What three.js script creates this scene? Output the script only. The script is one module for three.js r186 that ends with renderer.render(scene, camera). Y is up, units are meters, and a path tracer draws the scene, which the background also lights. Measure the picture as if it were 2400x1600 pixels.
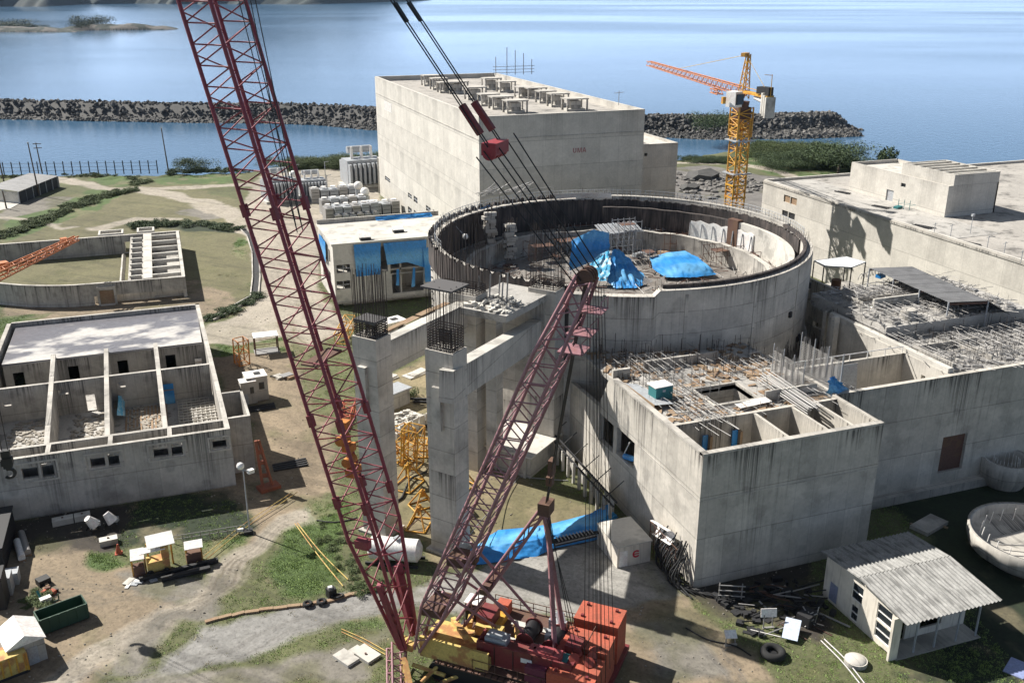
import * as THREE from 'three';
import { mergeGeometries } from 'three/addons/utils/BufferGeometryUtils.js';
import { TextGeometry } from 'three/addons/geometries/TextGeometry.js';
import { FontLoader } from 'three/addons/loaders/FontLoader.js';

const scene = new THREE.Scene();
const renderer = new THREE.WebGLRenderer({ antialias: true });
renderer.setSize(1024, 682);
renderer.toneMapping = THREE.LinearToneMapping;
renderer.toneMappingExposure = 1.74;
renderer.shadowMap.enabled = true;
// the photographer stands on a high platform, 68 m above the yard; +x is site east, -z site north
const YAW = 0.34557, PITCH = 0.3543;
const camera = new THREE.PerspectiveCamera(39.23, 1024 / 682, 1, 40000);
camera.position.set(0, 68, 0);
camera.lookAt(Math.sin(YAW) * Math.cos(PITCH), 68 - Math.sin(PITCH), -Math.cos(YAW) * Math.cos(PITCH));
const SKYK = 0.37, lerp0 = (a, b, t) => a + (b - a) * t;
const SUN = new THREE.Vector3(-0.637 * 0.743, 0.669, -0.77 * 0.743).normalize();
{ // clear morning sky: pale towards the horizon, brighter round the sun, as one float panorama
  const W = 512, Hh = 256, d = new Float32Array(W * Hh * 4), dir = new THREE.Vector3();
  for (let j = 0; j < Hh; j++) for (let i = 0; i < W; i++) {
    const el = ((j + 0.5) / Hh - 0.5) * Math.PI, az = ((i + 0.5) / W - 0.5) * 2 * Math.PI, k = (j * W + i) * 4;
    dir.set(Math.cos(el) * Math.cos(az), Math.sin(el), Math.cos(el) * Math.sin(az));
    const h = Math.pow(1 - Math.max(0, Math.sin(el)), 9), c = dir.dot(SUN), glow = 0.55 * Math.exp(-(1 - c) * 2.2) + 0.5 * Math.exp(-(1 - c) * 14), low = 1 - Math.pow(Math.max(0, 1 - Math.max(0, Math.sin(el)) * 9), 3) * 0.1;
    for (let q = 0; q < 3; q++) d[k + q] = SKYK * low * (lerp0([0.15, 0.215, 0.33][q], [2.5, 3.35, 4.7][q], h) * 0.82 * (1 + 0.4 * (Math.cos(az) * SUN.x + Math.sin(az) * SUN.z) / 0.743 * h) + glow * [0.62, 0.6, 0.56][q]);
    d[k + 3] = 1;
  }
  const t = new THREE.DataTexture(d, W, Hh, THREE.RGBAFormat, THREE.FloatType); t.mapping = THREE.EquirectangularReflectionMapping; t.magFilter = THREE.LinearFilter; t.needsUpdate = true;
  scene.background = t; scene.environment = t;
}
const sun = new THREE.DirectionalLight(new THREE.Color(1, 0.955, 0.88), 5.0);
sun.position.copy(SUN).multiplyScalar(500).add(new THREE.Vector3(60, 0, -150));
sun.target.position.set(60, 0, -150);
sun.castShadow = true; sun.shadow.mapSize.set(4096, 4096);
Object.assign(sun.shadow.camera, { left: -300, right: 300, top: 300, bottom: -300, near: 1, far: 1200 });
scene.add(sun, sun.target);

scene.fog = new THREE.FogExp2(new THREE.Color().setRGB(0.5, 0.68, 0.95), 0.00002); // sea haze

// ---------- small helpers ----------
let seed = 7;
const rnd = () => { seed = (seed + 0x6D2B79F5) | 0; let t = Math.imul(seed ^ (seed >>> 15), 1 | seed); t = (t + Math.imul(t ^ (t >>> 7), 61 | t)) ^ t; return ((t ^ (t >>> 14)) >>> 0) / 4294967296; };
const rr = (a, b) => a + (b - a) * rnd();
const V = (a) => new THREE.Vector3(a[0], a[1], a[2]);
const lerp = (a, b, t) => a + (b - a) * t;
const mixp = (a, b, t) => [lerp(a[0], b[0], t), lerp(a[1], b[1], t), lerp(a[2], b[2], t)];
const clamp = (x, a = 0, b = 1) => Math.max(a, Math.min(b, x));
const smooth = (a, b, x) => { const t = clamp((x - a) / (b - a)); return t * t * (3 - 2 * t); };
const names = {};
function numbered(n) { const k = (names[n] = (names[n] ?? -1) + 1); return k ? n + '_' + String(k).padStart(3, '0') : n; }
function tag(o, label, category, group, kind) {
  if (label) o.userData.label = label; if (category) o.userData.category = category;
  if (group) o.userData.group = group; if (kind) o.userData.kind = kind; return o;
}
const base = (o) => { const p = new THREE.Vector3(); while (o && o !== scene) { p.add(o.position); o = o.parent; } return p; };
function thing(name, label, category, pos, group) {
  const o = new THREE.Group(); o.name = numbered(name); o.position.set(pos[0], pos[1], pos[2]); scene.add(o);
  return tag(o, label, category, group);
}
// per-face planar uv in metres: u along the face, v measured down from `top`
function metreUV(g, S, top = 0) {
  const p = g.attributes.position, n = p.count, uv = new Float32Array(n * 2);
  const a = new THREE.Vector3(), b = new THREE.Vector3(), c = new THREE.Vector3(), nn = new THREE.Vector3();
  for (let i = 0; i < n; i += 3) {
    a.fromBufferAttribute(p, i); b.fromBufferAttribute(p, i + 1); c.fromBufferAttribute(p, i + 2);
    nn.crossVectors(b.clone().sub(a), c.clone().sub(a)).normalize();
    const q = [a, b, c], flat = Math.abs(nn.y) > 0.75, l = Math.hypot(nn.x, nn.z) || 1, tx = -nn.z / l, tz = nn.x / l;
    for (let k = 0; k < 3; k++) {
      uv[(i + k) * 2] = (flat ? q[k].x : q[k].x * tx + q[k].z * tz) / S;
      uv[(i + k) * 2 + 1] = (flat ? q[k].z : q[k].y - top) / S;
    }
  }
  g.setAttribute('uv', new THREE.BufferAttribute(uv, 2)); return g;
}
function clean(g) {
  let h = g.index ? g.toNonIndexed() : g;
  for (const k of Object.keys(h.attributes)) if (!['position', 'normal', 'uv'].includes(k)) h.deleteAttribute(k);
  if (!h.attributes.normal) h.computeVertexNormals();
  if (!h.attributes.uv) h.setAttribute('uv', new THREE.BufferAttribute(new Float32Array(h.attributes.position.count * 2), 2));
  h.morphAttributes = {}; return h;
}
// mesh from world-space geometries under `parent`
function obj(name, geoms, mat, parent = scene, opt = {}) {
  const list = (Array.isArray(geoms) ? geoms : [geoms]).map(clean);
  const g = list.length > 1 ? mergeGeometries(list) : list[0];
  if (mat.userData.S && !opt.keepUV) metreUV(g, mat.userData.S, opt.top ?? mat.userData.top ?? 0);
  const b = base(parent); if (b.lengthSq() > 0) g.translate(-b.x, -b.y, -b.z);
  const m = new THREE.Mesh(g, mat); m.name = parent === scene ? numbered(name) : name; m.castShadow = m.receiveShadow = true;
  parent.add(m); if (opt.kind) m.userData.kind = opt.kind; if (opt.label) m.userData.label = opt.label; return m;
}
const box = (x0, y0, z0, x1, y1, z1) => new THREE.BoxGeometry(Math.abs(x1 - x0), Math.abs(y1 - y0), Math.abs(z1 - z0)).translate((x0 + x1) / 2, (y0 + y1) / 2, (z0 + z1) / 2);
// box centred on a point, turned about y
const cbox = (c, sx, sy, sz, ry = 0) => new THREE.BoxGeometry(sx, sy, sz).translate(0, sy / 2, 0).rotateY(ry).translate(c[0], c[1], c[2]);
const UP = new THREE.Vector3(0, 1, 0);
function bar(a, b, r, n = 5, r2 = r) {
  const A = V(a), B = V(b), d = B.clone().sub(A), L = d.length();
  return new THREE.CylinderGeometry(r2, r, L, n, 1).translate(0, L / 2, 0).applyQuaternion(new THREE.Quaternion().setFromUnitVectors(UP, d.normalize())).translate(A.x, A.y, A.z);
}
function beam(a, b, w, h) { // rectangular bar, h upright
  const A = V(a), B = V(b), d = B.clone().sub(A), L = d.length(), m = new THREE.Matrix4();
  const z = d.normalize(), x = new THREE.Vector3().crossVectors(Math.abs(z.y) > 0.98 ? new THREE.Vector3(1, 0, 0) : UP, z).normalize(), y = new THREE.Vector3().crossVectors(z, x);
  m.makeBasis(x, y, z).setPosition(A.x, A.y, A.z);
  return new THREE.BoxGeometry(w, h, L).translate(0, 0, L / 2).applyMatrix4(m);
}
// upright wall from p to q (plan), thickness t to the left of p->q seen from above negative = right; holes [s0,y0,s1,y1]
function wall(p, q, y0, y1, t, holes = [], profile) {
  const dx = q[0] - p[0], dz = q[1] - p[1], L = Math.hypot(dx, dz);
  const s = new THREE.Shape(profile ? profile.map(([a, b]) => new THREE.Vector2(a, b)) : [[0, y0], [L, y0], [L, y1], [0, y1]].map(([a, b]) => new THREE.Vector2(a, b)));
  for (const [a, b, c, d] of holes) s.holes.push(new THREE.Path([[a, b], [a, d], [c, d], [c, b]].map(([x, y]) => new THREE.Vector2(x, y))));
  const g = new THREE.ExtrudeGeometry(s, { depth: Math.abs(t), bevelEnabled: false });
  if (t < 0) g.translate(0, 0, t);
  const ux = dx / L, uz = dz / L; // local x -> along, z -> (-uz, ux)
  g.applyMatrix4(new THREE.Matrix4().makeBasis(new THREE.Vector3(ux, 0, uz), UP, new THREE.Vector3(-uz, 0, ux)).setPosition(p[0], 0, p[1]));
  return g;
}
function poly(pts, y, wob = 0, step = 1.2) { // flat polygon sheet
  let P = pts.map((p) => [p[0], p[2] ?? p[1]]);
  if (wob) { const Q = []; P.forEach((a, i) => { const b = P[(i + 1) % P.length], L = Math.hypot(b[0] - a[0], b[1] - a[1]), n = Math.max(1, Math.round(L / step)); for (let k = 0; k < n; k++) Q.push([lerp(a[0], b[0], k / n) + rr(-wob, wob), lerp(a[1], b[1], k / n) + rr(-wob, wob)]); }); P = Q; }
  const s = new THREE.Shape(P.map(([x, z]) => new THREE.Vector2(x, -z)));
  return new THREE.ShapeGeometry(s).rotateX(-Math.PI / 2).translate(0, y, 0);
}
// ---------- noise and textures ----------
const NZ = 256, lat = new Float32Array(NZ * NZ).map(() => rnd());
function vn(x, y, per, py = per) { // value noise, wraps at per
  const xi = Math.floor(x), yi = Math.floor(y), fx = x - xi, fy = y - yi, u = fx * fx * (3 - 2 * fx), v = fy * fy * (3 - 2 * fy);
  const w = (a, q) => ((a % q) + q) % q, x0 = w(xi, per) & 255, x1 = w(xi + 1, per) & 255, y0 = (w(yi, py) & 255) * NZ, y1 = (w(yi + 1, py) & 255) * NZ;
  return lerp(lerp(lat[y0 + x0], lat[y0 + x1], u), lerp(lat[y1 + x0], lat[y1 + x1], u), v);
}
function fbm(x, y, oct, per = 256, py = per) { let s = 0, a = 0.5, f = 1; for (let i = 0; i < oct; i++) { s += a * vn(x * f, y * f, Math.min(256, per * f), Math.min(256, py * f)); a *= 0.5; f *= 2; } return s / (1 - Math.pow(0.5, oct)); }
const s8 = (l) => Math.round(255 * Math.pow(clamp(l), 1 / 2.2));
function tex(W, Hh, fn, srgb = true) { // fn(u,v)->[r,g,b] linear; v=1 is the top row
  const d = new Uint8Array(W * Hh * 4);
  for (let j = 0; j < Hh; j++) for (let i = 0; i < W; i++) {
    const c = fn(i / W, j / Hh), k = (j * W + i) * 4;
    d[k] = srgb ? s8(c[0]) : 255 * clamp(c[0]); d[k + 1] = srgb ? s8(c[1]) : 255 * clamp(c[1]); d[k + 2] = srgb ? s8(c[2]) : 255 * clamp(c[2]); d[k + 3] = 255;
  }
  const t = new THREE.DataTexture(d, W, Hh, THREE.RGBAFormat); t.magFilter = THREE.LinearFilter; t.minFilter = THREE.LinearMipmapLinearFilter; t.generateMipmaps = true;
  t.wrapS = t.wrapT = THREE.RepeatWrapping; if (srgb) t.colorSpace = THREE.SRGBColorSpace; t.needsUpdate = true; return t;
}
function mat(map, S, rough = 0.9, extra = {}) { const m = new THREE.MeshStandardMaterial({ map, roughness: rough, metalness: 0, ...extra }); m.userData.S = S; return m; }
function plain(r, g, b, rough = 0.7, metal = 0, extra = {}) { return new THREE.MeshStandardMaterial({ color: new THREE.Color().setRGB(r, g, b), roughness: rough, metalness: metal, ...extra }); }
// weathered concrete: lifts (horizontal pour joints), formwork panels, tie holes, run-off streaks that start at the wall head
function concrete(c, { lift = 4, panel = 2.5, streak = 0.5, blotch = 0.25, dark = [0.06, 0.055, 0.05], S = 20, top = 1, ties = 1, sk = 0 } = {}) {
  return tex(1024, 1024, (u, v) => {
    const x = u * S, d = (1 - v) * S; // metres along, metres below head
    const b = fbm(u * 8 + sk, v * 8, 5, 8), fine = fbm(u * 64, v * 64, 3, 64);
    let k = 1 + (b - 0.5) * 2 * blotch + (fine - 0.5) * 0.22;
    const pi = Math.floor(x / panel), li = Math.floor(d / lift), pt = vn(pi * 3.7 + 0.5, li * 5.3 + sk + 0.5, 256); k *= 0.88 + 0.24 * pt;
    const jl = Math.abs(d / lift - Math.round(d / lift)) * lift, jp = Math.abs(x / panel - Math.round(x / panel)) * panel;
    k *= 1 - 0.4 * (1 - smooth(0.02, 0.09, jl)) * (0.45 + 0.8 * fbm(u * 16, v * 4, 2, 16)) - 0.2 * (1 - smooth(0.015, 0.06, jp));
    if (ties) { const tx = (x / 1.25) % 1 - 0.5, ty = (d / 1.33) % 1 - 0.5; k *= 1 - 0.22 * (1 - smooth(0.03, 0.06, Math.hypot(tx * 1.25, ty * 1.33))); }
    const s1 = fbm(u * 90 + 3, v * 2.2, 4, 90), s2 = fbm(u * 40, v * 1.2 + 9, 3, 40);
    const fall = top * Math.exp(-d / 3.4) + 0.16 + 0.35 * Math.exp(-((d % (lift * 2)) / 1.6));
    const zone = smooth(0.38, 0.66, fbm(u * 7 + sk, v * 1.5 + 3, 3, 7, 256)), fine1 = smooth(0.56, 0.74, fbm(u * 150 + 9, v * 3, 3, 150, 256));
    const st = clamp((smooth(0.5, 0.8, s1) * 1.5 + fine1 * 0.8) * fall * streak * (0.25 + zone) + smooth(0.52, 0.75, s2) * fall * streak * 0.6 * zone + Math.exp(-d / 0.45) * streak * 0.8 * b + smooth(.58, .74, fbm(u * 9 + 50, v * 9 + sk, 5, 9)) * blotch * .7);
    return c.map((q, i) => lerp(q * k * [1.0, 0.985, 0.955][i], dark[i], clamp(st, 0, 0.9)));
  });
}
// ---------- materials ----------
const cLight = mat(concrete([0.53, 0.51, 0.475], { streak: 0.22, blotch: 0.16, lift: 6.2, panel: 5, ties: 0, dark: [0.2, 0.18, 0.16], top: 0.8, sk: 11 }), 20);
const cStain = mat(concrete([0.48, 0.455, 0.415], { streak: 0.5, blotch: 0.3, lift: 5.6, panel: 2.6, dark: [0.075, 0.068, 0.06], top: 1.15, sk: 23 }), 20);
const cRing = mat(concrete([0.5, 0.475, 0.44], { streak: 0.4, blotch: 0.28, lift: 3.4, panel: 3.3, dark: [0.08, 0.07, 0.065], top: 1.0, sk: 37 }), 20);
const cGrey = mat(concrete([0.45, 0.43, 0.4], { streak: 0.5, blotch: 0.38, lift: 4.5, panel: 3, dark: [0.09, 0.085, 0.08], top: 0.9, sk: 51 }), 20);
const cDeck = mat(tex(1024, 1024, (u, v) => { // blotchy, dusty slab tops
  const b = fbm(u * 6, v * 6, 6, 6), s = fbm(u * 20 + 4, v * 20, 4, 20), f = fbm(u * 120, v * 120, 2, 120);
  const k = 0.62 + 0.5 * b + 0.3 * (f - 0.5) - 0.35 * smooth(0.56, 0.75, s);
  return [0.45 * k, 0.43 * k, 0.4 * k];
}), 24);
const cPale = mat(tex(512, 512, (u, v) => { const b = fbm(u * 5, v * 5, 5, 5), f = fbm(u * 70, v * 70, 2, 70), s = smooth(0.55, 0.75, fbm(u * 12 + 2, v * 12, 4, 12)); const k = 0.8 + 0.35 * (b - 0.5) + 0.15 * (f - 0.5) - 0.22 * s; return [0.66 * k, 0.63 * k, 0.57 * k]; }), 22);
const steel = (r, g, b, rust = 0.35, rough = 0.55, S = 6) => mat(tex(256, 256, (u, v) => { const n = fbm(u * 6 + r * 90, v * 6, 5, 6), f = fbm(u * 40, v * 40, 2, 40), w = smooth(0.5, 0.72, n) * rust, k = 0.8 + 0.4 * f; return [lerp(r * k, 0.16, w * 0.6), lerp(g * k, 0.075, w), lerp(b * k, 0.04, w)]; }), S, rough);
const mRed = steel(0.25, 0.035, 0.055, 0.22), mMauve = steel(0.3, 0.15, 0.17, 0.25), mOrange = steel(0.43, 0.095, 0.05, 0.45, 0.8), mYellow = steel(0.6, 0.33, 0.035, 0.45), mPaleYellow = steel(0.56, 0.42, 0.13, 0.65, 0.75), mBody = steel(0.17, 0.018, 0.022, 0.35, 0.65), mGalv = steel(0.36, 0.38, 0.4, 0.1, 0.5), mRust = steel(0.11, 0.055, 0.04, 0.6, 0.85), mJib = steel(0.5, 0.17, 0.05, 0.5);
const mDark = plain(0.02, 0.02, 0.022, 0.7), mBlack = plain(0.012, 0.012, 0.013, 0.6), mRebar = plain(0.045, 0.034, 0.03, 0.85), mCable = plain(0.022, 0.02, 0.022, 0.5, 0.3), mWhite = steel(0.78, 0.77, 0.74, 0.12, 0.5), mPipe = plain(0.34, 0.33, 0.32, 0.5, 0.4), mWood = steel(0.3, 0.21, 0.13, 0.2, 0.9), mGlass = plain(0.02, 0.025, 0.03, 0.12, 0), mTeal = plain(0.03, 0.17, 0.18, 0.7), mGreen = plain(0.02, 0.06, 0.035, 0.6), mRubber = plain(0.018, 0.018, 0.018, 0.9);
const tarp = mat(tex(256, 256, (u, v) => { const n = fbm(u * 5, v * 5, 4, 5), k = (0.7 + 0.5 * n) * (0.9 + 0.2 * fbm(u * 40, v * 40, 2, 40)), fade = 0.6 * smooth(0.35, 0.8, fbm(u * 2 + 5, v * 2, 4, 2)); return [lerp(0.02, 0.2, fade) * k, lerp(0.24, 0.5, fade) * k, lerp(0.6, 0.72, fade) * k]; }), 7, 0.5, { side: THREE.DoubleSide });
const tarpPale = mat(tex(256, 256, (u, v) => { const n = fbm(u * 5, v * 5, 4, 5), k = 0.85 + 0.3 * n, fade = smooth(0.4, 0.7, fbm(u * 9 + 5, v * 9, 3, 9)); return [lerp(0.06, 0.5, fade) * k, lerp(0.4, 0.66, fade) * k, lerp(0.66, 0.74, fade) * k]; }), 7, 0.5, { side: THREE.DoubleSide });
// ---------- ground ----------
const cols = { dry: [0.165, 0.152, 0.075], grass: [0.085, 0.135, 0.034], olive: [0.125, 0.132, 0.056], dirt: [0.285, 0.225, 0.15], path: [0.4, 0.355, 0.29], pad: [0.33, 0.315, 0.29], gravel: [0.225, 0.205, 0.175], shadedSoil: [0.055, 0.045, 0.034], dkAndShadedGrass: [0.02, 0.033, 0.013], straw: [0.27, 0.222, 0.13], rubble: [0.2, 0.188, 0.172], road: [0.29, 0.28, 0.262] };  // darkest grass and earth tones are deepened to hold shade beside the walls
const GX0 = -160, GZ0 = -480, GW = 500, GH = 480, CN = 1536;
const cv = document.createElement('canvas'); cv.width = cv.height = CN; const cx = cv.getContext('2d');
const css = (c) => `rgb(${c.map((q) => s8(q)).join(',')})`, tx = (x) => (x - GX0) / GW * CN, tz = (z) => (z - GZ0) / GH * CN;
cx.fillStyle = css(cols.olive); cx.fillRect(0, 0, CN, CN);
function area(c, pts) { cx.fillStyle = css(cols[c]); cx.beginPath(); pts.forEach((p, i) => cx[i ? 'lineTo' : 'moveTo'](tx(p[0]), tz(p[2]))); cx.closePath(); cx.fill(); }
function track(c, w, pts) { cx.strokeStyle = css(cols[c]); cx.lineWidth = w / GW * CN; cx.lineJoin = cx.lineCap = 'round'; cx.beginPath(); pts.forEach((p, i) => cx[i ? 'lineTo' : 'moveTo'](tx(p[0]), tz(p[2]))); cx.stroke(); }
area('dry', [[-53.77,0,-354.28], [-27.61,0,-367.96], [4.9,0,-373.36], [22.67,0,-326.76], [22.53,0,-271.62], [12.27,0,-209.92], [3.75,0,-206.72], [-38.68,0,-228.26]]);
area('grass', [[-51.16,0,-332.54], [-39.28,0,-347.26], [-25.49,0,-375.13], [-11.99,0,-368.78], [-22.82,0,-333.97], [-36.55,0,-314.29], [-42.65,0,-301.02], [-46.86,0,-296.61]]);
area('gravel', [[-53.54,0,-352.4], [-41.62,0,-363.8], [-30.7,0,-359.87], [-38.65,0,-339.67], [-50.61,0,-327.9]]);
area('grass', [[-29.73,0,-398.73], [-13.33,0,-396.19], [-5.71,0,-377.18], [-16.18,0,-373.28], [-24.7,0,-380.91]]);
area('grass', [[-5.67,0,-383.52], [5.79,0,-399.71], [26.46,0,-395.86], [24.01,0,-366.48], [-0.47,0,-372.19]]);
area('dkAndShadedGrass', [[-13.22,0,-310.11], [2.68,0,-307.62], [18.02,0,-294.65], [18.63,0,-286.31], [-2,0,-296.74]]);
area('grass', [[15.38,0,-283.57], [20.38,0,-281.77], [18.04,0,-252.87], [15.3,0,-262]]);
const pathA = [[-42.2,0,-401.56], [-33.51,0,-390.34], [-24.45,0,-374.76], [-16.07,0,-367.31], [-5.8,0,-365.67], [9.85,0,-363.91], [25.81,0,-362.11], [41.86,0,-358.49]];
track('path', 6, pathA);
track('path', 5, [[-21.74,0,-306.89], [-10.64,0,-317.95], [0.55,0,-311.69]]);
track('path', 3, [[-51.45,0,-334.91], [-31.21,0,-310.3], [-27.89,0,-311.18]]);
track('gravel', 9, [[6,0,-322.39], [12,0,-312.06]]);
track('path', 8, [[-10.94,0,-366.34], [-0.83,0,-354.66], [6.29,0,-341.17], [12.86,0,-326], [19.07,0,-307.25], [22.7,0,-279.01]]);
const roadW = [[19.26,0,-309.45], [26.06,0,-311.62], [33.55,0,-295.42], [33.9,0,-260.42], [30.8,0,-224.98], [31.7,0,-204.87], [32.58,0,-191.56], [21.98,0,-184.64], [7.43,0,-188.95], [2.91,0,-192.44], [3.52,0,-204.09], [8,0,-205.12], [12.64,0,-214.04], [16.84,0,-222.22], [21.55,0,-271.98], [20.62,0,-293.71]];
area('path', roadW);
area('path', [[34.09,0,-381.55], [49.73,0,-385.93], [78.39,0,-380.8], [66.48,0,-318.37], [44.65,0,-285.96], [27.79,0,-210.94], [28.07,0,-241.33], [23.55,0,-293.55], [22.67,0,-326.76]]);
area('dirt', [[4.22,0,-184.7], [18.51,0,-181.33], [17.97,0,-159.13], [19.47,0,-135.41], [18.45,0,-122.47], [11.37,0,-116.15], [3.56,0,-112.12], [0.83,0,-119.95], [6.92,0,-149.78], [4.54,0,-177.08]]);
area('grass', [[4.07,0,-192.02], [18.97,0,-189.51], [18.73,0,-183.05], [4.75,0,-184.07]]);
area('dirt', [[5.59,0,-241.12], [12.84,0,-216.32], [4.64,0,-206.4], [-37.15,0,-215.5], [-39.51,0,-235.17]]);
area('grass', [[-38.28,0,-224.95], [-27.76,0,-224.33], [-35.09,0,-211.9], [-41.1,0,-208.55]]);
// in front of the roofless building; grass and earth colours hold its shade
area('dkAndShadedGrass', [[-11.19,0,-129.21], [4.18,0,-127.61], [5.4,0,-116.82], [-4.16,0,-117.26], [-11,0,-118.46]]);
area('shadedSoil', [[-28.66,0,-128.21], [-11.18,0,-128.73], [-10.99,0,-118.05], [-21.77,0,-117.93], [-27.74,0,-121.25]]);
area('dirt', [[-29.69,0,-121.96], [-12.18,0,-118.06], [-8.22,0,-108.18], [-2.91,0,-99.75], [-8.25,0,-96.06], [-14.62,0,-90.81], [-25.75,0,-94.82]]);
area('gravel', [[-11.99,0,-111], [-2.55,0,-107.6], [-1.5,0,-105.76], [-6.45,0,-102.01], [-10.76,0,-104.9]]);
area('grass', [[-15.71,0,-118.52], [-11.78,0,-117.92], [-9.55,0,-112], [-12.03,0,-112.51], [-15.18,0,-115.56]]);
area('grass', [[-2.57,0,-116.26], [4.09,0,-116.42], [1.67,0,-112.26], [-2.44,0,-110.2]]);
area('olive', [[0.69,0,-99.11], [-0.84,0,-104.1], [9.52,0,-115.34], [13.32,0,-120.39], [17.76,0,-120.73], [20.51,0,-109.65], [19.71,0,-95.99], [11.82,0,-97.79]]);
area('grass', [[4.17,0,-104.45], [8.99,0,-111.27], [13.19,0,-119.49], [16.3,0,-121.75], [16.33,0,-112.89], [15.05,0,-98.38], [8.22,0,-99.44]]);
track('path', 4.2, [[11.47,0,-116.87], [6.77,0,-113.74], [3.12,0,-110.15], [-0.17,0,-105.65], [-2.84,0,-101.37], [-8.25,0,-97.87], [-14.84,0,-94.96], [-17.87,0,-92.83]]);
track('gravel', 2.5, [[0.07,0,-106.29], [-1.08,0,-100.07], [-6.49,0,-99.42], [-8.92,0,-94.25]]);
track('gravel', 1.2, [[-9.42,0,-95.01], [-9.1,0,-97.26], [-7.23,0,-96.29], [-7.76,0,-93.54], [-9.25,0,-94.08]]);
// between the portal columns
area('straw', [[31.11,0,-160.74], [43.54,0,-170.29], [41.06,0,-134.01], [45.73,0,-116.79], [50.6,0,-104.46], [38.14,0,-101.89], [30.17,0,-99.36], [24.46,0,-103.52], [23.01,0,-111.96], [24.5,0,-139.97]]);
area('olive', [[23.54,0,-114.2], [27.68,0,-106.78], [24.5,0,-99.36], [18.8,0,-98.46], [16.65,0,-109.62], [19.77,0,-126.14]]);
const roadC = [[-2.3,0,-97.6], [2.44,0,-98.15], [12.65,0,-96.98], [18.17,0,-96.2], [24.76,0,-94.53], [22.29,0,-91.33], [12.3,0,-90.78], [8.79,0,-90.52], [-1.59,0,-91.61], [-5.25,0,-92.93]];
area('gravel', [[-6.6,0,-92.84], [-1.54,0,-92.46], [12.42,0,-91.36], [18.41,0,-90.46], [16.09,0,-85.24], [14.47,0,-80.34], [-13.03,0,-90.24]]);
area('olive', [[-4.95,0,-91.96], [3.62,0,-91.78], [12.26,0,-90.49], [17.75,0,-90.07], [16.58,0,-87.42], [11.49,0,-86.33], [1.65,0,-89.3]]);
area('grass', [[13.28,0,-90.12], [17.95,0,-90.94], [17.55,0,-89.2], [14.03,0,-88.33]]);
area('road', roadC);
const padC = [[26.74,0,-98.55], [32.27,0,-98.47], [40.21,0,-98.39], [48.93,0,-100.28], [52.5,0,-93.16], [52.88,0,-89.52], [52.09,0,-83.64], [47.07,0,-83.57], [43.08,0,-83.19], [38.68,0,-83.48], [29.27,0,-89.48], [23.09,0,-91.37], [21.23,0,-94.06]];
area('pad', padC);
area('dirt', [[43.08,0,-83.19], [52.09,0,-83.64], [53,0,-83.66], [52.48,0,-74.19], [55.48,0,-66.42], [35.06,0,-70.37], [40.29,0,-79.48]]);
area('gravel', [[44.17,0,-81.19], [49.42,0,-79.62], [50.01,0,-76.28], [49.07,0,-68.73], [42.02,0,-71.27], [43.49,0,-78.63]]);
area('shadedSoil', [[53.5,0,-84.53], [72.05,0,-84.93], [67.05,0,-77.57], [66.02,0,-72.06], [61.81,0,-70.83], [59.78,0,-75.57], [54.84,0,-77.98]]);  // earth at the annex foot, with shade in its colour
area('olive', [[54.52,0,-73.46], [59.95,0,-72.71], [61.44,0,-68.92], [63.48,0,-63.54], [55.48,0,-66.42], [54.84,0,-69.59]]);
area('dkAndShadedGrass', [[86.93,0,-95.34], [114.3,0,-93.17], [107.44,0,-80.97], [80.43,0,-56.6], [64.54,0,-62.32], [84.96,0,-69.77], [87.94,0,-83.68]]);  // grass right of the annex, its shade put into the colour
function ruts(pts, gap = 1.7, col = [0.17, 0.145, 0.11]) { for (const o of [-gap / 2, gap / 2]) { cx.strokeStyle = css(col); cx.lineWidth = 0.42 / GW * CN; cx.beginPath(); const c = new THREE.CatmullRomCurve3(pts.map((p) => new THREE.Vector3(p[0], 0, p[2]))); for (let i = 0; i <= 60; i++) { const p = c.getPoint(i / 60), t = c.getTangent(i / 60), x = p.x - t.z * o + rr(-.12, .12), z = p.z + t.x * o + rr(-.12, .12); cx[i ? 'lineTo' : 'moveTo'](tx(x), tz(z)); } cx.stroke(); } }
ruts([[11.47,0,-116.87], [6.77,0,-113.74], [3.12,0,-110.15], [-0.17,0,-105.65], [-2.84,0,-101.37], [-8.25,0,-97.87], [-14.84,0,-94.96], [-19.39,0,-92.53]]); ruts([[3.41,0,-108.87], [-1.78,0,-104.08], [-8.23,0,-103.99], [-13.68,0,-106.63], [-20.46,0,-113.68]], 1.8); ruts([[18.97,0,-92.86], [12.62,0,-92.54], [5.53,0,-92.91], [-3.24,0,-92.49], [-11.51,0,-92.37], [-17.01,0,-91.67]], 1.9, [0.16, 0.15, 0.135]); ruts([[12.79,0,-121.87], [15.08,0,-135.24], [15.5,0,-150.3], [16.01,0,-168.39], [16.84,0,-185.03], [10.97,0,-195.32]], 1.8, [0.2, 0.155, 0.1]); ruts([[14.04,0,-124.06], [17.55,0,-142.47], [18.52,0,-161], [20.95,0,-183.55], [19.7,0,-200.98]], 1.8, [0.2, 0.155, 0.1]); ruts([[24.85,0,-270.79], [22.9,0,-234.89], [25.01,0,-205.33], [31.08,0,-190.94]], 2, [0.25, 0.22, 0.18]); ruts([[49.17,0,-78.44], [49.77,0,-75.17], [49.63,0,-70.91], [49.12,0,-67.87]], 2, [0.13, 0.12, 0.11]);
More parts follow.
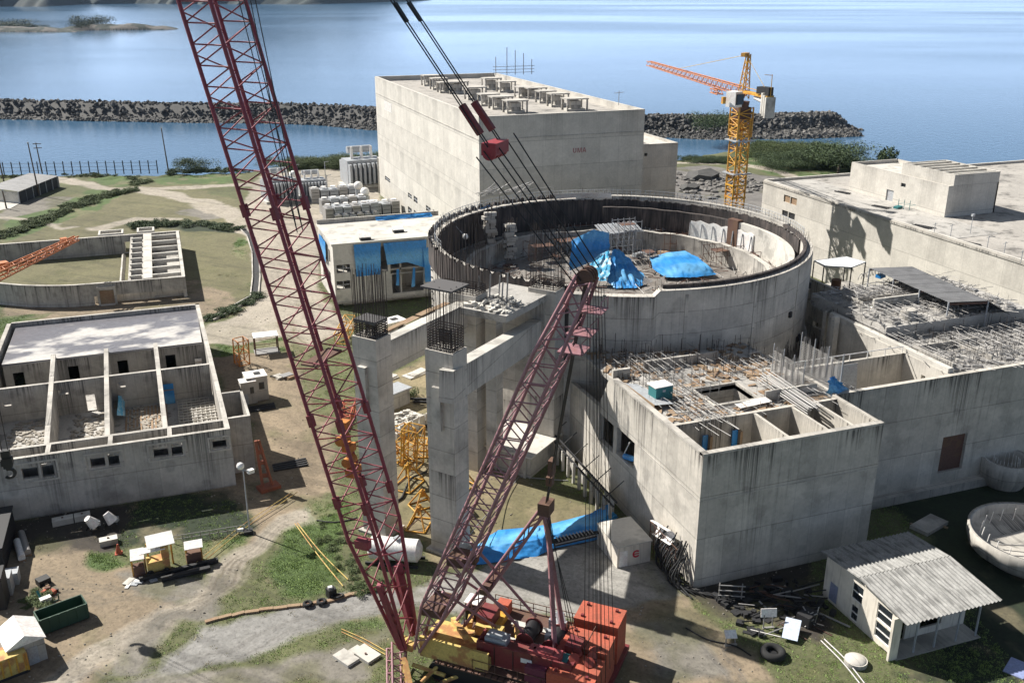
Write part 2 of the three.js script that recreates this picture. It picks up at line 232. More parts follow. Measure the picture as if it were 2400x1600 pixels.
// north-east corner: rubble, track, scrub
area('rubble', [[175.91,0,-335.44], [205.97,0,-340.19], [217.7,0,-305.88], [166.24,0,-242.18], [136.46,0,-252.9]]);
area('grass', [[250.94,0,-385.3], [276.47,0,-337.44], [243.01,0,-287.63], [218.21,0,-315.26], [229.22,0,-354.45]]);
const roadN = [[186.47,0,-355.99], [202.4,0,-348.03], [218.17,0,-340.15], [225.32,0,-328.96], [225.64,0,-314.55], [222.86,0,-302.16]];
track('path', 5, roadN);
area('rubble', [[258.79,0,-241.75], [268.27,0,-231.24], [248.02,0,-170.98], [215.53,0,-182.67], [233.24,0,-218.06]]);
const cd = cx.getImageData(0, 0, CN, CN).data, lin = new Float32Array(256).map((_, i) => Math.pow(i / 255, 2.2));
function ground(x, z) { // soft, wandering borders; patchy turf, stones, bare earth
  const w1 = (fbm(x * 0.11 + 40, z * 0.11 + 90, 4) - 0.5) * 7, w2 = (fbm(x * 0.11 + 140, z * 0.11 + 10, 4) - 0.5) * 7, o = [0, 0, 0];
  for (let q = 0; q < 4; q++) { const ix = clamp(Math.round(tx(x + w1 + [-0.5, 0.5, 0, 0][q])), 0, CN - 1), iz = clamp(Math.round(tz(z + w2 + [0, 0, -0.5, 0.5][q])), 0, CN - 1), k = (iz * CN + ix) * 4; for (let j = 0; j < 3; j++) o[j] += lin[cd[k + j]] / 4; }
  const green = clamp((o[1] - o[0]) * 16 + 0.25), a = fbm(x * 0.045 + 7, z * 0.045, 4), b = fbm(x * 0.33 + 70, z * 0.33, 4), f = fbm(x * 2.4 + 9, z * 2.4, 3);
  const bare = smooth(0.5, 0.72, fbm(x * 0.2 + 31, z * 0.16 + 77, 5)) * 0.75, turf = smooth(0.54, 0.72, fbm(x * 0.14 + 131, z * 0.14 + 7, 5)) * 0.6;
  const gr = fbm(x * 8.5 + 3, z * 8.5, 2), st = smooth(0.66, 0.8, fbm(x * 4.1 + 60, z * 4.1, 2)), tr = smooth(0.56, 0.74, fbm(x * 0.07 + z * 0.05 + 20, (z - x) * 0.5, 3)); const k = (0.58 + 0.4 * a + 0.34 * b) * (0.58 + 0.48 * f + 0.4 * gr) * (1 - 0.3 * st) * (1 - 0.22 * tr) * 0.84;
  return o.map((q, j) => { let c = q * k; if (green > 0.4) c = lerp(c, [0.27, 0.22, 0.135][j] * k, bare * 0.7); else c = lerp(c, [0.115, 0.115, 0.045][j] * k, turf * (o[0] > 0.34 ? 0.35 : 0.9)); return c; });
}
const YX0 = -62, YZ0 = -330, YW = 196, YH = 292;
const gYard = tex(2048, 2048, (u, v) => ground(YX0 + u * YW, YZ0 + v * YH));
const gFar = tex(1024, 1024, (u, v) => ground(GX0 + u * GW, GZ0 + v * GH));
const bumpG = tex(512, 512, (u, v) => { const h = fbm(u * 24, v * 24, 5, 24); return [h, h, h]; }, false);
const mYard = new THREE.MeshStandardMaterial({ map: gYard, roughness: 0.97 }), mFar = new THREE.MeshStandardMaterial({ map: gFar, roughness: 0.97 });
function sheet(name, g, m, [x0, z0, w, h], label) { const p = g.attributes.position, uv = g.attributes.uv; for (let i = 0; i < p.count; i++) uv.setXY(i, (p.getX(i) - x0) / w, (p.getZ(i) - z0) / h); const o = obj(name, g, m, scene, { kind: 'structure' }); if (label) o.userData.label = label; return o; }
const YB = [YX0, YZ0, YW, YH], FB = [GX0, GZ0, GW, GH], SEA = -4;
const coast = [[-420, 0, -330], [-106.92,0,-424.63], [-60.89,0,-413.79], [-37.26,0,-406.26], [-13.5,0,-396.73], [5.56,0,-392.8], [24.88,0,-388.81], [45.77,0,-394.66], [63.87,0,-397.91], [81.66,0,-395.98], [106.7,0,-391.53], [141.93,0,-381.17], [174.71,0,-364.75], [190.86,0,-356.67], [207.75,0,-357.47], [226.5,0,-367.64], [240.56,0,-368.93], [257.87,0,-374.56], [271.26,0,-367.05], [276.96,0,-355.82], [276.18,0,-339.94], [263.41,0,-314.2], [256.82,0,-273.92], [268.78,0,-251.67], [271.74,0,-242.97], [285.35,0,-199.3], [520, 0, -60]];
const CL = coast.map((p) => [p[0], p[2]]);
function inland(x, z) { // signed distance to the shore, + on land
  let d = 1e9, sgn = 1; for (let i = 0; i + 1 < CL.length; i++) { const [ax, az] = CL[i], [bx, bz] = CL[i + 1], ex = bx - ax, ez = bz - az, t = clamp(((x - ax) * ex + (z - az) * ez) / (ex * ex + ez * ez)), q = Math.hypot(x - ax - ex * t, z - az - ez * t); if (q < d) { d = q; sgn = ex * (z - az) - ez * (x - ax) > 0 ? 1 : -1; } } return d * sgn;
}
{ // land: one sheet, flat in the yard, falling to the sea bed beyond the shore
  const g = new THREE.PlaneGeometry(1000, 640, 250, 200).rotateX(-Math.PI / 2).translate(80, 0, -240), p = g.attributes.position;
  for (let i = 0; i < p.count; i++) { const x = p.getX(i), z = p.getZ(i), d = z > -60 && x < 400 ? 99 : inland(x, z); p.setY(i, -0.004 + (d < 0 ? Math.max(-9, d * 0.6) : 0) + (d < 14 && d > -14 ? (fbm(x * 0.3 + 80, z * 0.3 + 80, 3) - 0.55) * 1.6 * smooth(14, 4, Math.abs(d)) : 0)); }
  sheet('ground', g.toNonIndexed(), mFar, FB); scene.children.at(-1).geometry.computeVertexNormals();
}
sheet('dirt_yard', new THREE.PlaneGeometry(YW, 250).rotateX(-Math.PI / 2).translate(YX0 + YW / 2, 0, YZ0 + YH - 125), mYard, YB, 'patchy dirt and grass yard between the buildings');
sheet('road', poly(roadW, 0.006, 0.5), mYard, YB, 'pale dirt road beside the round basin and the boom');
sheet('road', poly(roadC, 0.006, 0.35), mYard, YB, 'grey concrete road in front of the red crane');
sheet('pavement', poly(padC, 0.01), mYard, YB, 'concrete apron between the crane and the annex');
// ---------- sea, islands, breakwater ----------
const seaN = tex(512, 512, (u, v) => { const e = 1 / 512, h = (a, b) => fbm(a * 26, b * 26, 4, 26), dx = (h(u + e, v) - h(u - e, v)) * 6, dy = (h(u, v + e) - h(u, v - e)) * 6; return [0.5 - dx * 0.5, 0.5 - dy * 0.5, 1]; }, false);
const seaR = tex(1024, 1024, (u, v) => { const a = fbm(u * 4, v * 9, 5, 4, 9), b = fbm(u * 12 + 3, v * 30, 3, 12, 30), k = 0.1 + 0.085 * smooth(0.3, 0.8, a) + 0.02 * b; return [k, k, k]; }, false);
seaN.repeat.set(900, 900); seaR.repeat.set(9, 9);
const mSea = new THREE.MeshPhysicalMaterial({ color: new THREE.Color().setRGB(0.055, 0.125, 0.215), roughness: 1, roughnessMap: seaR, normalMap: seaN, normalScale: new THREE.Vector2(0.07, 0.07), metalness: 0, ior: 1.33 });
{ const g = new THREE.PlaneGeometry(36000, 36000).rotateX(-Math.PI / 2).rotateY(-YAW).translate(0, SEA, 0); obj('sea', g, mSea, scene, { kind: 'structure' }); }
function rockGeo(sd) { const g = new THREE.DodecahedronGeometry(1, 0), p = g.attributes.position, m = {}; for (let i = 0; i < p.count; i++) { const k = [p.getX(i), p.getY(i), p.getZ(i)].map((q) => q.toFixed(2)).join(); m[k] ??= 0.72 + 0.5 * vn(sd * 3.1 + Object.keys(m).length * 1.7, sd, 256); p.setXYZ(i, p.getX(i) * m[k], p.getY(i) * m[k] * 0.8, p.getZ(i) * m[k]); } g.computeVertexNormals(); return clean(g); }
const rocks = [1, 2, 3, 4].map(rockGeo);
const mRock = mat(tex(256, 256, (u, v) => { const n = fbm(u * 9, v * 9, 5, 9), k = 0.35 + n; return [0.19 * k, 0.18 * k, 0.168 * k]; }), 3), mRockD = mat(tex(256, 256, (u, v) => { const n = fbm(u * 9, v * 9, 5, 9), k = 0.5 + n; return [0.075 * k, 0.073 * k, 0.07 * k]; }), 3);
rocks.forEach((g) => metreUV(g, 3));
const hillM = mat(tex(512, 512, (u, v) => { const n = fbm(u * 30, v * 30, 5, 30), k = 0.5 + n; return [0.012 * k, 0.022 * k, 0.022 * k]; }), 900);
function hill(name, label, pts, h, depth, m = hillM, S = 1) { // ridge whose foot runs along pts, rounded and uneven
  const n = 90, rows = 14, P = [], I = []; const A = pts[0], B = pts[1], dx = (B[0] - A[0]), dz = (B[2] - A[2]), L = Math.hypot(dx, dz), nx = dz / L, nz = -dx / L;
  for (let j = 0; j <= rows; j++) for (let i = 0; i <= n; i++) { const t = i / n, s = j / rows, e = Math.pow(Math.sin(Math.PI * clamp(t, 0.0, 1)), 0.55), w = fbm(t * 9 + h, 3, 4), y = Math.sin(Math.PI * s) * h * e * (0.45 + 0.9 * fbm(t * 7 + h * 0.3, s * 2 + 5, 5)) + (s === 0 || s === 1 ? -3 : 0); P.push(A[0] + dx * t + nx * (s * depth + (w - 0.5) * depth * 0.25 * S), SEA + y, A[2] + dz * t + nz * (s * depth + (w - 0.5) * depth * 0.25 * S)); }
  for (let j = 0; j < rows; j++) for (let i = 0; i < n; i++) { const a = j * (n + 1) + i, b = a + 1, c = a + n + 1, d = c + 1; I.push(a, b, d, a, d, c); }
  const g = new THREE.BufferGeometry(); g.setAttribute('position', new THREE.Float32BufferAttribute(P, 3)); g.setIndex(I); g.computeVertexNormals();
  const o = obj(name, g, m, scene, { kind: 'structure' }); o.userData.label = label; o.material.side = THREE.DoubleSide; return o;
}
hill('hill', 'dark wooded headland at the top left corner', [[-1265.36,-4,-4430.82], [-386.69,-4,-4289.29]], 330, 1500);
hill('hill', 'long dark wooded shore across the bay', [[-416.93,-4,-5184.38], [625.57,-4,-4436.85]], 330, 1600);
{ // breakwater: berm on the lagoon side, crest behind it, rounded head at the right
  const foot = [[-150.58,-4,-660.06], [-87.07,-4,-626.85], [-4.76,-4,-583.31], [74.21,-4,-543.43], [105.68,-4,-508.73], [162.94,-4,-469.71], [230.53,-4,-438.98], [260.15,-4,-418.98], [288.37,-4,-411.89], [305.69,-4,-407.21], [325.02,-4,-404.96], [343.61,-4,-404.66]];
  const prof = [[-2, -7], [4, -1.5], [7, 0.2], [19, 1.4], [25, 7.6], [32, 8.0], [40, 4], [52, -7]];
  const t = thing('breakwater', 'long dark rubble-mound breakwater across the water behind the turbine hall', 'breakwater', [foot[5][0], SEA, foot[5][2]]);
  const C = new THREE.CatmullRomCurve3(foot.map((p) => new THREE.Vector3(p[0], 0, p[2]))), N = 260, P = [], I = [], W = prof.length;
  const at = (s, k) => { const c = C.getPoint(Math.min(s, 1)), tg = C.getTangent(Math.min(s, 1)), nx = tg.z, nz = -tg.x, e = smooth(1.0, 0.972, s), off = lerp(22, prof[k][0], 0.25 + 0.75 * Math.sqrt(e)), hgt = prof[k][1] > 0 ? prof[k][1] * lerp(0.25, 1, Math.pow(e, 0.7)) : prof[k][1]; return [c.x + nx * off, SEA + hgt + 3.2, c.z + nz * off]; };
  for (let i = 0; i <= N; i++) for (let k = 0; k < W; k++) { const p = at(i / N, k); P.push(p[0] + rr(-.5, .5), p[1] - 3.2 + (k > 1 && k < 6 ? rr(-.4, .3) : 0), p[2] + rr(-.5, .5)); }
  for (let i = 0; i < N; i++) for (let k = 0; k < W - 1; k++) { const a = i * W + k, b = a + 1, c = a + W, d = c + 1; I.push(a, c, b, b, c, d); }
  const last = N * W; for (let k = 1; k < W - 1; k++) I.push(last, last + k + 1, last + k);
  const g = new THREE.BufferGeometry(); g.setAttribute('position', new THREE.Float32BufferAttribute(P, 3)); g.setIndex(I); g.computeVertexNormals();
  mRockD.side = THREE.DoubleSide; obj('core', g, mRockD, t);
  const b = base(t), D = new THREE.Object3D(), cells = [];
  for (let q = 0; q < 15000; q++) { const s = Math.pow(rnd(), 0.8) * 1.012, r = 1 + rnd() * 5.4, k = Math.floor(r), f = r - k, A = at(Math.min(s, 1), k), B = at(Math.min(s, 1), Math.min(k + 1, W - 1)); const e = s > 1 ? (s - 1) * 900 : 0, tg = C.getTangent(1); cells.push({ p: [lerp(A[0], B[0], f) + tg.x * e + rr(-.6, .6), lerp(A[1], B[1], f) - 3.2 + rr(-.2, .5) - e * 0.3, lerp(A[2], B[2], f) + tg.z * e + rr(-.6, .6)], s, r, big: (0.55 + 1.0 * Math.pow(rnd(), 1.3)) * (s > 0.72 ? 1.25 : 0.85) }); }
  cells.sort((a, c) => c.s * 1.5 + c.big - a.s * 1.5 - a.big);
  const pos = (c) => { D.position.set(c.p[0] - b.x, c.p[1] - b.y, c.p[2] - b.z); D.rotation.set(rr(0, 6), rr(0, 6), rr(0, 6)); D.scale.set(c.big * rr(.8, 1.3), c.big * rr(.7, 1), c.big * rr(.8, 1.3)); D.updateMatrix(); };
  cells.slice(0, 290).forEach((c, i) => { pos(c); const m = new THREE.Mesh(rocks[i % 4], i % 5 < 2 ? mRock : mRockD); m.name = 'rock'; m.applyMatrix4(D.matrix); t.add(m); });
  for (const [mm, sel, n] of [[mRock, (c, i) => i % 3 === 0, 'rock_armour'], [mRockD, (c, i) => i % 3 !== 0, 'dark_rock_armour']]) {
    const L = cells.slice(290).filter(sel), im = new THREE.InstancedMesh(rocks[mm === mRock ? 1 : 2], mm, L.length); L.forEach((c, i) => { pos(c); im.setMatrixAt(i, D.matrix); }); im.name = n; im.userData.kind = 'stuff'; t.add(im);
  }
}
{ // low rocky islet out in the bay
  const m = mat(tex(256, 256, (u, v) => { const n = fbm(u * 9, v * 9, 5, 9), k = 0.5 + n; const w = smooth(.42, .6, fbm(u * 5 + 3, v * 5, 3, 5)); return [lerp(.11, .025, w) * k, lerp(.1, .035, w) * k, lerp(.09, .028, w) * k]; }), 60, 0.9);
  for (const [a, b, h, d, l] of [[[-323.18,-4,-1931.79], [-124.88,-4,-1860.4], 9, 60, 'low pale rocky shelf at the left edge of the bay'], [[-160.57,-4,-1928.12], [45.26,-4,-1912.25], 11, 70, 'low rocky islet with pale shore and a wooded knoll']]) { hill('rocky_islet', l, [a, b], h, d, m, 0.4); }
}
// ---------- leaves ----------
const leafM = (r, g, b) => mat(tex(64, 64, (u, v) => { const n = 0.45 + 1.1 * fbm(u * 7, v * 7, 3, 7); return [r * n, g * n, b * n]; }), 5, 0.8, { side: THREE.DoubleSide });
const leafA = leafM(0.045, 0.075, 0.022), leafB = leafM(0.075, 0.105, 0.03), leafC = leafM(0.028, 0.05, 0.02), leafD = leafM(0.14, 0.14, 0.05);
function foliageGeo(n, lobes, size, sq = 0.75, fine = 1) {
  const P = []; const L = []; for (let i = 0; i < lobes; i++) L.push([rr(-.62, .62), rr(.25, .8) * sq, rr(-.62, .62), rr(.28, .5)]);
  for (let i = 0; i < n; i++) { const l = L[i % lobes], a = rr(0, 6.283), z = rr(-0.6, 1), q = Math.sqrt(1 - z * z), R = l[3] * Math.pow(rnd(), 0.35) * rr(.8, 1.15); const c = new THREE.Vector3(l[0] + R * q * Math.cos(a), Math.max(0.02, l[1] + R * z * sq), l[2] + R * q * Math.sin(a)); const d1 = new THREE.Vector3(rr(-1, 1), rr(-.6, .6), rr(-1, 1)).normalize().multiplyScalar(size * rr(.6, 1.3)), d2 = new THREE.Vector3(rr(-1, 1), rr(-.2, 1), rr(-1, 1)).normalize().multiplyScalar(size * rr(.4, .8)); const a1 = c.clone().sub(d1), a2 = c.clone().add(d2), a3 = c.clone().add(d1), a4 = c.clone().sub(d2); for (const p of [a1, a2, a3, a1, a3, a4]) P.push(p.x, p.y, p.z); }
  const g = new THREE.BufferGeometry(); g.setAttribute('position', new THREE.Float32BufferAttribute(P, 3)); g.computeVertexNormals(); const h = clean(g); return metreUV(h, 0.6);
}
const bushFine = [foliageGeo(5200, 16, 0.028, 0.8), foliageGeo(5200, 20, 0.026, 0.7)];
const bushG = [foliageGeo(900, 9, 0.075), foliageGeo(900, 12, 0.07, 0.6), foliageGeo(800, 7, 0.08, 0.9)], trunkG = clean(bar([0, -0.1, 0], [0.03, 0.5, 0], 0.035, 6, 0.015));
const mTrunk = mat(tex(64, 64, (u, v) => { const n = 0.5 + fbm(u * 6, v * 20, 3, 6); return [0.12 * n, 0.09 * n, 0.065 * n]; }), 1);
function bush(p, w, h, m, label, group, cat = 'bush') { const t = thing(cat === 'tree' ? 'tree' : 'bush', label, cat, p, group), f = new THREE.Mesh(w > 6 ? bushFine[Math.floor(rnd() * 2)] : bushG[Math.floor(rnd() * 3)], m); f.name = cat === 'tree' ? 'crown' : 'foliage'; f.scale.set(w, h, w); f.rotation.y = rr(0, 6); if (cat === 'tree') f.position.y = h * 0.25; const s = new THREE.Mesh(trunkG, mTrunk); s.name = cat === 'tree' ? 'trunk' : 'stem'; s.scale.set(w, h * 1.1, w); t.add(f, s); return t; }
function leafBand(name, label, cat, pts, wd, h, m, n, kind) { // hedge or scrub along a line: one object
  const D = new THREE.Object3D(), im = new THREE.InstancedMesh(h > 2.5 ? bushFine[1] : bushG[1], m, n), c = new THREE.CatmullRomCurve3(pts.map((p) => new THREE.Vector3(p[0], p[1] ?? 0, p[2])));
  for (let i = 0; i < n; i++) { const q = c.getPoint(rnd()), s = (.3 + 1.05 * Math.pow(rnd(), 1.5)) * h; D.position.set(q.x + rr(-wd, wd) * 1.35, q.y - 0.1, q.z + rr(-wd, wd) * 1.35); D.rotation.y = rr(0, 6); D.scale.set(s * rr(1, 1.7), s, s * rr(1, 1.7)); D.updateMatrix(); im.setMatrixAt(i, D.matrix); }
  im.name = numbered(name); scene.add(im); tag(im, label, cat, null, kind ?? 'stuff'); return im;
}
for (const [a, l, w, h] of [[[-98.23,-2,-1991.46], 'tall wooded knoll on the islet in the bay', 46, 30], [[-112.49,-2,-1955.19], 'lower wooded hump left of the tall knoll on the islet', 30, 20], [[-241.49,-2,-2001.63], 'wooded knoll on the rocky shelf at the left edge of the bay', 60, 22], [[-192.94,-2,-1944.44], 'small wooded hump on the rocky shelf in the bay', 26, 14]]) bush(a, w, h, leafC, l, null);
leafBand('hedge', 'dark green hedge running diagonally beside the left meadow', 'hedge', [[-50.28,0,-305.29], [-43.89,0,-312.83], [-35.31,0,-331.39], [-27.18,0,-347.99], [-19.87,0,-358.73], [-12.97,0,-364.74]], 1.9, 1.7, leafB, 260);
leafBand('shrubbery', 'long band of green shrubs along the shore left of the turbine hall', 'shrubs', [[44.81,0,-393.95], [56.15,0,-394.13], [67.8,0,-389.93], [81.16,0,-389.47]], 4.5, 4.2, leafB, 110, 'stuff');
leafBand('shrubbery', 'low dark shrubs along the shore behind the crane boom', 'shrubs', [[0.01,0,-395.78], [8.86,0,-394.58], [18.54,0,-392.1], [28.26,0,-389.6]], 2, 2.4, leafA, 46, 'stuff');
leafBand('shrubbery', 'straggling green weeds below the fence beside the low shed', 'shrubs', [[-57.17,0,-407.66], [-37.06,0,-403.29], [-15,0,-392.48], [-8.75,0,-382.79], [-11.75,0,-374.93]], 1.6, 1.5, leafB, 70, 'stuff');
leafBand('shrubbery', 'green scrub between the tower crane and the breakwater root', 'shrubs', [[241.77,0,-362.14], [253.02,0,-360.61], [261,0,-352.73], [265.63,0,-343.74]], 8, 4.6, leafB, 90, 'stuff');
leafBand('shrubbery', 'darker scrub beside the track behind the right concrete building', 'shrubs', [[231.34,0,-325.74], [243.82,0,-328.73], [252.58,0,-323.41], [252.86,0,-312.8]], 6, 5, leafA, 70, 'stuff');
leafBand('shrubbery', 'dry scrub left of the yellow tower crane foot', 'shrubs', [[203.65,0,-352.06], [214.15,0,-350.55], [219.85,0,-339.54]], 4, 2.6, leafA, 50, 'stuff');
leafBand('shrubbery', 'brown and green scrub on the shore at the right edge', 'shrubs', [[264.53,0,-245.57], [266.98,0,-238.8], [272.04,0,-231.28]], 4, 2.6, leafA, 40, 'stuff');
bush([10.35,0,-395.05], 9, 7, leafA, 'round dark bush on the shore in front of the lagoon', null);
bush([250.57,3,-408.13], 15, 12, leafA, 'dark bush growing on the breakwater left of the tower crane mast', null);
for (const [p, w, h, l] of [[[245.58,0,-307.37], 17, 12, 'broad dark tree beside the flat-roofed right building'], [[250.25,0,-318.93], 14, 9, 'mid green tree just left of the broad dark tree'], [[250.74,0,-329.52], 11, 6, 'low green tree by the track behind the right building'], [[263.91,0,-303.76], 6, 10, 'small lone tree peeping over the right concrete building']]) bush(p, w, h, leafA, l, null, 'tree');
leafBand('drain_scrub', 'tangled weeds along the drain beside the dirt road', 'shrubs', [[-10.57,0,-305.99], [0.35,0,-304.16], [11.28,0,-300.23], [17.69,0,-290.66]], 2, 2.2, leafA, 60, 'stuff');
leafBand('drain_scrub', 'dark weeds in the drain at the corner of the roofless building', 'shrubs', [[4.68,0,-207.92], [8.5,0,-212.08], [12.94,0,-217.48], [15.83,0,-222.58]], 0.9, 1.5, leafA, 50, 'stuff');
leafBand('drain_scrub', 'scrubby weeds on the bank left of the boom foot', 'shrubs', [[15.63,0,-105.64], [15.66,0,-102.54], [16.63,0,-99.24], [18.02,0,-97.31], [14.32,0,-112.74]].slice(0, 4), 1.2, .8, leafB, 26, 'stuff');
leafBand('weeds', 'green weeds on the slope beside the yellow ropes', 'shrubs', [[14.05,0,-116.39], [14.53,0,-112.66], [14.85,0,-108.33]], 1.2, .7, leafB, 18, 'stuff');
leafBand('weeds', 'green weeds beside the dark tyre-littered corner at lower left', 'shrubs', [[-21.71,0,-111.61], [-20.68,0,-108.13], [-21.86,0,-109.58]], 1, 1.0, leafB, 26, 'stuff');
{ // turf: short blades and dead stalks on the yard, denser where it is green
  const g = new THREE.BufferGeometry(), P = []; for (let i = 0; i < 16; i++) { const a = rr(0, 6.28), r = rr(0, .5), x = Math.cos(a) * r, z = Math.sin(a) * r, h = rr(.05, .16), b = rr(0, 6.28), w = 0.035; P.push(x - Math.cos(b) * w, 0, z - Math.sin(b) * w, x + Math.cos(b) * w, 0, z + Math.sin(b) * w, x + rr(-.15, .15), h, z + rr(-.15, .15)); }
  g.setAttribute('position', new THREE.Float32BufferAttribute(P, 3)); g.computeVertexNormals(); const G = metreUV(clean(g), 1), D = new THREE.Object3D(), Gs = [], Ds = [];
  for (let i = 0; i < 260000; i++) { const z = -48 - Math.pow(rnd(), 1.3) * 230, x = rr(-42, 112) * (0.5 + 0.5 * (-z / 150)) , c = ground(x, z), gr = (c[1] - c[0]) * 20; if (c[0] > 0.26 || rnd() > clamp(0.13 + gr * .9)) continue; (gr > 0.05 ? Gs : Ds).push([x, z]); }
  for (const [n, L, m, l] of [['grass', Gs, leafM(0.17, 0.25, 0.06), 'short green grass scattered over the yard'], ['grass', Ds, leafM(0.3, 0.26, 0.14), 'dry yellow grass scattered over the yard']]) { const im = new THREE.InstancedMesh(G, m, L.length); L.forEach(([x, z], i) => { D.position.set(x, 0, z); D.rotation.y = rr(0, 6); D.scale.setScalar(rr(.6, 1.3)); D.updateMatrix(); im.setMatrixAt(i, D.matrix); }); im.name = numbered(n); tag(im, l, 'grass', null, 'stuff'); scene.add(im); }
}
const mStone = plain(.3, .27, .225, .95);
{ // loose stones on the bare ground
  const D = new THREE.Object3D(), L = []; for (let i = 0; i < 12000; i++) { const z = -48 - Math.pow(rnd(), 1.2) * 190, x = rr(-46, 116) * (0.5 + 0.5 * (-z / 150)), c = ground(x, z); if (c[1] > c[0] * 0.92) continue; L.push([x, z]); }
  const im = new THREE.InstancedMesh(rocks[2], mStone, L.length); L.forEach(([x, z], i) => { const s = 0.03 + 0.13 * Math.pow(rnd(), 4); D.position.set(x, s * 0.3, z); D.rotation.set(rr(0, 6), rr(0, 6), 0); D.scale.setScalar(s); D.updateMatrix(); im.setMatrixAt(i, D.matrix); }); im.name = 'stones'; tag(im, 'loose stones scattered on the bare yard', 'stones', null, 'stuff'); scene.add(im);
}
// ---------- turbine hall ----------
const ORD = ['first', 'second', 'third', 'fourth', 'fifth', 'sixth', 'seventh', 'eighth', 'ninth'];
const cRubble = cDeck.clone(); cRubble.userData = { S: 3 }; cRubble.color.setRGB(.8, .76, .7);
const cRoof = cDeck.clone(); cRoof.userData = { S: 31 }; cRoof.color.setRGB(0.92, 0.9, 0.88);
const range = (n, f) => Array.from({ length: n }, (_, i) => f(i));
{
  const X0 = 69, X1 = 111.8, Z0 = -327.5, Z1 = -214.3, T = thing('concrete_building', 'tall windowless pale concrete hall with vents on its flat roof', 'building', [X0, 0, Z1]);
  const hz = (a, b) => [Math.min(a[2], b[2]) - Z0, Math.min(a[1], b[1]), Math.max(a[2], b[2]) - Z0, Math.max(a[1], b[1])];
  const wins = [[[69,8.32,-318.64], [69,6.87,-310.96]], [[69,8.72,-286.53], [69,7.19,-281.8]], [[69,9.14,-279.46], [69,7.2,-274.79]], [[69,4.3,-287.22], [69,1.97,-282.38]], [[69,4.66,-279.73], [69,3.09,-274.98]], [[69,9.17,-265.09], [69,7.45,-259.95]], [[69,9.42,-257.46], [69,7.52,-252.57]]];
  const gate = [[69,12.64,-330.41], [69,-3.06,-324.6]], vent = [[69,33.57,-314.96], [69,30.66,-304.19]];
  obj('wall', wall([X0, Z0], [X0, Z1], -1, 40, -0.8, [...wins, gate, vent].map(([a, b]) => hz(a, b))), cLight, T, { top: 40 });
  obj('wall', wall([X0 + 0.8, Z1], [X1, Z1], -1, 40, -0.8), cLight, T, { top: 40 });
  obj('wall', wall([X1, Z1 - 0.8], [X1, Z0], -1, 40, -0.8), cLight, T, { top: 40 });
  obj('wall', wall([X1 - 0.8, Z0], [X0 + 0.8, Z0], -1, 40, -0.8), cLight, T, { top: 40 });
  obj('roof', box(X0 + 0.8, 37.9, Z0 + 0.8, X1 - 0.8, 38.5, Z1 - 0.8), cRoof, T);
  obj('cornice', [box(X0 - 0.12, 34.6, Z0, X0, 34.78, Z1), box(X0 - 0.12, 34.6, Z1, X1, 34.78, Z1 + 0.12)], cGrey, T);
  for (const [a, b] of wins) { const w = obj('window', [box(69.25, a[1], a[2], 69.45, b[1], b[2])], mDark, T); obj('mullion', [box(69.1, b[1], (a[2] + b[2]) / 2 - .12, 69.22, a[1], (a[2] + b[2]) / 2 + .12), box(69.1, (a[1] + b[1]) / 2 - .1, Math.min(a[2], b[2]), 69.2, (a[1] + b[1]) / 2 + .1, Math.max(a[2], b[2]))], mGalv, w); }
  const vn_ = obj('louvre_vent', [box(69.3, vent[1][1], vent[0][2], 69.5, vent[0][1], vent[1][2])], mGalv, T);
  for (let i = 0; i < 7; i++) { const y = lerp(vent[1][1], vent[0][1], (i + .5) / 7); obj('slat', [box(68.95, y - .22, vent[0][2], 69.3, y + .05, vent[1][2])], mWhite, vn_); }
  obj('door', [box(70.5, -1, gate[0][2], 70.7, gate[0][1], gate[1][2])], mGalv, T);
  const font = await new FontLoader().loadAsync('fonts/droid/droid_sans_bold.typeface.json'), a = [92.7,30.4,-214.3];
  const tg = new TextGeometry('UMA', { font, size: 1.15, depth: 0.04, curveSegments: 3 }); tg.translate(a[0], a[1], Z1 + 0.01); obj('lettering', tg, plain(0.34, 0.17, 0.17, 0.85), T);
  // exhaust canopies on the roof
  const spots = [[82.44,38.5,-306], [81.66,38.5,-293.32], [81.76,38.5,-283.6], [83.7,38.5,-280.57], [83.77,38.5,-263], [82.5,38.5,-247.73], [83.1,38.5,-239.54], [83.88,38.5,-230.72], [96.89,38.5,-287.84], [98.5,38.5,-278.99], [98.46,38.5,-263.2], [100.61,38.5,-260.29], [99.21,38.5,-248.59], [98.95,38.5,-239.23], [99.8,38.5,-230.05]];
  const c0 = thing('roof_vent', 'first concrete exhaust canopy from the far end of the left row on the hall roof', 'roof vent', spots[0], 'exhaust canopies on the hall roof');
  { const [x, y, z] = spots[0]; obj('canopy_slab', box(x - 2.7, y + 3, z - 2.1, x + 2.7, y + 3.3, z + 2.1), cGrey, c0); obj('duct', [box(x - 1.3, y, z - 1.2, x + 1.1, y + 2.6, z + 1.2)], cGrey, c0); obj('plinth', box(x - 2.2, y, z - 1.7, x + 2.0, y + 0.55, z + 1.6), cPale, c0); for (const [i, j] of [[-2.4, -1.8], [2.4, -1.8], [-2.4, 1.8], [2.4, 1.8]]) obj('post', box(x + i - .17, y, z + j - .17, x + i + .17, y + 3, z + j + .17), cGrey, c0); }
  spots.slice(1).forEach((p, i) => { const c = c0.clone(); c.name = numbered('roof_vent'); c.position.set(p[0], p[1], p[2]); c.scale.set(rr(.9, 1.15), rr(.9, 1.1), rr(.9, 1.1)); c.userData.label = i < 7 ? ORD[i + 1] + ' concrete exhaust canopy from the far end of the left row on the hall roof' : ORD[i - 7] + ' concrete exhaust canopy from the far end of the right row on the hall roof'; scene.add(c); });
  // aerials at the far corner
  const q = [112.38,40,-318.27]; const ae = thing('roof_aerials', 'thin aerials and railing on the far corner of the tall hall', 'aerial', q);
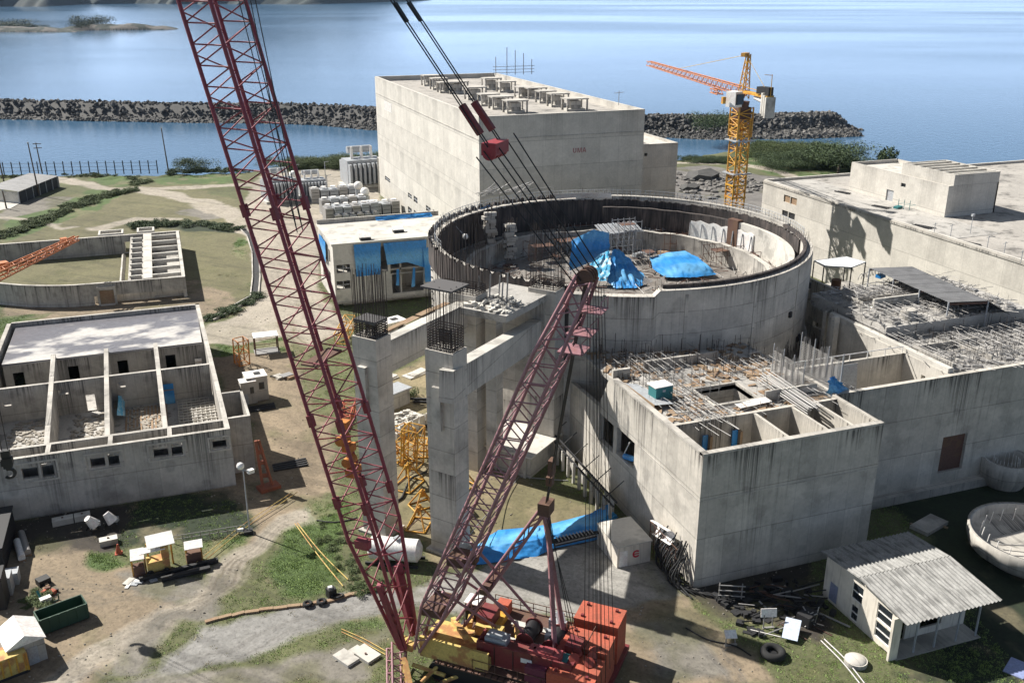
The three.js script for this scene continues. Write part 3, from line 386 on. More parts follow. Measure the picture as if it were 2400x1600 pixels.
  for (const [i, h] of [[-4, 6], [0, 9], [3, 8], [6, 7], [9, 5]]) obj('mast', bar([q[0] + i, q[1], q[2] + 1], [q[0] + i, q[1] + h, q[2] + 1], 0.14), mGalv, ae); for (const y of [0.8, 1.8, 2.8]) obj('rail', bar([q[0] - 5, q[1] + y, q[2] + 1], [q[0] + 10, q[1] + y, q[2] + 1], 0.09), mGalv, ae);
  const r = [109.29,40,-223.98], a2 = thing('roof_aerials', 'small aerial on the right parapet of the tall hall', 'aerial', r); obj('mast', bar(r, [r[0], r[1] + 3.6, r[2]], 0.09), mGalv, a2); obj('arm', bar([r[0] - 1.3, r[1] + 3, r[2]], [r[0] + 1.3, r[1] + 3.2, r[2]], 0.07), mGalv, a2);
  // lower side block on the right
  const E1 = thing('concrete_annex', 'lower flat-roofed concrete block on the right side of the tall hall', 'building', [X1, 0, -225]);
  obj('wall', wall([X1, -225], [127.6, -225], -1, 29.6, -0.6, [[[117.79,27.4,-225][0] - X1, [117.83,26.57,-225][1], [118.68,27.35,-225][0] - X1, [118.68,27.35,-225][1]]]), cLight, E1, { top: 29.6 });
  obj('wall', wall([127.6, -225.6], [127.6, -285], -1, 29.6, -0.6), cLight, E1, { top: 29.6 }); obj('roof', box(X1, 28.5, -285, 127, 29, -225.6), cPale, E1);
  for (const [zx, l] of [[0, 'dark fan box on the low block roof, nearest the hall'], [4.5, 'pale hatch box on the low block roof']]) { const b = thing('roof_box', l, 'roof vent', [X1 + 2 + zx, 29, -228 - zx]); obj('casing', cbox([X1 + 2 + zx, 29, -228 - zx], 2.2, 1.8, 2), zx ? cPale : mDark, b); obj('lid', cbox([X1 + 2 + zx, 30.8, -228 - zx], 2.5, 0.15, 2.3), mGalv, b); }
}
// ---------- building under blue tarpaulins, left of the reactor shell ----------
{
  const X0 = 32.2, X1 = 62, Z0 = -226.5, Z1 = -206.3, T = thing('concrete_building', 'low white flat-roofed building with blue tarpaulins over its front openings', 'building', [X0, 0, Z1]);
  const hx = (a, b) => [a[0] - X0, b[1], b[0] - X0, a[1]], fr = [[[32.8,10.11,-206.3], [35.85,8.26,-206.3]], [[32.56,6.36,-206.3], [35.68,4.51,-206.3]], [[44.96,9.59,-206.3], [52.74,6.91,-206.3]], [[45.21,6.75,-206.3], [52.59,2.22,-206.3]], [[37.74,13.52,-206.3], [44.37,7.6,-206.3]]];
  obj('wall', wall([X0, Z1], [X1, Z1], 1.5, 14.6, -0.5, fr.map(([a, b]) => hx(a, b))), cPale, T, { top: 14.6 });
  const hz = [[4, 9, 7, 13.3], [9, 9, 12, 13.3], [14, 9.4, 16, 12.5], [4, 3.5, 7, 7], [10, 3.5, 15, 7]];
  obj('wall', wall([X0, Z0], [X0, Z1 - 0.5], 1.5, 14.6, -0.5, hz), cPale, T, { top: 14.6 });
  obj('wall', wall([X1, Z0], [X0 + 0.5, Z0], 1.5, 14.6, 0.5), cPale, T, { top: 14.6 });
  obj('roof', box(X0 - 0.3, 14.6, Z0 - 0.3, X1, 15.0, Z1 + 0.35), cPale, T);
  obj('floor_slab', [box(X0 + .5, 7.6, Z0, X1, 8, Z1 - .5), box(X0 - .2, 1.1, Z0, X1, 1.5, Z1 + .2)], cGrey, T);
  obj('footing', [box(X0 + 2, 0, Z0, X1, 1.1, Z1 - 2)], cGrey, T);
  obj('parapet', box(X0 - .2, 15, Z0 - .25, X1, 16, Z0 + .25), cGrey, T);
  obj('partition', [box(X0 + 6, 1.5, Z1 - 8, X1, 14.6, Z1 - 7.5), box(X0 + 15, 1.5, Z1 - 8, X0 + 15.4, 14.6, Z1 - .5)], cGrey, T);
  for (const i of [0, 1]) { const [a, b] = fr[i]; obj('window', [box(a[0], (a[1] + b[1]) / 2 - .08, Z1 - .3, b[0], (a[1] + b[1]) / 2 + .08, Z1 - .2), box((a[0] + b[0]) / 2 - .08, b[1], Z1 - .3, (a[0] + b[0]) / 2 + .08, a[1], Z1 - .2)], mGalv, T); }
  for (const [p, l] of [[[39.82,15,-207.69], 'white roof hatch nearer the front edge of the tarpaulin building'], [[48.47,15,-212.13], 'white roof hatch further back on the tarpaulin building']]) { const h = thing('roof_hatch', l, 'roof hatch', p); obj('kerb', cbox(p, 2.4, 0.5, 1.6), mDark, h); obj('lid', new THREE.BoxGeometry(2.6, 0.1, 1.8).rotateX(0.35).translate(p[0], p[1] + 0.95, p[2] - 0.3), mWhite, h); }
}
function drape(name, label, grid, amp, m, cat = 'tarpaulin', fold = 7, group) { // grid: rows of control points, wrinkled cloth
  const R = grid.length, Cn = grid[0].length, n = 14, U = (Cn - 1) * n, W = (R - 1) * n, P = [], I = [], sd = rr(0, 50);
  const bil = (s, t) => { const i = Math.min(R - 2, Math.floor(t)), j = Math.min(Cn - 2, Math.floor(s)); return mixp(mixp(grid[i][j], grid[i][j + 1], s - j), mixp(grid[i + 1][j], grid[i + 1][j + 1], s - j), t - i); };
  for (let a = 0; a <= W; a++) for (let b = 0; b <= U; b++) { const p = bil(b / n, a / n), e = Math.min(1, b / 3, (U - b) / 3 + .3, a / 3), w = (fbm(b / U * fold * Cn + sd, a / W * fold * 0.35 * R + sd, 4) - 0.5) * amp; P.push(p[0] + w * 0.8, p[1] + w * (0.5 + 0.5 * e), p[2] + w); }
  for (let a = 0; a < W; a++) for (let b = 0; b < U; b++) { const k = a * (U + 1) + b; I.push(k, k + 1, k + U + 2, k, k + U + 2, k + U + 1); }
  const g = new THREE.BufferGeometry(); g.setAttribute('position', new THREE.Float32BufferAttribute(P, 3)); g.setIndex(I); g.computeVertexNormals();
  const t = obj(name, g, m); tag(t, label, cat, group); return t;
}
drape('tarpaulin', 'square blue tarpaulin hanging over the left front opening of the white building', [[[36.86,14.59,-205.8], [42.97,14.56,-205.8]], [[37.02,7.22,-205.7], [42.59,7.22,-205.7]]], 0.35, tarp, 'tarpaulin', 3);
drape('tarpaulin', 'wide blue tarpaulin hanging over the right front opening of the white building', [[[43.57,14.33,-205.8], [48.31,14.32,-205.8], [53.36,14.29,-205.8]], [[44.17,9.34,-205.6], [48.82,9.46,-205.6], [53.09,7.71,-205.6]]], 0.4, tarp, 'tarpaulin', 3);
drape('tarpaulin', 'blue tarpaulin trailing down at the right end of the white building', [[[52.48,12.43,-205.4], [53.71,12.58,-205.4]], [[52.52,4.62,-204.8], [54.35,4.81,-204.4]]], 0.4, tarp, 'tarpaulin', 3);
drape('tarpaulin', 'narrow torn blue strip hanging left over the lower front opening', [[[46.26,8.09,-205.7], [46.72,8.05,-205.7]], [[45.88,4.3,-205.6], [46.71,4.21,-205.6]]], 0.25, tarp, 'tarpaulin', 3);
drape('tarpaulin', 'narrow torn blue strip hanging right over the lower front opening', [[[50.06,8.11,-205.7], [50.57,8.06,-205.7]], [[49.49,3.53,-205.6], [50.38,3.57,-205.6]]], 0.25, tarp, 'tarpaulin', 3);
drape('tarpaulin', 'blue tarpaulin over the side openings of the white building', [[[31.75, 13.8, -222.5], [31.75, 13.8, -213.5]], [[31.6, 8.2, -222.5], [31.6, 9, -213.5]]], 0.35, tarp, 'tarpaulin', 4);
drape('tarpaulin', 'rolled blue tarpaulin lying along the far roof edge of the white building', [[[46, 15.9, -225.6], [60, 15.9, -225.6]], [[46, 15.1, -224.6], [60, 15.1, -224.4]]], 0.5, tarp, 'tarpaulin', 9);
// ---------- roofless building on the left ----------
{
  const ZF = -191.3, ZN = -129.8, h = 9.1, xr = (z) => lerp(2.75, 4.05, (z - ZF) / (ZN - ZF)), XL = -30.9, T = thing('roofless_building', 'grey concrete shell of four open bays with a flat slab over the far end', 'building', [0, 0, ZN]);
  const Y = 3.2, niche = [[[-23.61,8.14,-129.8], [-18.97,5.57,-129.8]], [[-15.07,8.13,-129.8], [-10.71,5.84,-129.8]], [[-6.93,8.25,-129.8], [-2.35,5.93,-129.8]], [[1.17,7.96,-129.8], [3.6,6.11,-129.8]]];
  const holes = []; niche.forEach(([a, b], i) => { const w = b[0] - a[0], hh = a[1] - b[1], s = a[0] - XL; if (i < 3) holes.push([s + .1 * w, b[1] + .15 * hh, s + .52 * w, a[1] - .2 * hh], [s + .62 * w, b[1] + .1 * hh, s + .94 * w, a[1] - .12 * hh]); else holes.push([s + .12 * w, b[1] + .12 * hh, s + .9 * w, a[1] - .15 * hh]); });
  obj('front_wall', wall([XL, ZN], [4.05, ZN], -.5, h, -0.6, holes), cGrey, T, { top: h });
  niche.forEach(([a, b], i) => { const f = obj('window_surround', [box(a[0] - .1, a[1], ZN, b[0] + .1, a[1] + .25, ZN + .14), box(a[0] - .1, b[1] - .25, ZN, b[0] + .1, b[1], ZN + .14), box(a[0] - .35, b[1] - .25, ZN, a[0] - .1, a[1] + .25, ZN + .14), box(b[0] + .1, b[1] - .25, ZN, b[0] + .35, a[1] + .25, ZN + .14)], cGrey, T); });
  obj('inner_wall', wall([XL, -133.2], [3.95, -133.2], Y, 9, -0.6), cGrey, T, { top: 9 });
  obj('gutter_floor', box(XL, 7.2, -133.2, 3.9, 7.5, ZN - .6), cDeck, T);
  for (const x of [-19.8, -11.9, -4.1]) obj('gutter_divider', box(x - .3, 7.5, -133.2, x + .3, 9.04, ZN - .6), cGrey, T);
  obj('side_wall', wall([xr(ZN - .6), ZN - .6], [2.75, ZF], -.5, h, -0.7), cGrey, T, { top: h });
  obj('side_wall', wall([XL, ZF + .6], [XL, ZN - .6], -.5, h, 0.7), cGrey, T, { top: h });
  obj('back_wall', wall([2.75, ZF], [XL, ZF], -.5, h, -0.6), cGrey, T, { top: h });
  const doorsX = [-29.2, -20.6, -12.6, -4.6];
  obj('bay_wall', wall([XL + .7, -170.8], [2.4, -170.8], Y - .5, 8, -0.5, doorsX.map((x) => [x - XL - .4, Y, x - XL + 1.3, Y + 3.2])), cGrey, T, { top: 8 });
  obj('cross_wall', wall([XL + .7, -157], [2.7, -157], Y, 8.95, -0.6, [[1.4, 6, 2.6, 6.6], [9.6, 6.8, 11, 7.6], [18.5, 6.8, 19.6, 7.6], [13.4, Y, 14.8, Y + 3]]), cGrey, T, { top: 8.95 });
  for (const [a, b] of [[-21.8, -19.8], [-13.4, -12], [-5.3, -4.3]]) obj('partition', [wall([a, -170.8], [b, -133.8], Y, 9, 0.7)], cGrey, T, { top: 9 });
  obj('roof', box(XL + .7, 7.9, ZF + .6, 2.2, 8.3, -170.4), mat(tex(512, 512, (u, v) => { const p = smooth(0.41, 0.6, fbm(u * 5 + 2, v * 5 + 7, 6) * 0.85 + (v - .5) * -0.42 + (u > .75 ? (u - .75) * 0.5 : 0) - 0.03), f = fbm(u * 60, v * 60, 3, 60), k = .8 + .4 * f; return [lerp(0.17, 0.5, p) * k, lerp(0.165, 0.48, p) * k, lerp(0.18, 0.455, p) * k]; }), 0, 0.9, { roughnessMap: tex(512, 512, (u, v) => { const p = smooth(0.41, 0.6, fbm(u * 5 + 2, v * 5 + 7, 6) * 0.85 + (v - .5) * -0.42 + (u > .75 ? (u - .75) * 0.5 : 0) - 0.03), k = lerp(.25, .92, p); return [k, k, k]; }, false), roughness: 1 }), T, { keepUV: true });
  obj('floor', box(XL + .7, Y - .3, -170.8, 2.9, Y, -133.8), cDeck, T);
  const rub = []; for (let i = 0; i < 500; i++) { const bx = [-25, -16, -8, 0][i % 4] + rr(-2.6, 2.8), bz = rr(-156, -146.5), s = rr(.1, .5); rub.push(new THREE.BoxGeometry(s * 2, s * .5, s).rotateY(rr(0, 3)).translate(bx, Y + s * .2, bz)); }
  obj('rubble', rub, cRubble, T, { kind: 'stuff' });
  const bay3 = []; for (let i = 0; i < 12; i++) bay3.push(box(-11 + .55 * i, Y, -156, -10.7 + .55 * i, Y + .12, -145)); obj('planks', bay3, mWood, T);
  const bay4 = []; for (let i = 0; i < 9; i++) { bay4.push(box(-3 + .7 * i, Y, -156, -2.9 + .7 * i, Y + .3, -145.5)); bay4.push(box(-3, Y + .3, -156 + i * 1.1, 2.8, Y + .42, -155.85 + i * 1.1)); } obj('formwork_grid', bay4, cPale, T);
  // open box on the side
  const B = thing('concrete_annex', 'small open-topped concrete box on the right side of the roofless building', 'building', [7, 0, -134]);
  obj('wall', wall([3.9, -133.6], [7.2, -133.6], -.5, 9, -0.4), cGrey, B, { top: 9 }); obj('wall', wall([7.2, -134], [6.95, -143.4], -.5, 9, -0.4), cGrey, B, { top: 9 }); obj('wall', wall([6.6, -143.4], [3.6, -143.4], -.5, 9, 0.4), cGrey, B, { top: 9 }); obj('floor', box(4, 4.5, -143, 6.6, 4.8, -134), cDeck, B); obj('inner_wall', box(4, 4.8, -136.4, 6.6, 8, -136.1), cGrey, B);
}
for (const [a, w, hh, m, l, n] of [[[-4.09,4.46,-156.6], 1.6, 3.4, tarp, 'deep blue panel leaning on the cross wall of the right-hand bay', 'panel'], [[1.18,4.66,-170.3], 1.2, 2.2, mWhite, 'pale sheet leaning on the back wall of the right-hand far bay', 'panel']]) { const t = thing(n, l, 'panel', [a[0], 3.2, a[2]]); obj('sheet', new THREE.BoxGeometry(w, hh, .08).rotateX(-.12).translate(a[0], 3.2 + hh / 2, a[2] + .35), m, t); obj('batten', new THREE.BoxGeometry(w, .12, .1).rotateX(-.12).translate(a[0], 3.2 + hh * .7, a[2] + .36), mWood, t); }
drape('tarpaulin', 'light blue sheet laid along the partition of the third bay', [[[-11.77,6,-155.62], [-11.1,4.4,-158.61]], [[-11.8,6,-147.5], [-11.02,3.4,-152.91]]], 0.25, tarpPale, 'tarpaulin', 5);
// ---------- basin with curved wall ----------
{
  const T = thing('concrete_basin', 'open concrete basin with a curved near wall and a grid of beams', 'basin', [0, 0, -230]), h = 5.1;
  obj('far_wall', wall([-75, -274.2], [1.1, -273.4], -4.5, h, -.8, [[61.5, .2, 64.5, 3.2]]), cGrey, T, { top: h });
  const near = [[-38.61,5.1,-234.76], [-33.58,5.1,-231.45], [-28.71,5.1,-229.32], [-23.59,5.1,-227.85], [-19.13,5.1,-227.5]], c = new THREE.CatmullRomCurve3([[-75, h, -262], [-55, h, -246]].concat(near).map(V)).getPoints(40);
  const parts = []; for (let i = 0; i + 1 < c.length; i++) parts.push(wall([c[i].x, c[i].z], [c[i + 1].x, c[i + 1].z], -1, h, -.7)); obj('curved_wall', parts, cGrey, T, { top: h });
  const e = c.at(-1); obj('near_wall', wall([e.x, e.z], [.9, -226.4], 2.1, h, -.7), cGrey, T, { top: h }); obj('recessed_wall', wall([e.x, e.z - 1.6], [.3, -228.2], -1, 2.1, -.5), cGrey, T);
  const w0 = [-18.32,4,-228.78], w1 = [-14.3,4,-227.33]; obj('outlet_frame', [box(w0[0], -.3, e.z - .4, w0[0] + .5, 4.4, e.z + .7), box(w1[0] - .5, -.3, e.z - .4, w1[0], 4.4, e.z + .7), box(w0[0] + .5, 3.6, e.z - .4, w1[0] - .5, 4.3, e.z + .7)], cGrey, T); obj('timber_boards', box(w0[0] + .5, .2, e.z - .2, w1[0] - .5, 3.3, e.z + .3), mWood, T); obj('sill', box(w0[0] + .5, -.2, e.z - .4, w1[0] - .5, .2, e.z + 1.1), cPale, T);
  obj('side_wall', wall([.95, -227.1], [.95, -273.4], -1, h, -.8), cPale, T, { top: h });
  obj('beam_wall', [wall([-8.3, -230], [-8.3, -273.4], -4, h, .6), wall([-11.6, -230], [-11.6, -273.4], -4, h - .6, .6)], cGrey, T, { top: h });
  obj('slab', [box(-8.2, 4.6, -273, -6.2, h + .05, -228)], cPale, T); obj('slab', box(-11.4, 3.4, -273, -8.4, 3.8, -230), cDeck, T);
  for (let i = 0; i < 7; i++) { const z = -270.5 + i * 6.6; obj('beam', box(-6.2, 4.3, z - .35, .1, h + .02, z + .35), cPale, T); }
  for (let i = 0; i < 8; i++) { const z = -270 + i * 5.4; obj('baffle', box(-11.3, 3.8, z - .3, -8.6, 4.9, z + .3), cPale, T); }
  obj('chamber_floor', box(-6.2, .2, -273, .1, .6, -228), cDeck, T); obj('pit_floor', box(-75, -4.6, -274, -8.6, -4.2, -229.5), mat(tex(256, 256, (u, v) => { const n = fbm(u * 8, v * 8, 5, 8), s = smooth(.45, .6, n); return [lerp(.2, .4, s), lerp(.13, .34, s), lerp(.08, .26, s)]; }), 30), T);
  obj('ramp', new THREE.BoxGeometry(3, .5, 40).rotateZ(-1.0).translate(-13.2, -.5, -251), cGrey, T);
  for (const [p, q] of [[[-19.74,5.3,-275.47], [-13.37,5.3,-274.08]], [[-9.89,5.3,-274.66], [-5.39,5.3,-274.33]]]) { obj('chamber_box', [box(p[0], 3, -280, q[0], 5.4, -279.4), box(p[0], 3, -275.6, q[0], 5.4, -275), box(p[0], 3, -279.4, p[0] + .5, 5.4, -275.6), box(q[0] - .5, 3, -279.4, q[0], 5.4, -275.6), box(p[0], 0, -280, q[0], 3, -275)], cPale, T); }
}
// ---------- long low concrete building at the right ----------
{
  const X0 = 149, Z0 = -216, Z1 = -96, h = 20, T = thing('concrete_building', 'long pale flat-roofed concrete building beside the sea at right', 'building', [X0, 0, Z1]);
  const hz = (a, b) => [a[2] - Z0, b[1], b[2] - Z0, a[1]], ws = [[[149,17.88,-206.49], [149,16.04,-203.8]], [[149,17.85,-203.59], [149,16.03,-200.95]], [[149,13.87,-206.63], [149,12.4,-204.11]], [[149,13.86,-203.83], [149,12.25,-201.14]]];
  obj('wall', wall([X0, Z0], [X0, Z1], -1, h, -.7, ws.map(([a, b]) => hz(a, b))), cLight, T, { top: h });
  ws.forEach(([a, b], i) => obj(i < 2 ? 'shutter' : 'window', box(X0 + .25, b[1], a[2], X0 + .4, a[1], b[2]), i < 2 ? mWood : mDark, T));
  obj('wall', wall([X0 + .7, Z1], [260, Z1], -1, h, -.7), cLight, T, { top: h }); obj('wall', wall([260, Z0], [X0 + .7, Z0], -1, h, .7), cLight, T, { top: h });
  obj('roof', box(X0 + .7, 18.9, Z0 + .7, 260, 19.4, Z1 - .7), cRoof, T); obj('roof_edge', [box(X0 - .15, 19.2, Z0, X0, 19.7, Z1)], cGrey, T);
  obj('roof_paving', box(X0 + 1.2, 19.4, Z0 + 1, X0 + 14.2, 19.47, -150), cDeck, T);
  const P = thing('penthouse', 'white concrete penthouse with slatted roof on the long right building', 'building', [163.3, 19.4, -166.3]);
  const d0 = [163.3,22.2,-185.72], d1 = [163.3,20,-183.25], w0 = [163.3,24.56,-181.23], w1 = [163.3,23.7,-179.62], zz = -199.5;
  obj('wall', wall([163.3, zz], [163.3, -166.3], 19.4, 26.5, -.4, [[d0[2] - zz, 19.5, d1[2] - zz, d0[1]], [w0[2] - zz, w1[1], w1[2] - zz, w0[1]]]), cLight, P, { top: 26.5 });
  obj('door', box(163.55, 19.5, d0[2], 163.65, d0[1], d1[2]), mGalv, P); obj('window', [box(163.55, w1[1], w0[2], 163.65, w0[1], w1[2])], mGlass, P);
  obj('wall', wall([163.7, -166.3], [177.6, -166.3], 19.4, 26.5, -.4), cLight, P, { top: 26.5 }); obj('wall', wall([177.6, -166.3], [177.6, zz], 19.4, 26.5, -.4), cLight, P, { top: 26.5 }); obj('wall', wall([177.6, zz], [163.7, zz], 19.4, 26.5, -.4), cLight, P, { top: 26.5 });
  obj('roof', box(163.7, 25.3, zz + .4, 177.2, 25.7, -166.7), cPale, P);
  const U = obj('upper_storey', [wall([164.6, -183], [164.6, -166.35], 25.7, 28.9, -.4), wall([165, -166.35], [177.55, -166.35], 26.5, 28.9, -.4), wall([177.5, -166.75], [177.5, -183], 25.7, 28.9, -.4), wall([177.1, -183], [165, -183], 25.7, 28.9, -.4), box(165, 27.3, -182.5, 177, 27.6, -166.8)], cLight, P, { top: 28.9 });
  for (let i = 0; i < 6; i++) obj('roof_beam', box(165, 28.3, -181.5 + i * 2.7, 177.1, 28.92, -180.9 + i * 2.7), cPale, P);
  for (const [p, l] of [[[159.93,19.5,-177.36], 'stack of teal scaffold frames on the roof left of the penthouse door'], [[165.56,19.5,-177.99], 'teal scaffold frames standing on the roof beside the penthouse wall']]) { const s = thing('scaffold', l, 'scaffold', p); for (let i = 0; i < 3; i++) { const x = p[0] + i * .5, z = p[2] + i * 1.3; obj('upright', bar([x, p[1], z], [x, p[1] + 2.2, z], .07), mTeal, s); obj('crossbar', bar([x, p[1] + 1.1, z], [x + .5, p[1] + 1.4, z + 1.3], .06), mTeal, s); } obj('stack', cbox([p[0], p[1], p[2]], 2, .5, 1.2, .3), mTeal, s); }
  const posts = [[151.41,19.5,-151.69], [157.28,19.5,-152.37], [150.88,19.5,-141.37], [150.35,19.5,-136.67], [148.13,19.5,-130.53], [149.09,19.5,-153.91]];
  posts.forEach((p, i) => { const t = thing('roof_post', ['thin pole near the roof edge, third from the left on the right roof', 'taller thin pole with a small box on the bare right roof', 'thin pole on the right roof just right of the pole with the box', 'second thin pole from the right edge on the right roof', 'thin pole on the right roof nearest the right edge', 'leftmost thin pole on the bare right roof'][i], 'pole', p, i === 1 ? null : 'thin poles on the right roof'); obj('pole', bar(p, [p[0], p[1] + (i === 1 ? 4 : 2.6), p[2]], .07), mGalv, t); obj('crosspiece', i === 1 ? cbox([p[0], p[1] + 3.6, p[2]], .6, .5, .5) : bar([p[0] - .6, p[1] + 2.2, p[2]], [p[0] + .6, p[1] + 2.4, p[2]], .05), mGalv, t); });
  [[151.54,19.5,-160.22], [156.3,19.5,-179.55], [151.24,19.5,-160.33], [149.92,19.5,-145.54], [158.71,19.5,-196.61]].forEach((p, i) => { const t = thing('timber_stack', ['flat stack of dark boards near the front roof edge', 'small dark board pile left of the penthouse', 'long dark boards lying on the bare roof near its edge', 'dark boards on the bare roof at the right edge', 'small dark scrap at the far left of the roof'][i], 'timber', p); for (let k = 0; k < 4; k++) obj('board', cbox([p[0] + k * .35, p[1] + (k % 2) * .1, p[2]], .3, .12, rr(3, 5), .2 + k * .05), mDark, t); });
}
// ---------- reactor shell ----------
const RC = [73.7, -149.4], RO = 30.6, RS = 1.084, RY0 = -3.2, pol = (r, deg, y = 0) => [RC[0] + r * RS * Math.cos(deg * Math.PI / 180), y + RY0, RC[1] + r * RS * Math.sin(deg * Math.PI / 180)];
function ringWall(r0, r1, a0, a1, y0, yTop, step = 2) { // curved wall between two radii; yTop(deg)
  const P = [], UV = [], n = Math.max(2, Math.ceil((a1 - a0) / step)), S = 20, q = (A, B, C, D, ua, ub, va, vb) => { P.push(...A, ...B, ...C, ...A, ...C, ...D); UV.push(ua, va, ub, va, ub, vb, ua, va, ub, vb, ua, vb); };
  for (let i = 0; i < n; i++) {
    const a = lerp(a0, a1, i / n), b = lerp(a0, a1, (i + 1) / n), ya = yTop(a), yb = yTop(b), m = (ya + yb) / 2, u0 = a * Math.PI / 180 * RO / S, u1 = b * Math.PI / 180 * RO / S, v0 = (y0 - m) / S;
    const o0 = pol(r1, a, y0), o1 = pol(r1, b, y0), O0 = pol(r1, a, ya), O1 = pol(r1, b, yb), i0 = pol(r0, a, y0), i1 = pol(r0, b, y0), J0 = pol(r0, a, ya), J1 = pol(r0, b, yb);
    q(o1, o0, O0, O1, u1, u0, v0, 0); q(i0, i1, J1, J0, u0, u1, v0, 0); q(O0, J0, J1, O1, u0, u1, .3, .4);
    if (i === 0 && a1 - a0 < 359) q(o0, i0, J0, O0, 0, .1, v0, 0); if (i === n - 1 && a1 - a0 < 359) q(i1, o1, O1, J1, 0, .1, v0, 0);
  }
  const g = new THREE.BufferGeometry(); g.setAttribute('position', new THREE.Float32BufferAttribute(P, 3)); g.setAttribute('uv', new THREE.Float32BufferAttribute(UV, 2)); g.computeVertexNormals(); return g;
}
const K = { keepUV: true };
{
  const T = thing('reactor_shell', 'huge round unfinished concrete shell, open at the top', 'reactor building', [RC[0], 0, RC[1]]);
  const top = (a) => { a = ((a % 360) + 360) % 360; return a > 105 && a < 129 ? 29.1 : 30; };
  obj('outer_wall', ringWall(29.3, RO, 0, 360, -1, top, 1.5), cRing, T, K);
  
  const cFloorD = cDeck.clone(); cFloorD.userData = { S: 24 }; cFloorD.color.setRGB(.55, .52, .5); obj('annulus_floor', ringWall(25.0, 29.3, 0, 360, 22.6, () => 23.4), cFloorD, T, K);
  obj('ledge_wall', ringWall(24.4, 25.4, 175, 425, 18, (a) => 24.2 + .5 * fbm(a * .2 + 50, 3, 2)), cGrey, T, K);
  const fl = new THREE.CylinderGeometry(26.6, 26.6, .6, 64).translate(RC[0], 17, RC[1]); obj('floor', fl, cFloorD, T);
  // rusty formwork and reinforcement standing on the left part of the rim
  const mCollar = mat(tex(512, 256, (u, v) => { const r = smooth(.35, .7, fbm(u * 120, v * 4, 3, 120, 4)), n = fbm(u * 16, v * 8, 4, 16, 8), k = .4 + .9 * n; return [lerp(.028, .115, r * n) * k * 1.3, lerp(.024, .09, r * n) * k * 1.3, lerp(.023, .08, r * n) * k * 1.3]; }), 20, .95);
  obj('rusty_collar', ringWall(RO + .02, RO + .3, 128, 296, 26.4, (a) => 30.5 + .35 * Math.sin(a * 1.7) + (rnd() - .5) * .5, 1.2), mCollar, T, K);
  obj('rusty_collar', ringWall(29.0, 29.28, 150, 385, 24, (a) => 29.8 + (rnd() - .5) * .4, 1.2), mCollar, T, K);
  obj('stained_patch', ringWall(RO + .02, RO + .12, 128, 163, 18.5, () => 26.4, 2), mCollar, T, K);
  obj('inner_wall', ringWall(27.2, 28.0, -70, -17, 16, (a) => 28.4 + .3 * fbm(a * .3 + 90, 1, 2)), mCollar, T, K); obj('inner_wall', ringWall(27.2, 28.0, -12, 60, 16, () => 28.6), cPale, T, K); obj('rusty_plate', ringWall(26.9, 28.1, -17, -12, 16, () => 29), mRust, T, K);
  obj('rim_kerb', ringWall(29.2, 29.7, 8, 104, 30, () => 30.55), mCollar, T, K); obj('rim_kerb', ringWall(29.4, 30.5, 280, 368, 30, () => 30.5), cGrey, T, K);
  // upright bars and guard rails round the rim
  const bars = [], rails = []; for (let i = 0; i < 620; i++) { const a = rr(0, 360), p = pol(rr(29.2, 30.6), a, 29.9), h = (a > 100 && a < 300 ? 2.2 : 1.5) * (.2 + Math.pow(rnd(), 1.8)); bars.push(bar(p, [p[0] + rr(-.3, .3), p[1] + h, p[2] + rr(-.3, .3)], .028, 4)); }
  obj('starter_bars', bars, mRebar, T, { kind: 'stuff' });
  for (let i = 0; i < 120; i++) { const a = 180 + i * 1.7, p = pol(29.9, a, 30.2), q = pol(29.9, a + 1.7, 30.2); for (const y of [.9, 1.5]) rails.push(bar([p[0], p[1] + y, p[2]], [q[0], q[1] + y, q[2]], .045, 4)); rails.push(bar(p, [p[0], p[1] + 1.5, p[2]], .05, 4)); }
  obj('guard_rail', rails, mGalv, T, { kind: 'stuff' });
  const win = []; for (const [a, y] of [[60, 22], [52, 16.5], [50, 16.5], [47, 15], [38, 23.5]]) { const p = pol(RO, a, y); win.push(cbox([p[0], p[1], p[2]], .7, .9, .7, -a * Math.PI / 180)); } obj('wall_recess', win, mDark, T);
  for (let i = 0; i < 5; i++) { const p = pol(RO, 35 + i * 21, 8); obj('pilaster', cbox(p, .5, 21.3, .22, Math.PI / 2 - (35 + i * 21) * Math.PI / 180), cRing, T, { top: 26.1 }); }
  // lit side wall seen under the collar: pale curtain of run-off, with climbing irons
  for (let i = 0; i < 10; i++) { const p = pol(RO + .15, 187, 14 + i * 1.3); obj('climbing_iron', cbox(p, .25, .12, .9, 0), mDark, T); }
  obj('doorway_lintel', ringWall(RO, RO + .5, 22, 40, 12, () => 15), cGrey, T, K);
}
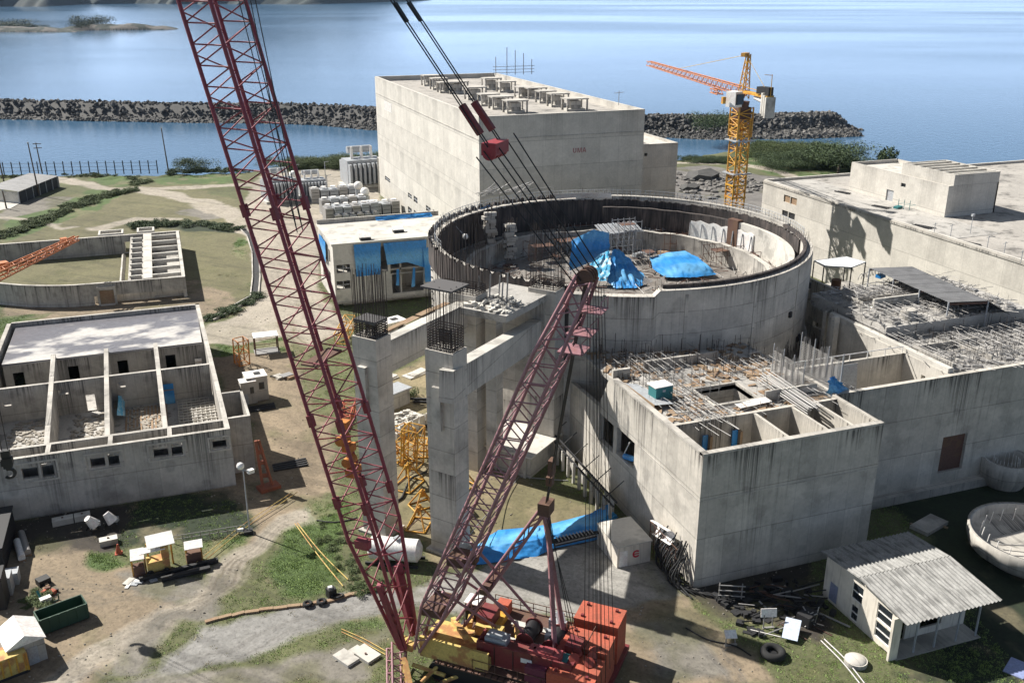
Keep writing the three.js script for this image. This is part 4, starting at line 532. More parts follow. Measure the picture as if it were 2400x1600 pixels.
{ // pieces standing inside the shell
  const arc = (name, label, r0, r1, a0, a1, y0, y1, m) => { const p = pol(r0, (a0 + a1) / 2, y0), t = thing(name, label, 'wall segment', p); obj('shell_plate', ringWall(r0, r1, a0, a1, y0, (a) => y1 + .25 * Math.sin(a), 2), m, t, K); const n = []; for (let a = a0; a <= a1; a += 5) { const b0 = pol(r0 - .5, a, y0), b1 = pol(r0 - .1, a, y1 - .4); n.push(bar(b0, b1, .12, 5)); } obj('prop', n, mGalv, t); obj('walkway', ringWall(r0 - 1.4, r0 - .05, a0, a1, y0 + .9, () => y0 + 1.05), mGalv, t, K); };
  const rad = (p) => [Math.hypot(p[0] - RC[0], p[2] - RC[1]), Math.atan2(p[2] - RC[1], p[0] - RC[0]) * 180 / Math.PI];
  arc('shell_segment', 'curved white steel wall segment standing inside the round shell at right', 27.0, 27.3, -34, -3, 22.8, 27.2, mWhite);
  const ragged = (label, pts, h) => { const c = pts[0], t = thing('ragged_pillar', label, 'pillar', c); const s = []; for (let i = 0; i < 14; i++) s.push(cbox([c[0] + rr(-.4, .4), c[1] + h * i / 14, c[2] + rr(-.4, .4)], rr(1.6, 2.4), h / 13, rr(.9, 1.6), rr(-.2, .2))); obj('concrete_core', s, cGrey, t); const b = []; for (let i = 0; i < 24; i++) b.push(bar([c[0] + rr(-1.3, 1.3), c[1], c[2] + rr(-1, 1)], [c[0] + rr(-1.4, 1.4), c[1] + h + rr(-.5, 1.4), c[2] + rr(-1.1, 1.1)], .05, 4)); obj('starter_bars', b, mRebar, t); };
  ragged('tall ragged concrete pillar inside the shell at far left', [[57.54,18.3,-172.46]], 9); ragged('shorter ragged concrete pillar right of the tall one inside the shell', [[60.7,18.3,-169.93]], 7);
  const scaf = (label, p, w, d, h, n, m = mGalv) => { const t = thing('scaffold_tower', label, 'scaffold', p); const up = [], cr = []; for (let i = 0; i <= n; i++) for (const j of [0, 1]) up.push(bar([p[0] + w * i / n, p[1], p[2] + d * j], [p[0] + w * i / n, p[1] + h, p[2] + d * j], .06, 4)); for (let y = 1.8; y <= h; y += 1.8) { for (const j of [0, 1]) cr.push(bar([p[0], p[1] + y, p[2] + d * j], [p[0] + w, p[1] + y, p[2] + d * j], .05, 4)); for (let i = 0; i < n; i++) cr.push(bar([p[0] + w * i / n, p[1] + y, p[2]], [p[0] + w * (i + 1) / n, p[1] + y - 1.8, p[2]], .045, 4)); } obj('uprights', up, m, t); obj('crossbars', cr, m, t); obj('deck', cbox([p[0] + w / 2, p[1] + h - .9, p[2] + d / 2], w * .6, .08, d * .8), mRust, t); return t; };
  scaf('scaffold tower behind the blue tarpaulins inside the shell', [81.2,17.8,-167.31], 5, 3, 7.5, 4); scaf('scaffold along the far inner wall behind the tarpaulins', [88.16,17.8,-172.2], 12, 2, 4, 8); scaf('rusty scaffold below the white curved segment', [95.67,17.8,-156.52], 6, 3, 3.6, 5, mRust); scaf('low scaffold at the far right of the shell floor', [93.35,17.8,-167.32], 8, 2, 2.6, 6, mRust);
  scaf('scaffold on the left of the shell floor beside the pillars', [64.24,17.8,-171.99], 7, 3, 3.4, 5, mRust); scaf('pale scaffold between the two blue covers', [83.66,17.8,-160.85], 3.4, 3, 3.4, 3, mPipe);
  for (const [l, a, w, d, h, n, m] of [['scaffold grid across the middle of the shell floor', [69.89,17.8,-175.76], 10, 4, 3.2, 8, mGalv], ['scaffold right behind the bright blue cover in the shell', [92.31,17.8,-169.95], 12, 4, 4, 9, mRust], ['scaffold below the left end of the far inner ledge', [75.36,17.8,-181.5], 12, 3, 4.4, 9, mPipe], ['scaffold at the right end of the shell floor beside the lit wall', [100.82,17.8,-153.32], 7, 5, 3.6, 6, mRust], ['scaffold in front of the white curved wall segment', [99.26,17.8,-171.31], 10, 3, 4.6, 8, mGalv]]) scaf(l, a, w, d, h, n, m);
  const pl = thing('roof_panel', 'grey corrugated panel propped over the far scaffold in the shell', 'panel', [85.64,20.8,-173.11]); { const p = [82.54,23.3,-167.31], rb = []; for (let i = 0; i < 16; i++) rb.push(new THREE.BoxGeometry(.35, .14, 4.2).rotateX(.25).translate(p[0] - 4 + i * .55, p[1] + (i % 2) * .1, p[2])); obj('sheet', rb, mGalv, pl); for (const i of [-3.5, 3.5]) obj('prop', bar([p[0] + i, 17.8, p[2]], [p[0] + i, p[1], p[2]], .1), mGalv, pl); }
  const col = [mGalv, mRust, mPipe, mWood], D = new THREE.Object3D();
  for (const [m, n, l] of [[mPipe, 260, 'loose pale pipes and bars littering the shell floor'], [mRust, 420, 'rusty bars and timber littering the shell floor']]) { const g = []; for (let i = 0; i < n; i++) { const a = rr(0, 360), r = Math.sqrt(rnd()) * 27.5, p = pol(r, a, r > 25 ? 23.5 : 20.6), L = rr(.8, 4), b = rr(0, 6.28); g.push(bar([p[0] - Math.cos(b) * L / 2, p[1] + rr(0, .3), p[2] - Math.sin(b) * L / 2], [p[0] + Math.cos(b) * L / 2, p[1] + rr(0, .9), p[2] + Math.sin(b) * L / 2], rr(.04, .09), 4)); } const o = obj('loose_bars', g, m, scene, { kind: 'stuff' }); tag(o, l, 'debris'); }
  for (let i = 0; i < 26; i++) { const a = rr(150, 350), p = pol(rr(19, 24), a, 20.5), s = i; const t = thing('formwork_stack', '', 'formwork', p); const k = 2 + Math.floor(rnd() * 4), w = rr(1, 2.6), d = rr(.8, 1.8), r = rr(0, 3); for (let q = 0; q < k; q++) obj('panel', cbox([p[0] + rr(-.1, .1), p[1] + q * .22, p[2] + rr(-.1, .1)], w, .18, d, r), col[i % 4], t); t.userData.label = 'small stack of formwork panels among the clutter on the shell floor'; t.userData.group = 'formwork stacks on the shell floor'; }
  drape('tarpaulin', 'tall blue tarpaulin draped over scaffolding inside the shell', [[[69.92,23.6,-160.78], [74.18,25.2,-160.88], [77.46,24.4,-160.5]], [[68.41,21.3,-158.21], [72.77,21.6,-159.52], [77.18,21.4,-160.12]], [[68.44,18.3,-158.54], [73.4,18.8,-160.74], [79.02,18.8,-162.78]]], 0.55, tarp, 'tarpaulin', 5);
  drape('tarpaulin', 'faded pale blue tarpaulin spread in front of the tall blue one', [[[72.53,22,-154.64], [74.91,22.4,-155.54]], [[69.29,20,-153.2], [73.72,20.8,-151.74]], [[67.08,18.6,-151.68], [71.82,18.6,-149.27]]], 0.7, tarpPale, 'tarpaulin', 8);
  drape('tarpaulin', 'fan-shaped blue tent tarpaulin hung from a mast in the shell', [[[74.83,23,-153.44], [75.35,23.1,-153.65], [75.88,23,-153.46], [76.29,22.8,-153.18]], [[74.64,20.4,-154.2], [74.99,20.6,-152.68], [77.43,20,-153.43], [80.36,19.4,-155.95]], [[72.26,18.2,-150.17], [72.83,17.6,-147.76], [76.42,17.6,-146.47], [80.08,17.8,-148.77]]], 0.7, tarp, 'tarpaulin', 8);
  drape('tarpaulin', 'bright blue tarpaulin stretched over the right side of the shell floor', [[[85.11,19.4,-158.26], [88.81,20,-158.45], [92.31,20.2,-157.8], [93.15,19.8,-153.81]], [[83.46,18.6,-153.94], [86.99,19.4,-152.25], [90.99,19.6,-151.36], [93.05,19,-149]], [[83.85,18,-149.72], [85.89,18,-148.74], [89.08,18,-147.84], [93.69,18,-148.03]]], .3, tarp, 'tarpaulin', 4);
  drape('tarpaulin', 'off-white sheet caught over the near rim of the shell', [[[65.98,26.9,-124.64], [67.12,26.4,-123.01], [68.03,27.7,-121.51]], [[65.86,25.7,-124.45], [67.63,25.4,-123.88], [68.57,25.7,-122.5]]], .6, mWhite.clone(), 'sheet', 6);
  drape('tarpaulin', 'blue scrap of tarpaulin caught on the dark far rim at left', [[[57.09,27,-177.54], [59.66,27.2,-179.12]], [[57.62,26.2,-178.61], [60.06,26.2,-180.33]]], .4, tarp, 'tarpaulin', 5);
  drape('banner', 'long white sheet tied along the far rim of the shell', [[[73.75,28.4,-178.97], [79.52,28.6,-177.76], [85.12,28.4,-176.21]], [[74.63,27.1,-180.61], [80.5,27.2,-179.88], [85.57,27.1,-177.04]]], .25, mWhite.clone(), 'sheet', 6);
  scene.children.slice(-3).forEach((o) => { if (o.material.side !== THREE.DoubleSide) { o.material.side = THREE.DoubleSide; } });
  const pg = thing('rebar_heap', 'tangle of bent bars thrown on the far rim at upper left', 'debris', [64.29,27.3,-187.11]); { const p = [63.84,27.4,-185.8]; for (let i = 0; i < 26; i++) { const b = rr(-.6, .6), L = rr(2, 7), o = [p[0] + rr(-5, 5), p[1] + rr(0, 1), p[2] + rr(-1, 1)]; obj('bar', bar(o, [o[0] + L * Math.cos(b), o[1] + rr(.2, 2.2), o[2] + L * Math.sin(b)], .07, 4), mPipe, pg); } }
  const lp = thing('flood_lamp', 'white globe lamp on a slanting pole inside the left rim', 'lamp', [53.51,21.8,-175.72]); { const p = [50.35,24.8,-165.34], q = [48.7,26.8,-165.98]; obj('pole', bar(p, q, .1), mGalv, lp); obj('globe', new THREE.SphereGeometry(.55, 12, 8).translate(p[0], p[1], p[2]), mWhite, lp); obj('stay', bar([p[0], p[1] - 4, p[2]], p, .07), mGalv, lp); }
}
// ---------- portal frames in front of the shell ----------
const P3b = (p, y) => [p[0], p[1] + y, p[2]];
const mShedD = plain(.09, .085, .085, .8);
const PE = [.775, -.632], PF = [.632, .775];
const pin = (o, e, f, y) => [o[0] + PE[0] * e + PF[0] * f, y, o[1] + PE[1] * e + PF[1] * f];
function pbox(o, e0, e1, f0, f1, y0, y1) { const c = pin(o, (e0 + e1) / 2, (f0 + f1) / 2, y0); return cbox(c, Math.abs(e1 - e0), y1 - y0, Math.abs(f1 - f0), Math.atan2(-PE[1], PE[0])); }
function cage(t, o, e0, e1, f0, f1, y0, y1, n, dense) { const per = []; for (let i = 0; i < n; i++) { const s = i / n * 4, k = Math.floor(s), f = s - k; per.push(k === 0 ? [lerp(e0, e1, f), f0] : k === 1 ? [e1, lerp(f0, f1, f)] : k === 2 ? [lerp(e1, e0, f), f1] : [e0, lerp(f1, f0, f)]); } per.forEach(([e, f]) => { const a = pin(o, e + rr(-.04, .04), f + rr(-.04, .04), y0), b = pin(o, e + rr(-.1, .1), f + rr(-.1, .1), y1 + rr(-.8, .3)); obj('rebar', bar(a, b, .042, 5), mRebar, t); }); const ties = []; for (let y = y0 + .15; y < y0 + dense; y += .32) for (const [a, b] of [[[e0, f0], [e1, f0]], [[e1, f0], [e1, f1]], [[e1, f1], [e0, f1]], [[e0, f1], [e0, f0]]]) ties.push(bar(pin(o, a[0], a[1], y), pin(o, b[0], b[1], y), .07, 4)); obj('stirrups', ties, mRebar, t); const net = []; for (let q = 0; q < 12; q++) { const e = rr(e0 + .2, e1 - .2), f = rr(f0 + .2, f1 - .2); net.push(bar(pin(o, e, f, y0), pin(o, e, f, y0 + dense * rr(.7, 1)), .06, 4)); } obj('inner_bars', net, mRebar, t); }
{
  const C1 = [26.3, -103.7], C2 = [19.0, -111.2];
  [[C1, 4.0, 27.7, 'tall concrete column nearest the crane, rebar cage with a flat plate on top', 35.4], [C2, 3.7, 27.7, 'left concrete column with bare rebar sticking out of its top', 36.2]].forEach(([o, w, h, l, yr], i) => {
    const t = thing('concrete_column', l, 'column', [o[0], 0, o[1]]);
    obj('shaft', pbox(o, 0, 3, 0, w, -.5, h), cRing, t, { top: h + 4 }); obj('corbel', pbox(o, -.55, 0, w * .28, w * .6, i ? 18.2 : 17.6, i ? 24 : 23.2), cPale, t);
    obj('footing', pbox(o, -.5, 3.5, -.5, w + .5, -.5, .35), cGrey, t);
    cage(t, o, .25, 2.75, .25, w - .25, h, yr, 30, i ? 2.2 : 2.8);
    if (!i) obj('top_plate', pbox(o, -.25, 3.4, -.2, w + .2, yr - .1, yr + .12), mShedD, t); else obj('top_plate', pbox(o, .2, 2.8, .2, w - .2, yr - 6.6, yr - 6.3), mShedD, t);
  });
  const B1 = [22.0, -110.1], B2 = [28.4, -99.6];
  for (const [o, L, y, l] of [[B2, 22, 25.9, 'near concrete beam joining the tall column to the shell side'], [B1, 20.5, 26.2, 'far concrete beam joining the left column to the shell side, planks on top']]) { const t = thing('concrete_beam', l.replace('sloping-looking ', ''), 'beam', [o[0], y, o[1]]); if (o === B2) { const a = [27.9, y - 2, -100.3], b = [48.6, 20.1, -124.3]; obj('girder', beam(a, b, 1.9, 4.0), cRing, t, { top: y }); obj('top_screed', beam(P3b(a, 2.03), P3b(b, 2.03), 1.8, .06), cPale, t); } else { obj('girder', pbox(o, 0, L, -1.9, 0, y - 4.2, y), cRing, t, { top: y }); obj('top_screed', pbox(o, 0.1, L, -1.85, -.05, y, y + .06), cPale, t); } if (o === B1) for (let i = 0; i < 5; i++) obj('plank', pbox(o, 1 + i * 3.6, 4.3 + i * 3.6, -3.0 + rr(-.2, .2), -2.0, y - .1 + rr(0, .3), y + .1 + rr(0, .4)), mWood, t); }
  // shell-side supports
  const S = thing('support_structure', 'concrete legs and landing against the shell, between the two beams', 'building', [43, 0, -120]), A = [37.0, -123.4], B = [48.8, -123.0];
  obj('landing', [pbox([40, -118.5], -1, 13, -6.2, 2.6, 25.2, 26.2)], cDeck, S); obj('back_wall', pbox([40, -118.5], 10, 11.8, -6, 2.4, 10, 25.2), cGrey, S, { top: 25.2 });
  obj('leg', pbox(A, 0, 3.2, -2.4, 2.2, 0, 27.4), cRing, S, { top: 30 }); obj('leg', pbox(B, .5, 3.8, -2.5, 2.1, 0, 26.9), cRing, S, { top: 30 }); obj('leg', pbox([39.5, -122.3], -.4, 1.4, .8, 2.6, 3.5, 25.2), cRing, S, { top: 27 });
  obj('plinth', [pbox([37.6, -126.6], -.2, 9, -.2, 12, -.5, 3.5)], cGrey, S, { top: 5 }); obj('plinth_slab', pbox([37.6, -126.6], -.7, 9, -.7, 12.5, 3.5, 3.75), cPale, S); for (let i = 0; i < 5; i++) obj('buttress', pbox([37.6, -126.6], -.5, -.2, 1 + i * 2.5, 1.4 + i * 2.5, 0, 3.5), cPale, S);
  cage(S, B, .7, 3.6, -2.3, 1.9, 26.9, 36.5, 30, 1.2); cage(S, A, .2, 3, -2.2, 2, 27.4, 38, 30, 1.2); cage(S, [34.5, -128.5], 0, 2, 0, 2, 27.4, 37, 18, 1);
  const H = thing('debris_heap', 'heap of broken concrete and pale timber on the landing', 'debris', pin([40, -118.5], 2, 0, 26.2)); const h = [], hb = []; for (let i = 0; i < 90; i++) { const p = pin([40, -118.5], rr(-.5, 5), rr(-5, 2), 26.2); h.push(new THREE.BoxGeometry(rr(.3, 1.6), rr(.1, .5), rr(.2, .8)).rotateY(rr(0, 3)).rotateZ(rr(-.7, .7)).translate(p[0], p[1] + rr(0, .7), p[2])); } obj('broken_boards', h, cPale, H, { kind: 'stuff' }); for (let i = 0; i < 5; i++) { const p = pin([40, -118.5], rr(2, 5), rr(-5, 2), 26.2); obj('post', bar(p, [p[0] + .2, p[1] + rr(3, 5.5), p[2]], .12), mPipe, H); }
}
// ---------- annex with open cells, in front at right ----------
{
  const X = 53.7, XE = 78.9, ZN = -84.7, h = 18, T = thing('concrete_annex', 'stained concrete block with open roof cells, sunlit left face and shaded front', 'building', [X, 0, ZN]);
  const zs = (z) => -(z - ZN); // distance along the west face from the near corner
  const prof = [[0, -.5], [zs(-127), -.5], [zs(-127), 11.9], [zs(-112.9), 12.2], [zs(-110), 17.2], [zs(-108.8), 18], [0, 18]];
  obj('west_wall', wall([X, ZN], [X, -127], -.5, h, .7, [[zs(-107.8), 7.2, zs(-112.4), 11.4].map((q) => q), [zs(-101.4), 8.0, zs(-106.7), 11.7]].map(([a, b, c, d]) => [Math.min(a, c), b, Math.max(a, c), d]), prof), cStain, T, { top: h });
  obj('south_wall', wall([X + .7, ZN], [XE, ZN], -.5, h, -.7), cStain, T, { top: h });
  obj('east_wall', wall([XE, ZN - .7], [XE, -94], -.5, h, -.6), cStain, T, { top: h });
  obj('kerb', [box(X - .06, 17.8, -108.6, X + .76, 18.08, ZN - .02), box(X - .06, 17.8, ZN - .72, XE + .05, 18.08, ZN + .06)], cGrey, T);
  obj('cell_wall', wall([X + .7, -92.8], [XE, -92.8], 8, h - .05, -.5, [[4.2, 8.4, 6, 12.6], [11.6, 8.4, 13.4, 12.6]].map(([a, b, c, d]) => [a * .55, b + 1, c * .55, d + .8])), cStain, T, { top: h });
  for (const x of [65.6, 71.2, 74.9, 78.2]) obj('cell_partition', wall([x, ZN - .7], [x, -92.8], 8, h - .1, .4), cStain, T, { top: h });
  obj('cell_floor', box(X + .7, 7.6, -92.8, XE - .6, 8, ZN - .7), cDeck, T);
  obj('pour_line', [box(X - .05, 11.9, -101, X, 12.02, ZN), box(X - .05, 11.9, ZN, XE, 12.02, ZN + .05)], cGrey, T);
  const pit = [63, 69.4, -103, -97.6];
  obj('deck', [box(X + .7, 16.6, -121, pit[0], 17.2, -93.3), box(pit[1], 16.6, -119, 79.6, 17.2, -93.3), box(pit[0], 16.6, -119, pit[1], 17.2, pit[2]), box(pit[0], 16.6, pit[3], pit[1], 17.2, -93.3)], cDeck, T);
  obj('pit_wall', [box(pit[0] - .4, 12, pit[2] - .4, pit[0], 17.5, pit[3] + .4), box(pit[1], 12, pit[2] - .4, pit[1] + .4, 17.5, pit[3] + .4), box(pit[0], 12, pit[2] - .4, pit[1], 17.5, pit[2]), box(pit[0], 12, pit[3], pit[1], 17.5, pit[3] + .4), box(pit[0], 11.6, pit[2], pit[1], 12, pit[3])], cGrey, T);
  for (const [a, b, c, d] of [[54.4, -110.5, 57, -110], [60, -112, 72, -111.6], [70, -97, 78, -96.7]]) obj('upstand', box(a, 17.2, b, c, 18.6, d), cGrey, T);
  // second, wider part to the right
  const T2 = thing('concrete_annex', 'wide shaded concrete block with an open pit, joining the celled block on its right', 'building', [XE, 0, -94]), ZS = -93.9;
  const dw = [[98.37,8.6,-93.9], [102.73,2.93,-93.9]];
  obj('south_wall', wall([XE, ZS], [128, ZS], -.5, h, -.7, [[Math.min(dw[0][0], dw[1][0]) - XE, dw[1][1], Math.max(dw[0][0], dw[1][0]) - XE, dw[0][1]]]), cStain, T2, { top: h });
  obj('door', box(dw[0][0], dw[1][1], ZS - .6, dw[1][0], dw[0][1], ZS - .45), mRust, T2); obj('ground_beam', box(XE, -.3, ZS, 128, 1.3, ZS + 1.2), cGrey, T2);
  obj('pit_back_wall', wall([79.6, -103.4], [98.2, -103.4], 8, 17.9, -.5, [[6, 13.5, 6.5, 14]]), cStain, T2, { top: 18 }); obj('pit_side_wall', wall([98.2, -94.6], [98.2, -121], 8, 17.9, .6, [[4.2, 15, 5, 16], [3.3, 13.6, 4.2, 14.4], [2.2, 15, 3, 16]]), cLight, T2, { top: 18 });
  obj('pit_floor', box(79.6, 10.5, -103.4, 98.2, 11, -94.6), cDeck, T2); obj('low_wall', box(79.2, 10, -103.4, 79.7, 17.8, -94.6), cGrey, T2); obj('deck', [box(98.8, 17, -121, 128, 17.6, -94.6)], cDeck, T2); obj('shaft_floor', box(80, 3.5, -130, 110, 4, -103.9), cDeck, T2);
  for (const [a, b, c, d] of [[100, -96, 100.3, -104], [108, -97, 108.3, -104], [100.3, -104, 112, -103.7], [103, -124, 103.3, -119], [103.3, -121, 110, -120.7]]) obj('cell_upstand', box(a, 17.6, b, c, 18.3 + rr(0, .5) + (d < -109.5 ? 2 : 0), d), cGrey, T2); obj('raised_deck', [box(99.8, 17.6, -128, 128, 19.6, -109.5)], cDeck, T2); obj('deck_edge', [box(98.3, 17.2, -121, 99.2, 18.6, -95)], cPale, T2); obj('curb', box(104, 19.6, -118, 113, 21.2, -117.6), cPale, T2); obj('round_shaft', new THREE.CylinderGeometry(1.1, 1.5, 1.6, 16).translate(106, 20.3, -112), cGrey, T2);
  obj('column', [cbox([97.2, 4, -118], .9, 15, .9)], cPale, T2); obj('shaft_wall', [wall([110, -129], [110, -146], -1, 17.5, -.6, [[2, 9, 10, 10], [2, 13, 12, 13.8]]), wall([98.2, -121.5], [111, -129.5], 3, 18.5, -.6)], cGrey, T2, { top: 18 });
}
// ---------- cranes ----------
const mWinch = steel(.5, .19, .03, .4, .7);
const mJoint = steel(.2, .02, .033, .15);
function lattice(t, part, A, B, wA, dA, wB, dB, lat, bays, rc, rl, m, m2 = m, opt = {}) { // four chords with zigzag lacing; lat = sideways direction
  const g = new THREE.Group(); const a = V(A), b = V(B), ax = b.clone().sub(a).normalize(), l = lat.clone().sub(ax.clone().multiplyScalar(lat.dot(ax))).normalize(), n = new THREE.Vector3().crossVectors(ax, l).normalize();
  const pt = (s, i, j) => { const w = lerp(wA, wB, s) / 2, d = lerp(dA, dB, s) / 2; return a.clone().lerp(b, s).addScaledVector(l, i * w).addScaledVector(n, j * d).toArray(); };
  const ch = []; for (const i of [-1, 1]) for (const j of [-1, 1]) ch.push(bar(pt(0, i, j), pt(1, i, j), rc, 8));
  const P = obj(part, opt.single ? [ch[0]] : ch, m, t);
  const faces = [[[-1, -1], [-1, 1]], [[1, -1], [1, 1]], [[-1, -1], [1, -1]], [[-1, 1], [1, 1]]], merged = [];
  faces.forEach(([p, q], fi) => { const st = (fi > 1 && opt.sparse) ? opt.sparse : 1; for (let k = 0; k < bays; k += st) { const s0 = k / bays, s1 = Math.min(1, (k + st) / bays), f = (k / st) % 2 ? [q, p] : [p, q]; const gg = bar(pt(s0, ...f[0]), pt(s1, ...f[1]), rl, 5); if (opt.each) obj('lacing', gg, m2, P); else merged.push(gg); if (opt.rungs && k % opt.rungs === 0) merged.push(bar(pt(s0, ...p), pt(s0, ...q), rl * 0.9, 5)); } });
  if (merged.length) obj('lacing', merged, m2, P);
  P.userData.pt = pt; const f = P.userData.pt; delete P.userData.pt; return [P, f];
}
const D2 = [-.743, -.669], E1 = [.743, .669], E2 = [-.669, .743], LAT = new THREE.Vector3(.669, 0, -.743);
const at2 = (o, a, b, y) => [o[0] + E1[0] * a + E2[0] * b, y, o[2] + E1[1] * a + E2[1] * b], RY = Math.atan2(-E1[1], E1[0]);
const ebox = (o, a0, a1, b0, b1, y0, y1) => cbox(at2(o, (a0 + a1) / 2, (b0 + b1) / 2, y0), a1 - a0, y1 - y0, b1 - b0, RY);
{
  const foot = [18.2, 3, -82.9], top = [5.55, 66.9, -94.3], tip = mixp(foot, top, 1.62), mt = [32.05, 45.3, -70.45];
  const T = thing('lattice_boom_crane', 'huge dark red lattice boom crane with mauve mast and orange counterweights', 'crane', [27, 0, -80]);
  // boom: tapered foot with plated legs, then the straight section, lacing bar by bar
  const f1 = mixp(foot, tip, .125), near = mixp(foot, tip, .63);
  lattice(T, 'boom_foot', foot, f1, 2.6, .7, 4.9, 3.3, LAT, 7, .2, .085, mRed, mRed, { each: true });
  lattice(T, 'boom', f1, near, 4.9, 3.3, 4.9, 3.3, LAT, 58, .19, .075, mRed, mRed, { each: true, sparse: 2 });
  lattice(T, 'boom_tip', near, tip, 4.9, 3.3, 4.9, 3.3, LAT, 20, .19, .08, mRed);
  for (const s of [-1.25, 1.25]) { const p = V(foot).addScaledVector(LAT, s).toArray(), q = V(mixp(foot, tip, .075)).addScaledVector(LAT, s * 1.55).toArray(); obj('boom_leg_plate', beam(p, q, .9, .5), mRed, T); }
  for (const k of [.243, .44, .16]) { const c = mixp(foot, tip, k); for (const s of [-2.45, 2.45]) for (const e of [-1.65, 1.65]) { const p = V(c).addScaledVector(LAT, s).add(new THREE.Vector3(D2[0] * e, 0, D2[1] * e)), u = V(tip).sub(V(foot)).normalize(); obj('boom_joint', beam(p.clone().addScaledVector(u, -.5).toArray(), p.clone().addScaledVector(u, .7).toArray(), .55, .55), mJoint, T); } }
  { const c = mixp(foot, tip, .30); obj('boom_platform', [beam(V(c).addScaledVector(LAT, -2.4).toArray(), V(c).addScaledVector(LAT, 2.4).toArray(), 1.6, .15)], mRust, T); const o = mixp(foot, tip, .2); for (let i = 0; i < 5; i++) obj('boom_winch', i % 2 ? new THREE.CylinderGeometry(.5, .5, 1.5, 14).rotateZ(Math.PI / 2).rotateY(RY + 1.57).translate(...V(mixp(foot, tip, .188 + i * .011)).addScaledVector(LAT, -.6).toArray()) : cbox(V(mixp(foot, tip, .185 + i * .011)).addScaledVector(LAT, -.6 + i * .2).toArray(), .9, .8, 1.7 - i * .2, RY), mWinch, T); obj('boom_sheave_box', cbox(V(mixp(foot, tip, .118)).addScaledVector(LAT, -2.6).toArray(), 1.5, .9, .8, RY), mRed, T); }
  // derrick mast leaning back
  const mf = [19.4, 3, -82.0], m1 = mixp(mf, mt, .14), m2 = mixp(mf, mt, .83);
  const [, pf] = lattice(T, 'mast_foot', mf, m1, 2.2, .6, 4.2, 2.5, LAT, 5, .17, .075, mMauve, mMauve, { each: true });
  const [, pm] = lattice(T, 'mast', m1, m2, 4.2, 2.5, 4.0, 2.3, LAT, 30, .18, .07, mMauve, mMauve, { each: true });
  lattice(T, 'mast_head', m2, mt, 4.0, 2.3, 1.7, 1.4, LAT, 6, .17, .075, mMauve, mMauve, { each: true });
  for (const [k, w] of [[.84, 2.4], [.88, 2.2], [.93, 2]]) { const c = mixp(mf, mt, k); obj('mast_platform', [ebox([c[0], 0, c[2]], .6, 2.9, -w / 2, w / 2, c[1], c[1] + .12), ...[-1, 1].map((s) => bar(at2([c[0], 0, c[2]], 2.8, s * w / 2, c[1]), at2([c[0], 0, c[2]], 2.8, s * w / 2, c[1] + 1.1), .05)), bar(at2([c[0], 0, c[2]], 2.8, -w / 2, c[1] + 1.1), at2([c[0], 0, c[2]], 2.8, w / 2, c[1] + 1.1), .05)], mMauve, T); }
  obj('mast_sheaves', [-.7, -.25, .25, .7].map((s) => { const p = V(mt).addScaledVector(LAT, s); return new THREE.CylinderGeometry(.75, .75, .18, 18).rotateX(Math.PI / 2).rotateY(RY).translate(p.x, p.y, p.z); }), mRust, T);
  { const c = mixp(mf, mt, .27); obj('mast_winch', [cbox(at2([c[0], 0, c[2]], 0, .2, c[1]), 1.6, .9, 2.2, RY), cbox(at2([c[0], 0, c[2]], 1.2, -.8, c[1] - .4), .8, .7, .9, RY)], mRust, T); const e = mixp(mf, mt, .12); obj('mast_frame', cbox(at2([e[0], 0, e[2]], 0, 0, e[1]), 2, .9, 3.4, RY), mRust, T); }
  // pendants and reeving
  const blk = [25.9, 55.7, -76.1], pend = [];
  for (const s of [-1.5, -1.05, 1.05, 1.5]) obj('pendant', bar(V(blk).addScaledVector(LAT, s).toArray(), V(tip).addScaledVector(LAT, s * 1.3).toArray(), .06, 5), mCable, T);
  for (const s of [-1.25, 1.25]) { const p = V(mixp(blk, tip, .19)).addScaledVector(LAT, s); obj('pendant_link', beam(p.toArray(), p.clone().lerp(V(tip), .035).toArray(), .5, .22), mBlack, T); const q = V(mixp(blk, tip, .02)).addScaledVector(LAT, s); obj('pendant_socket', beam(q.toArray(), q.clone().lerp(V(tip), .045).toArray(), .55, .5), mBody, T); }
  for (const [u, e] of [[-1.5, -.9], [-1.5, -.3], [-.6, .3], [.6, -.5], [1.5, .3], [1.5, .9]]) { const off = new THREE.Vector3(E1[0] * e * 1.1, e * .9, E1[1] * e * 1.1); obj('reeving_rope', bar(V(blk).addScaledVector(LAT, u * 1.1).add(off).toArray(), V(mt).addScaledVector(LAT, u * .6).addScaledVector(off, .75).toArray(), .06, 5), mCable, T); }
  obj('bridle_block', [cbox(at2([blk[0], 0, blk[2]], 0, 0, blk[1] - .7), 1.3, 1.0, 2.8, RY), ...[-1.2, -.4, .4, 1.2].map((s) => { const p = V(blk).addScaledVector(LAT, s); return new THREE.CylinderGeometry(.62, .62, .26, 14).rotateX(Math.PI / 2).rotateY(RY).translate(p.x, p.y - .5, p.z); })], steel(.3, .02, .03, .1), T);
  const t0 = mixp(foot, tip, .43), rt = mixp(foot, tip, 1.0);
  for (const [e, s] of [[5.6, -.4], [5.3, .5], [9.2, -.4], [8.8, .5]]) obj('hoist_rope', bar(V(mixp(foot, tip, .42)).add(new THREE.Vector3(E1[0] * 1.9, 0, E1[1] * 1.9)).addScaledVector(LAT, s).toArray(), V(rt).add(new THREE.Vector3(E1[0] * e, 0, E1[1] * e)).addScaledVector(LAT, s).toArray(), .045, 4), mCable, T);
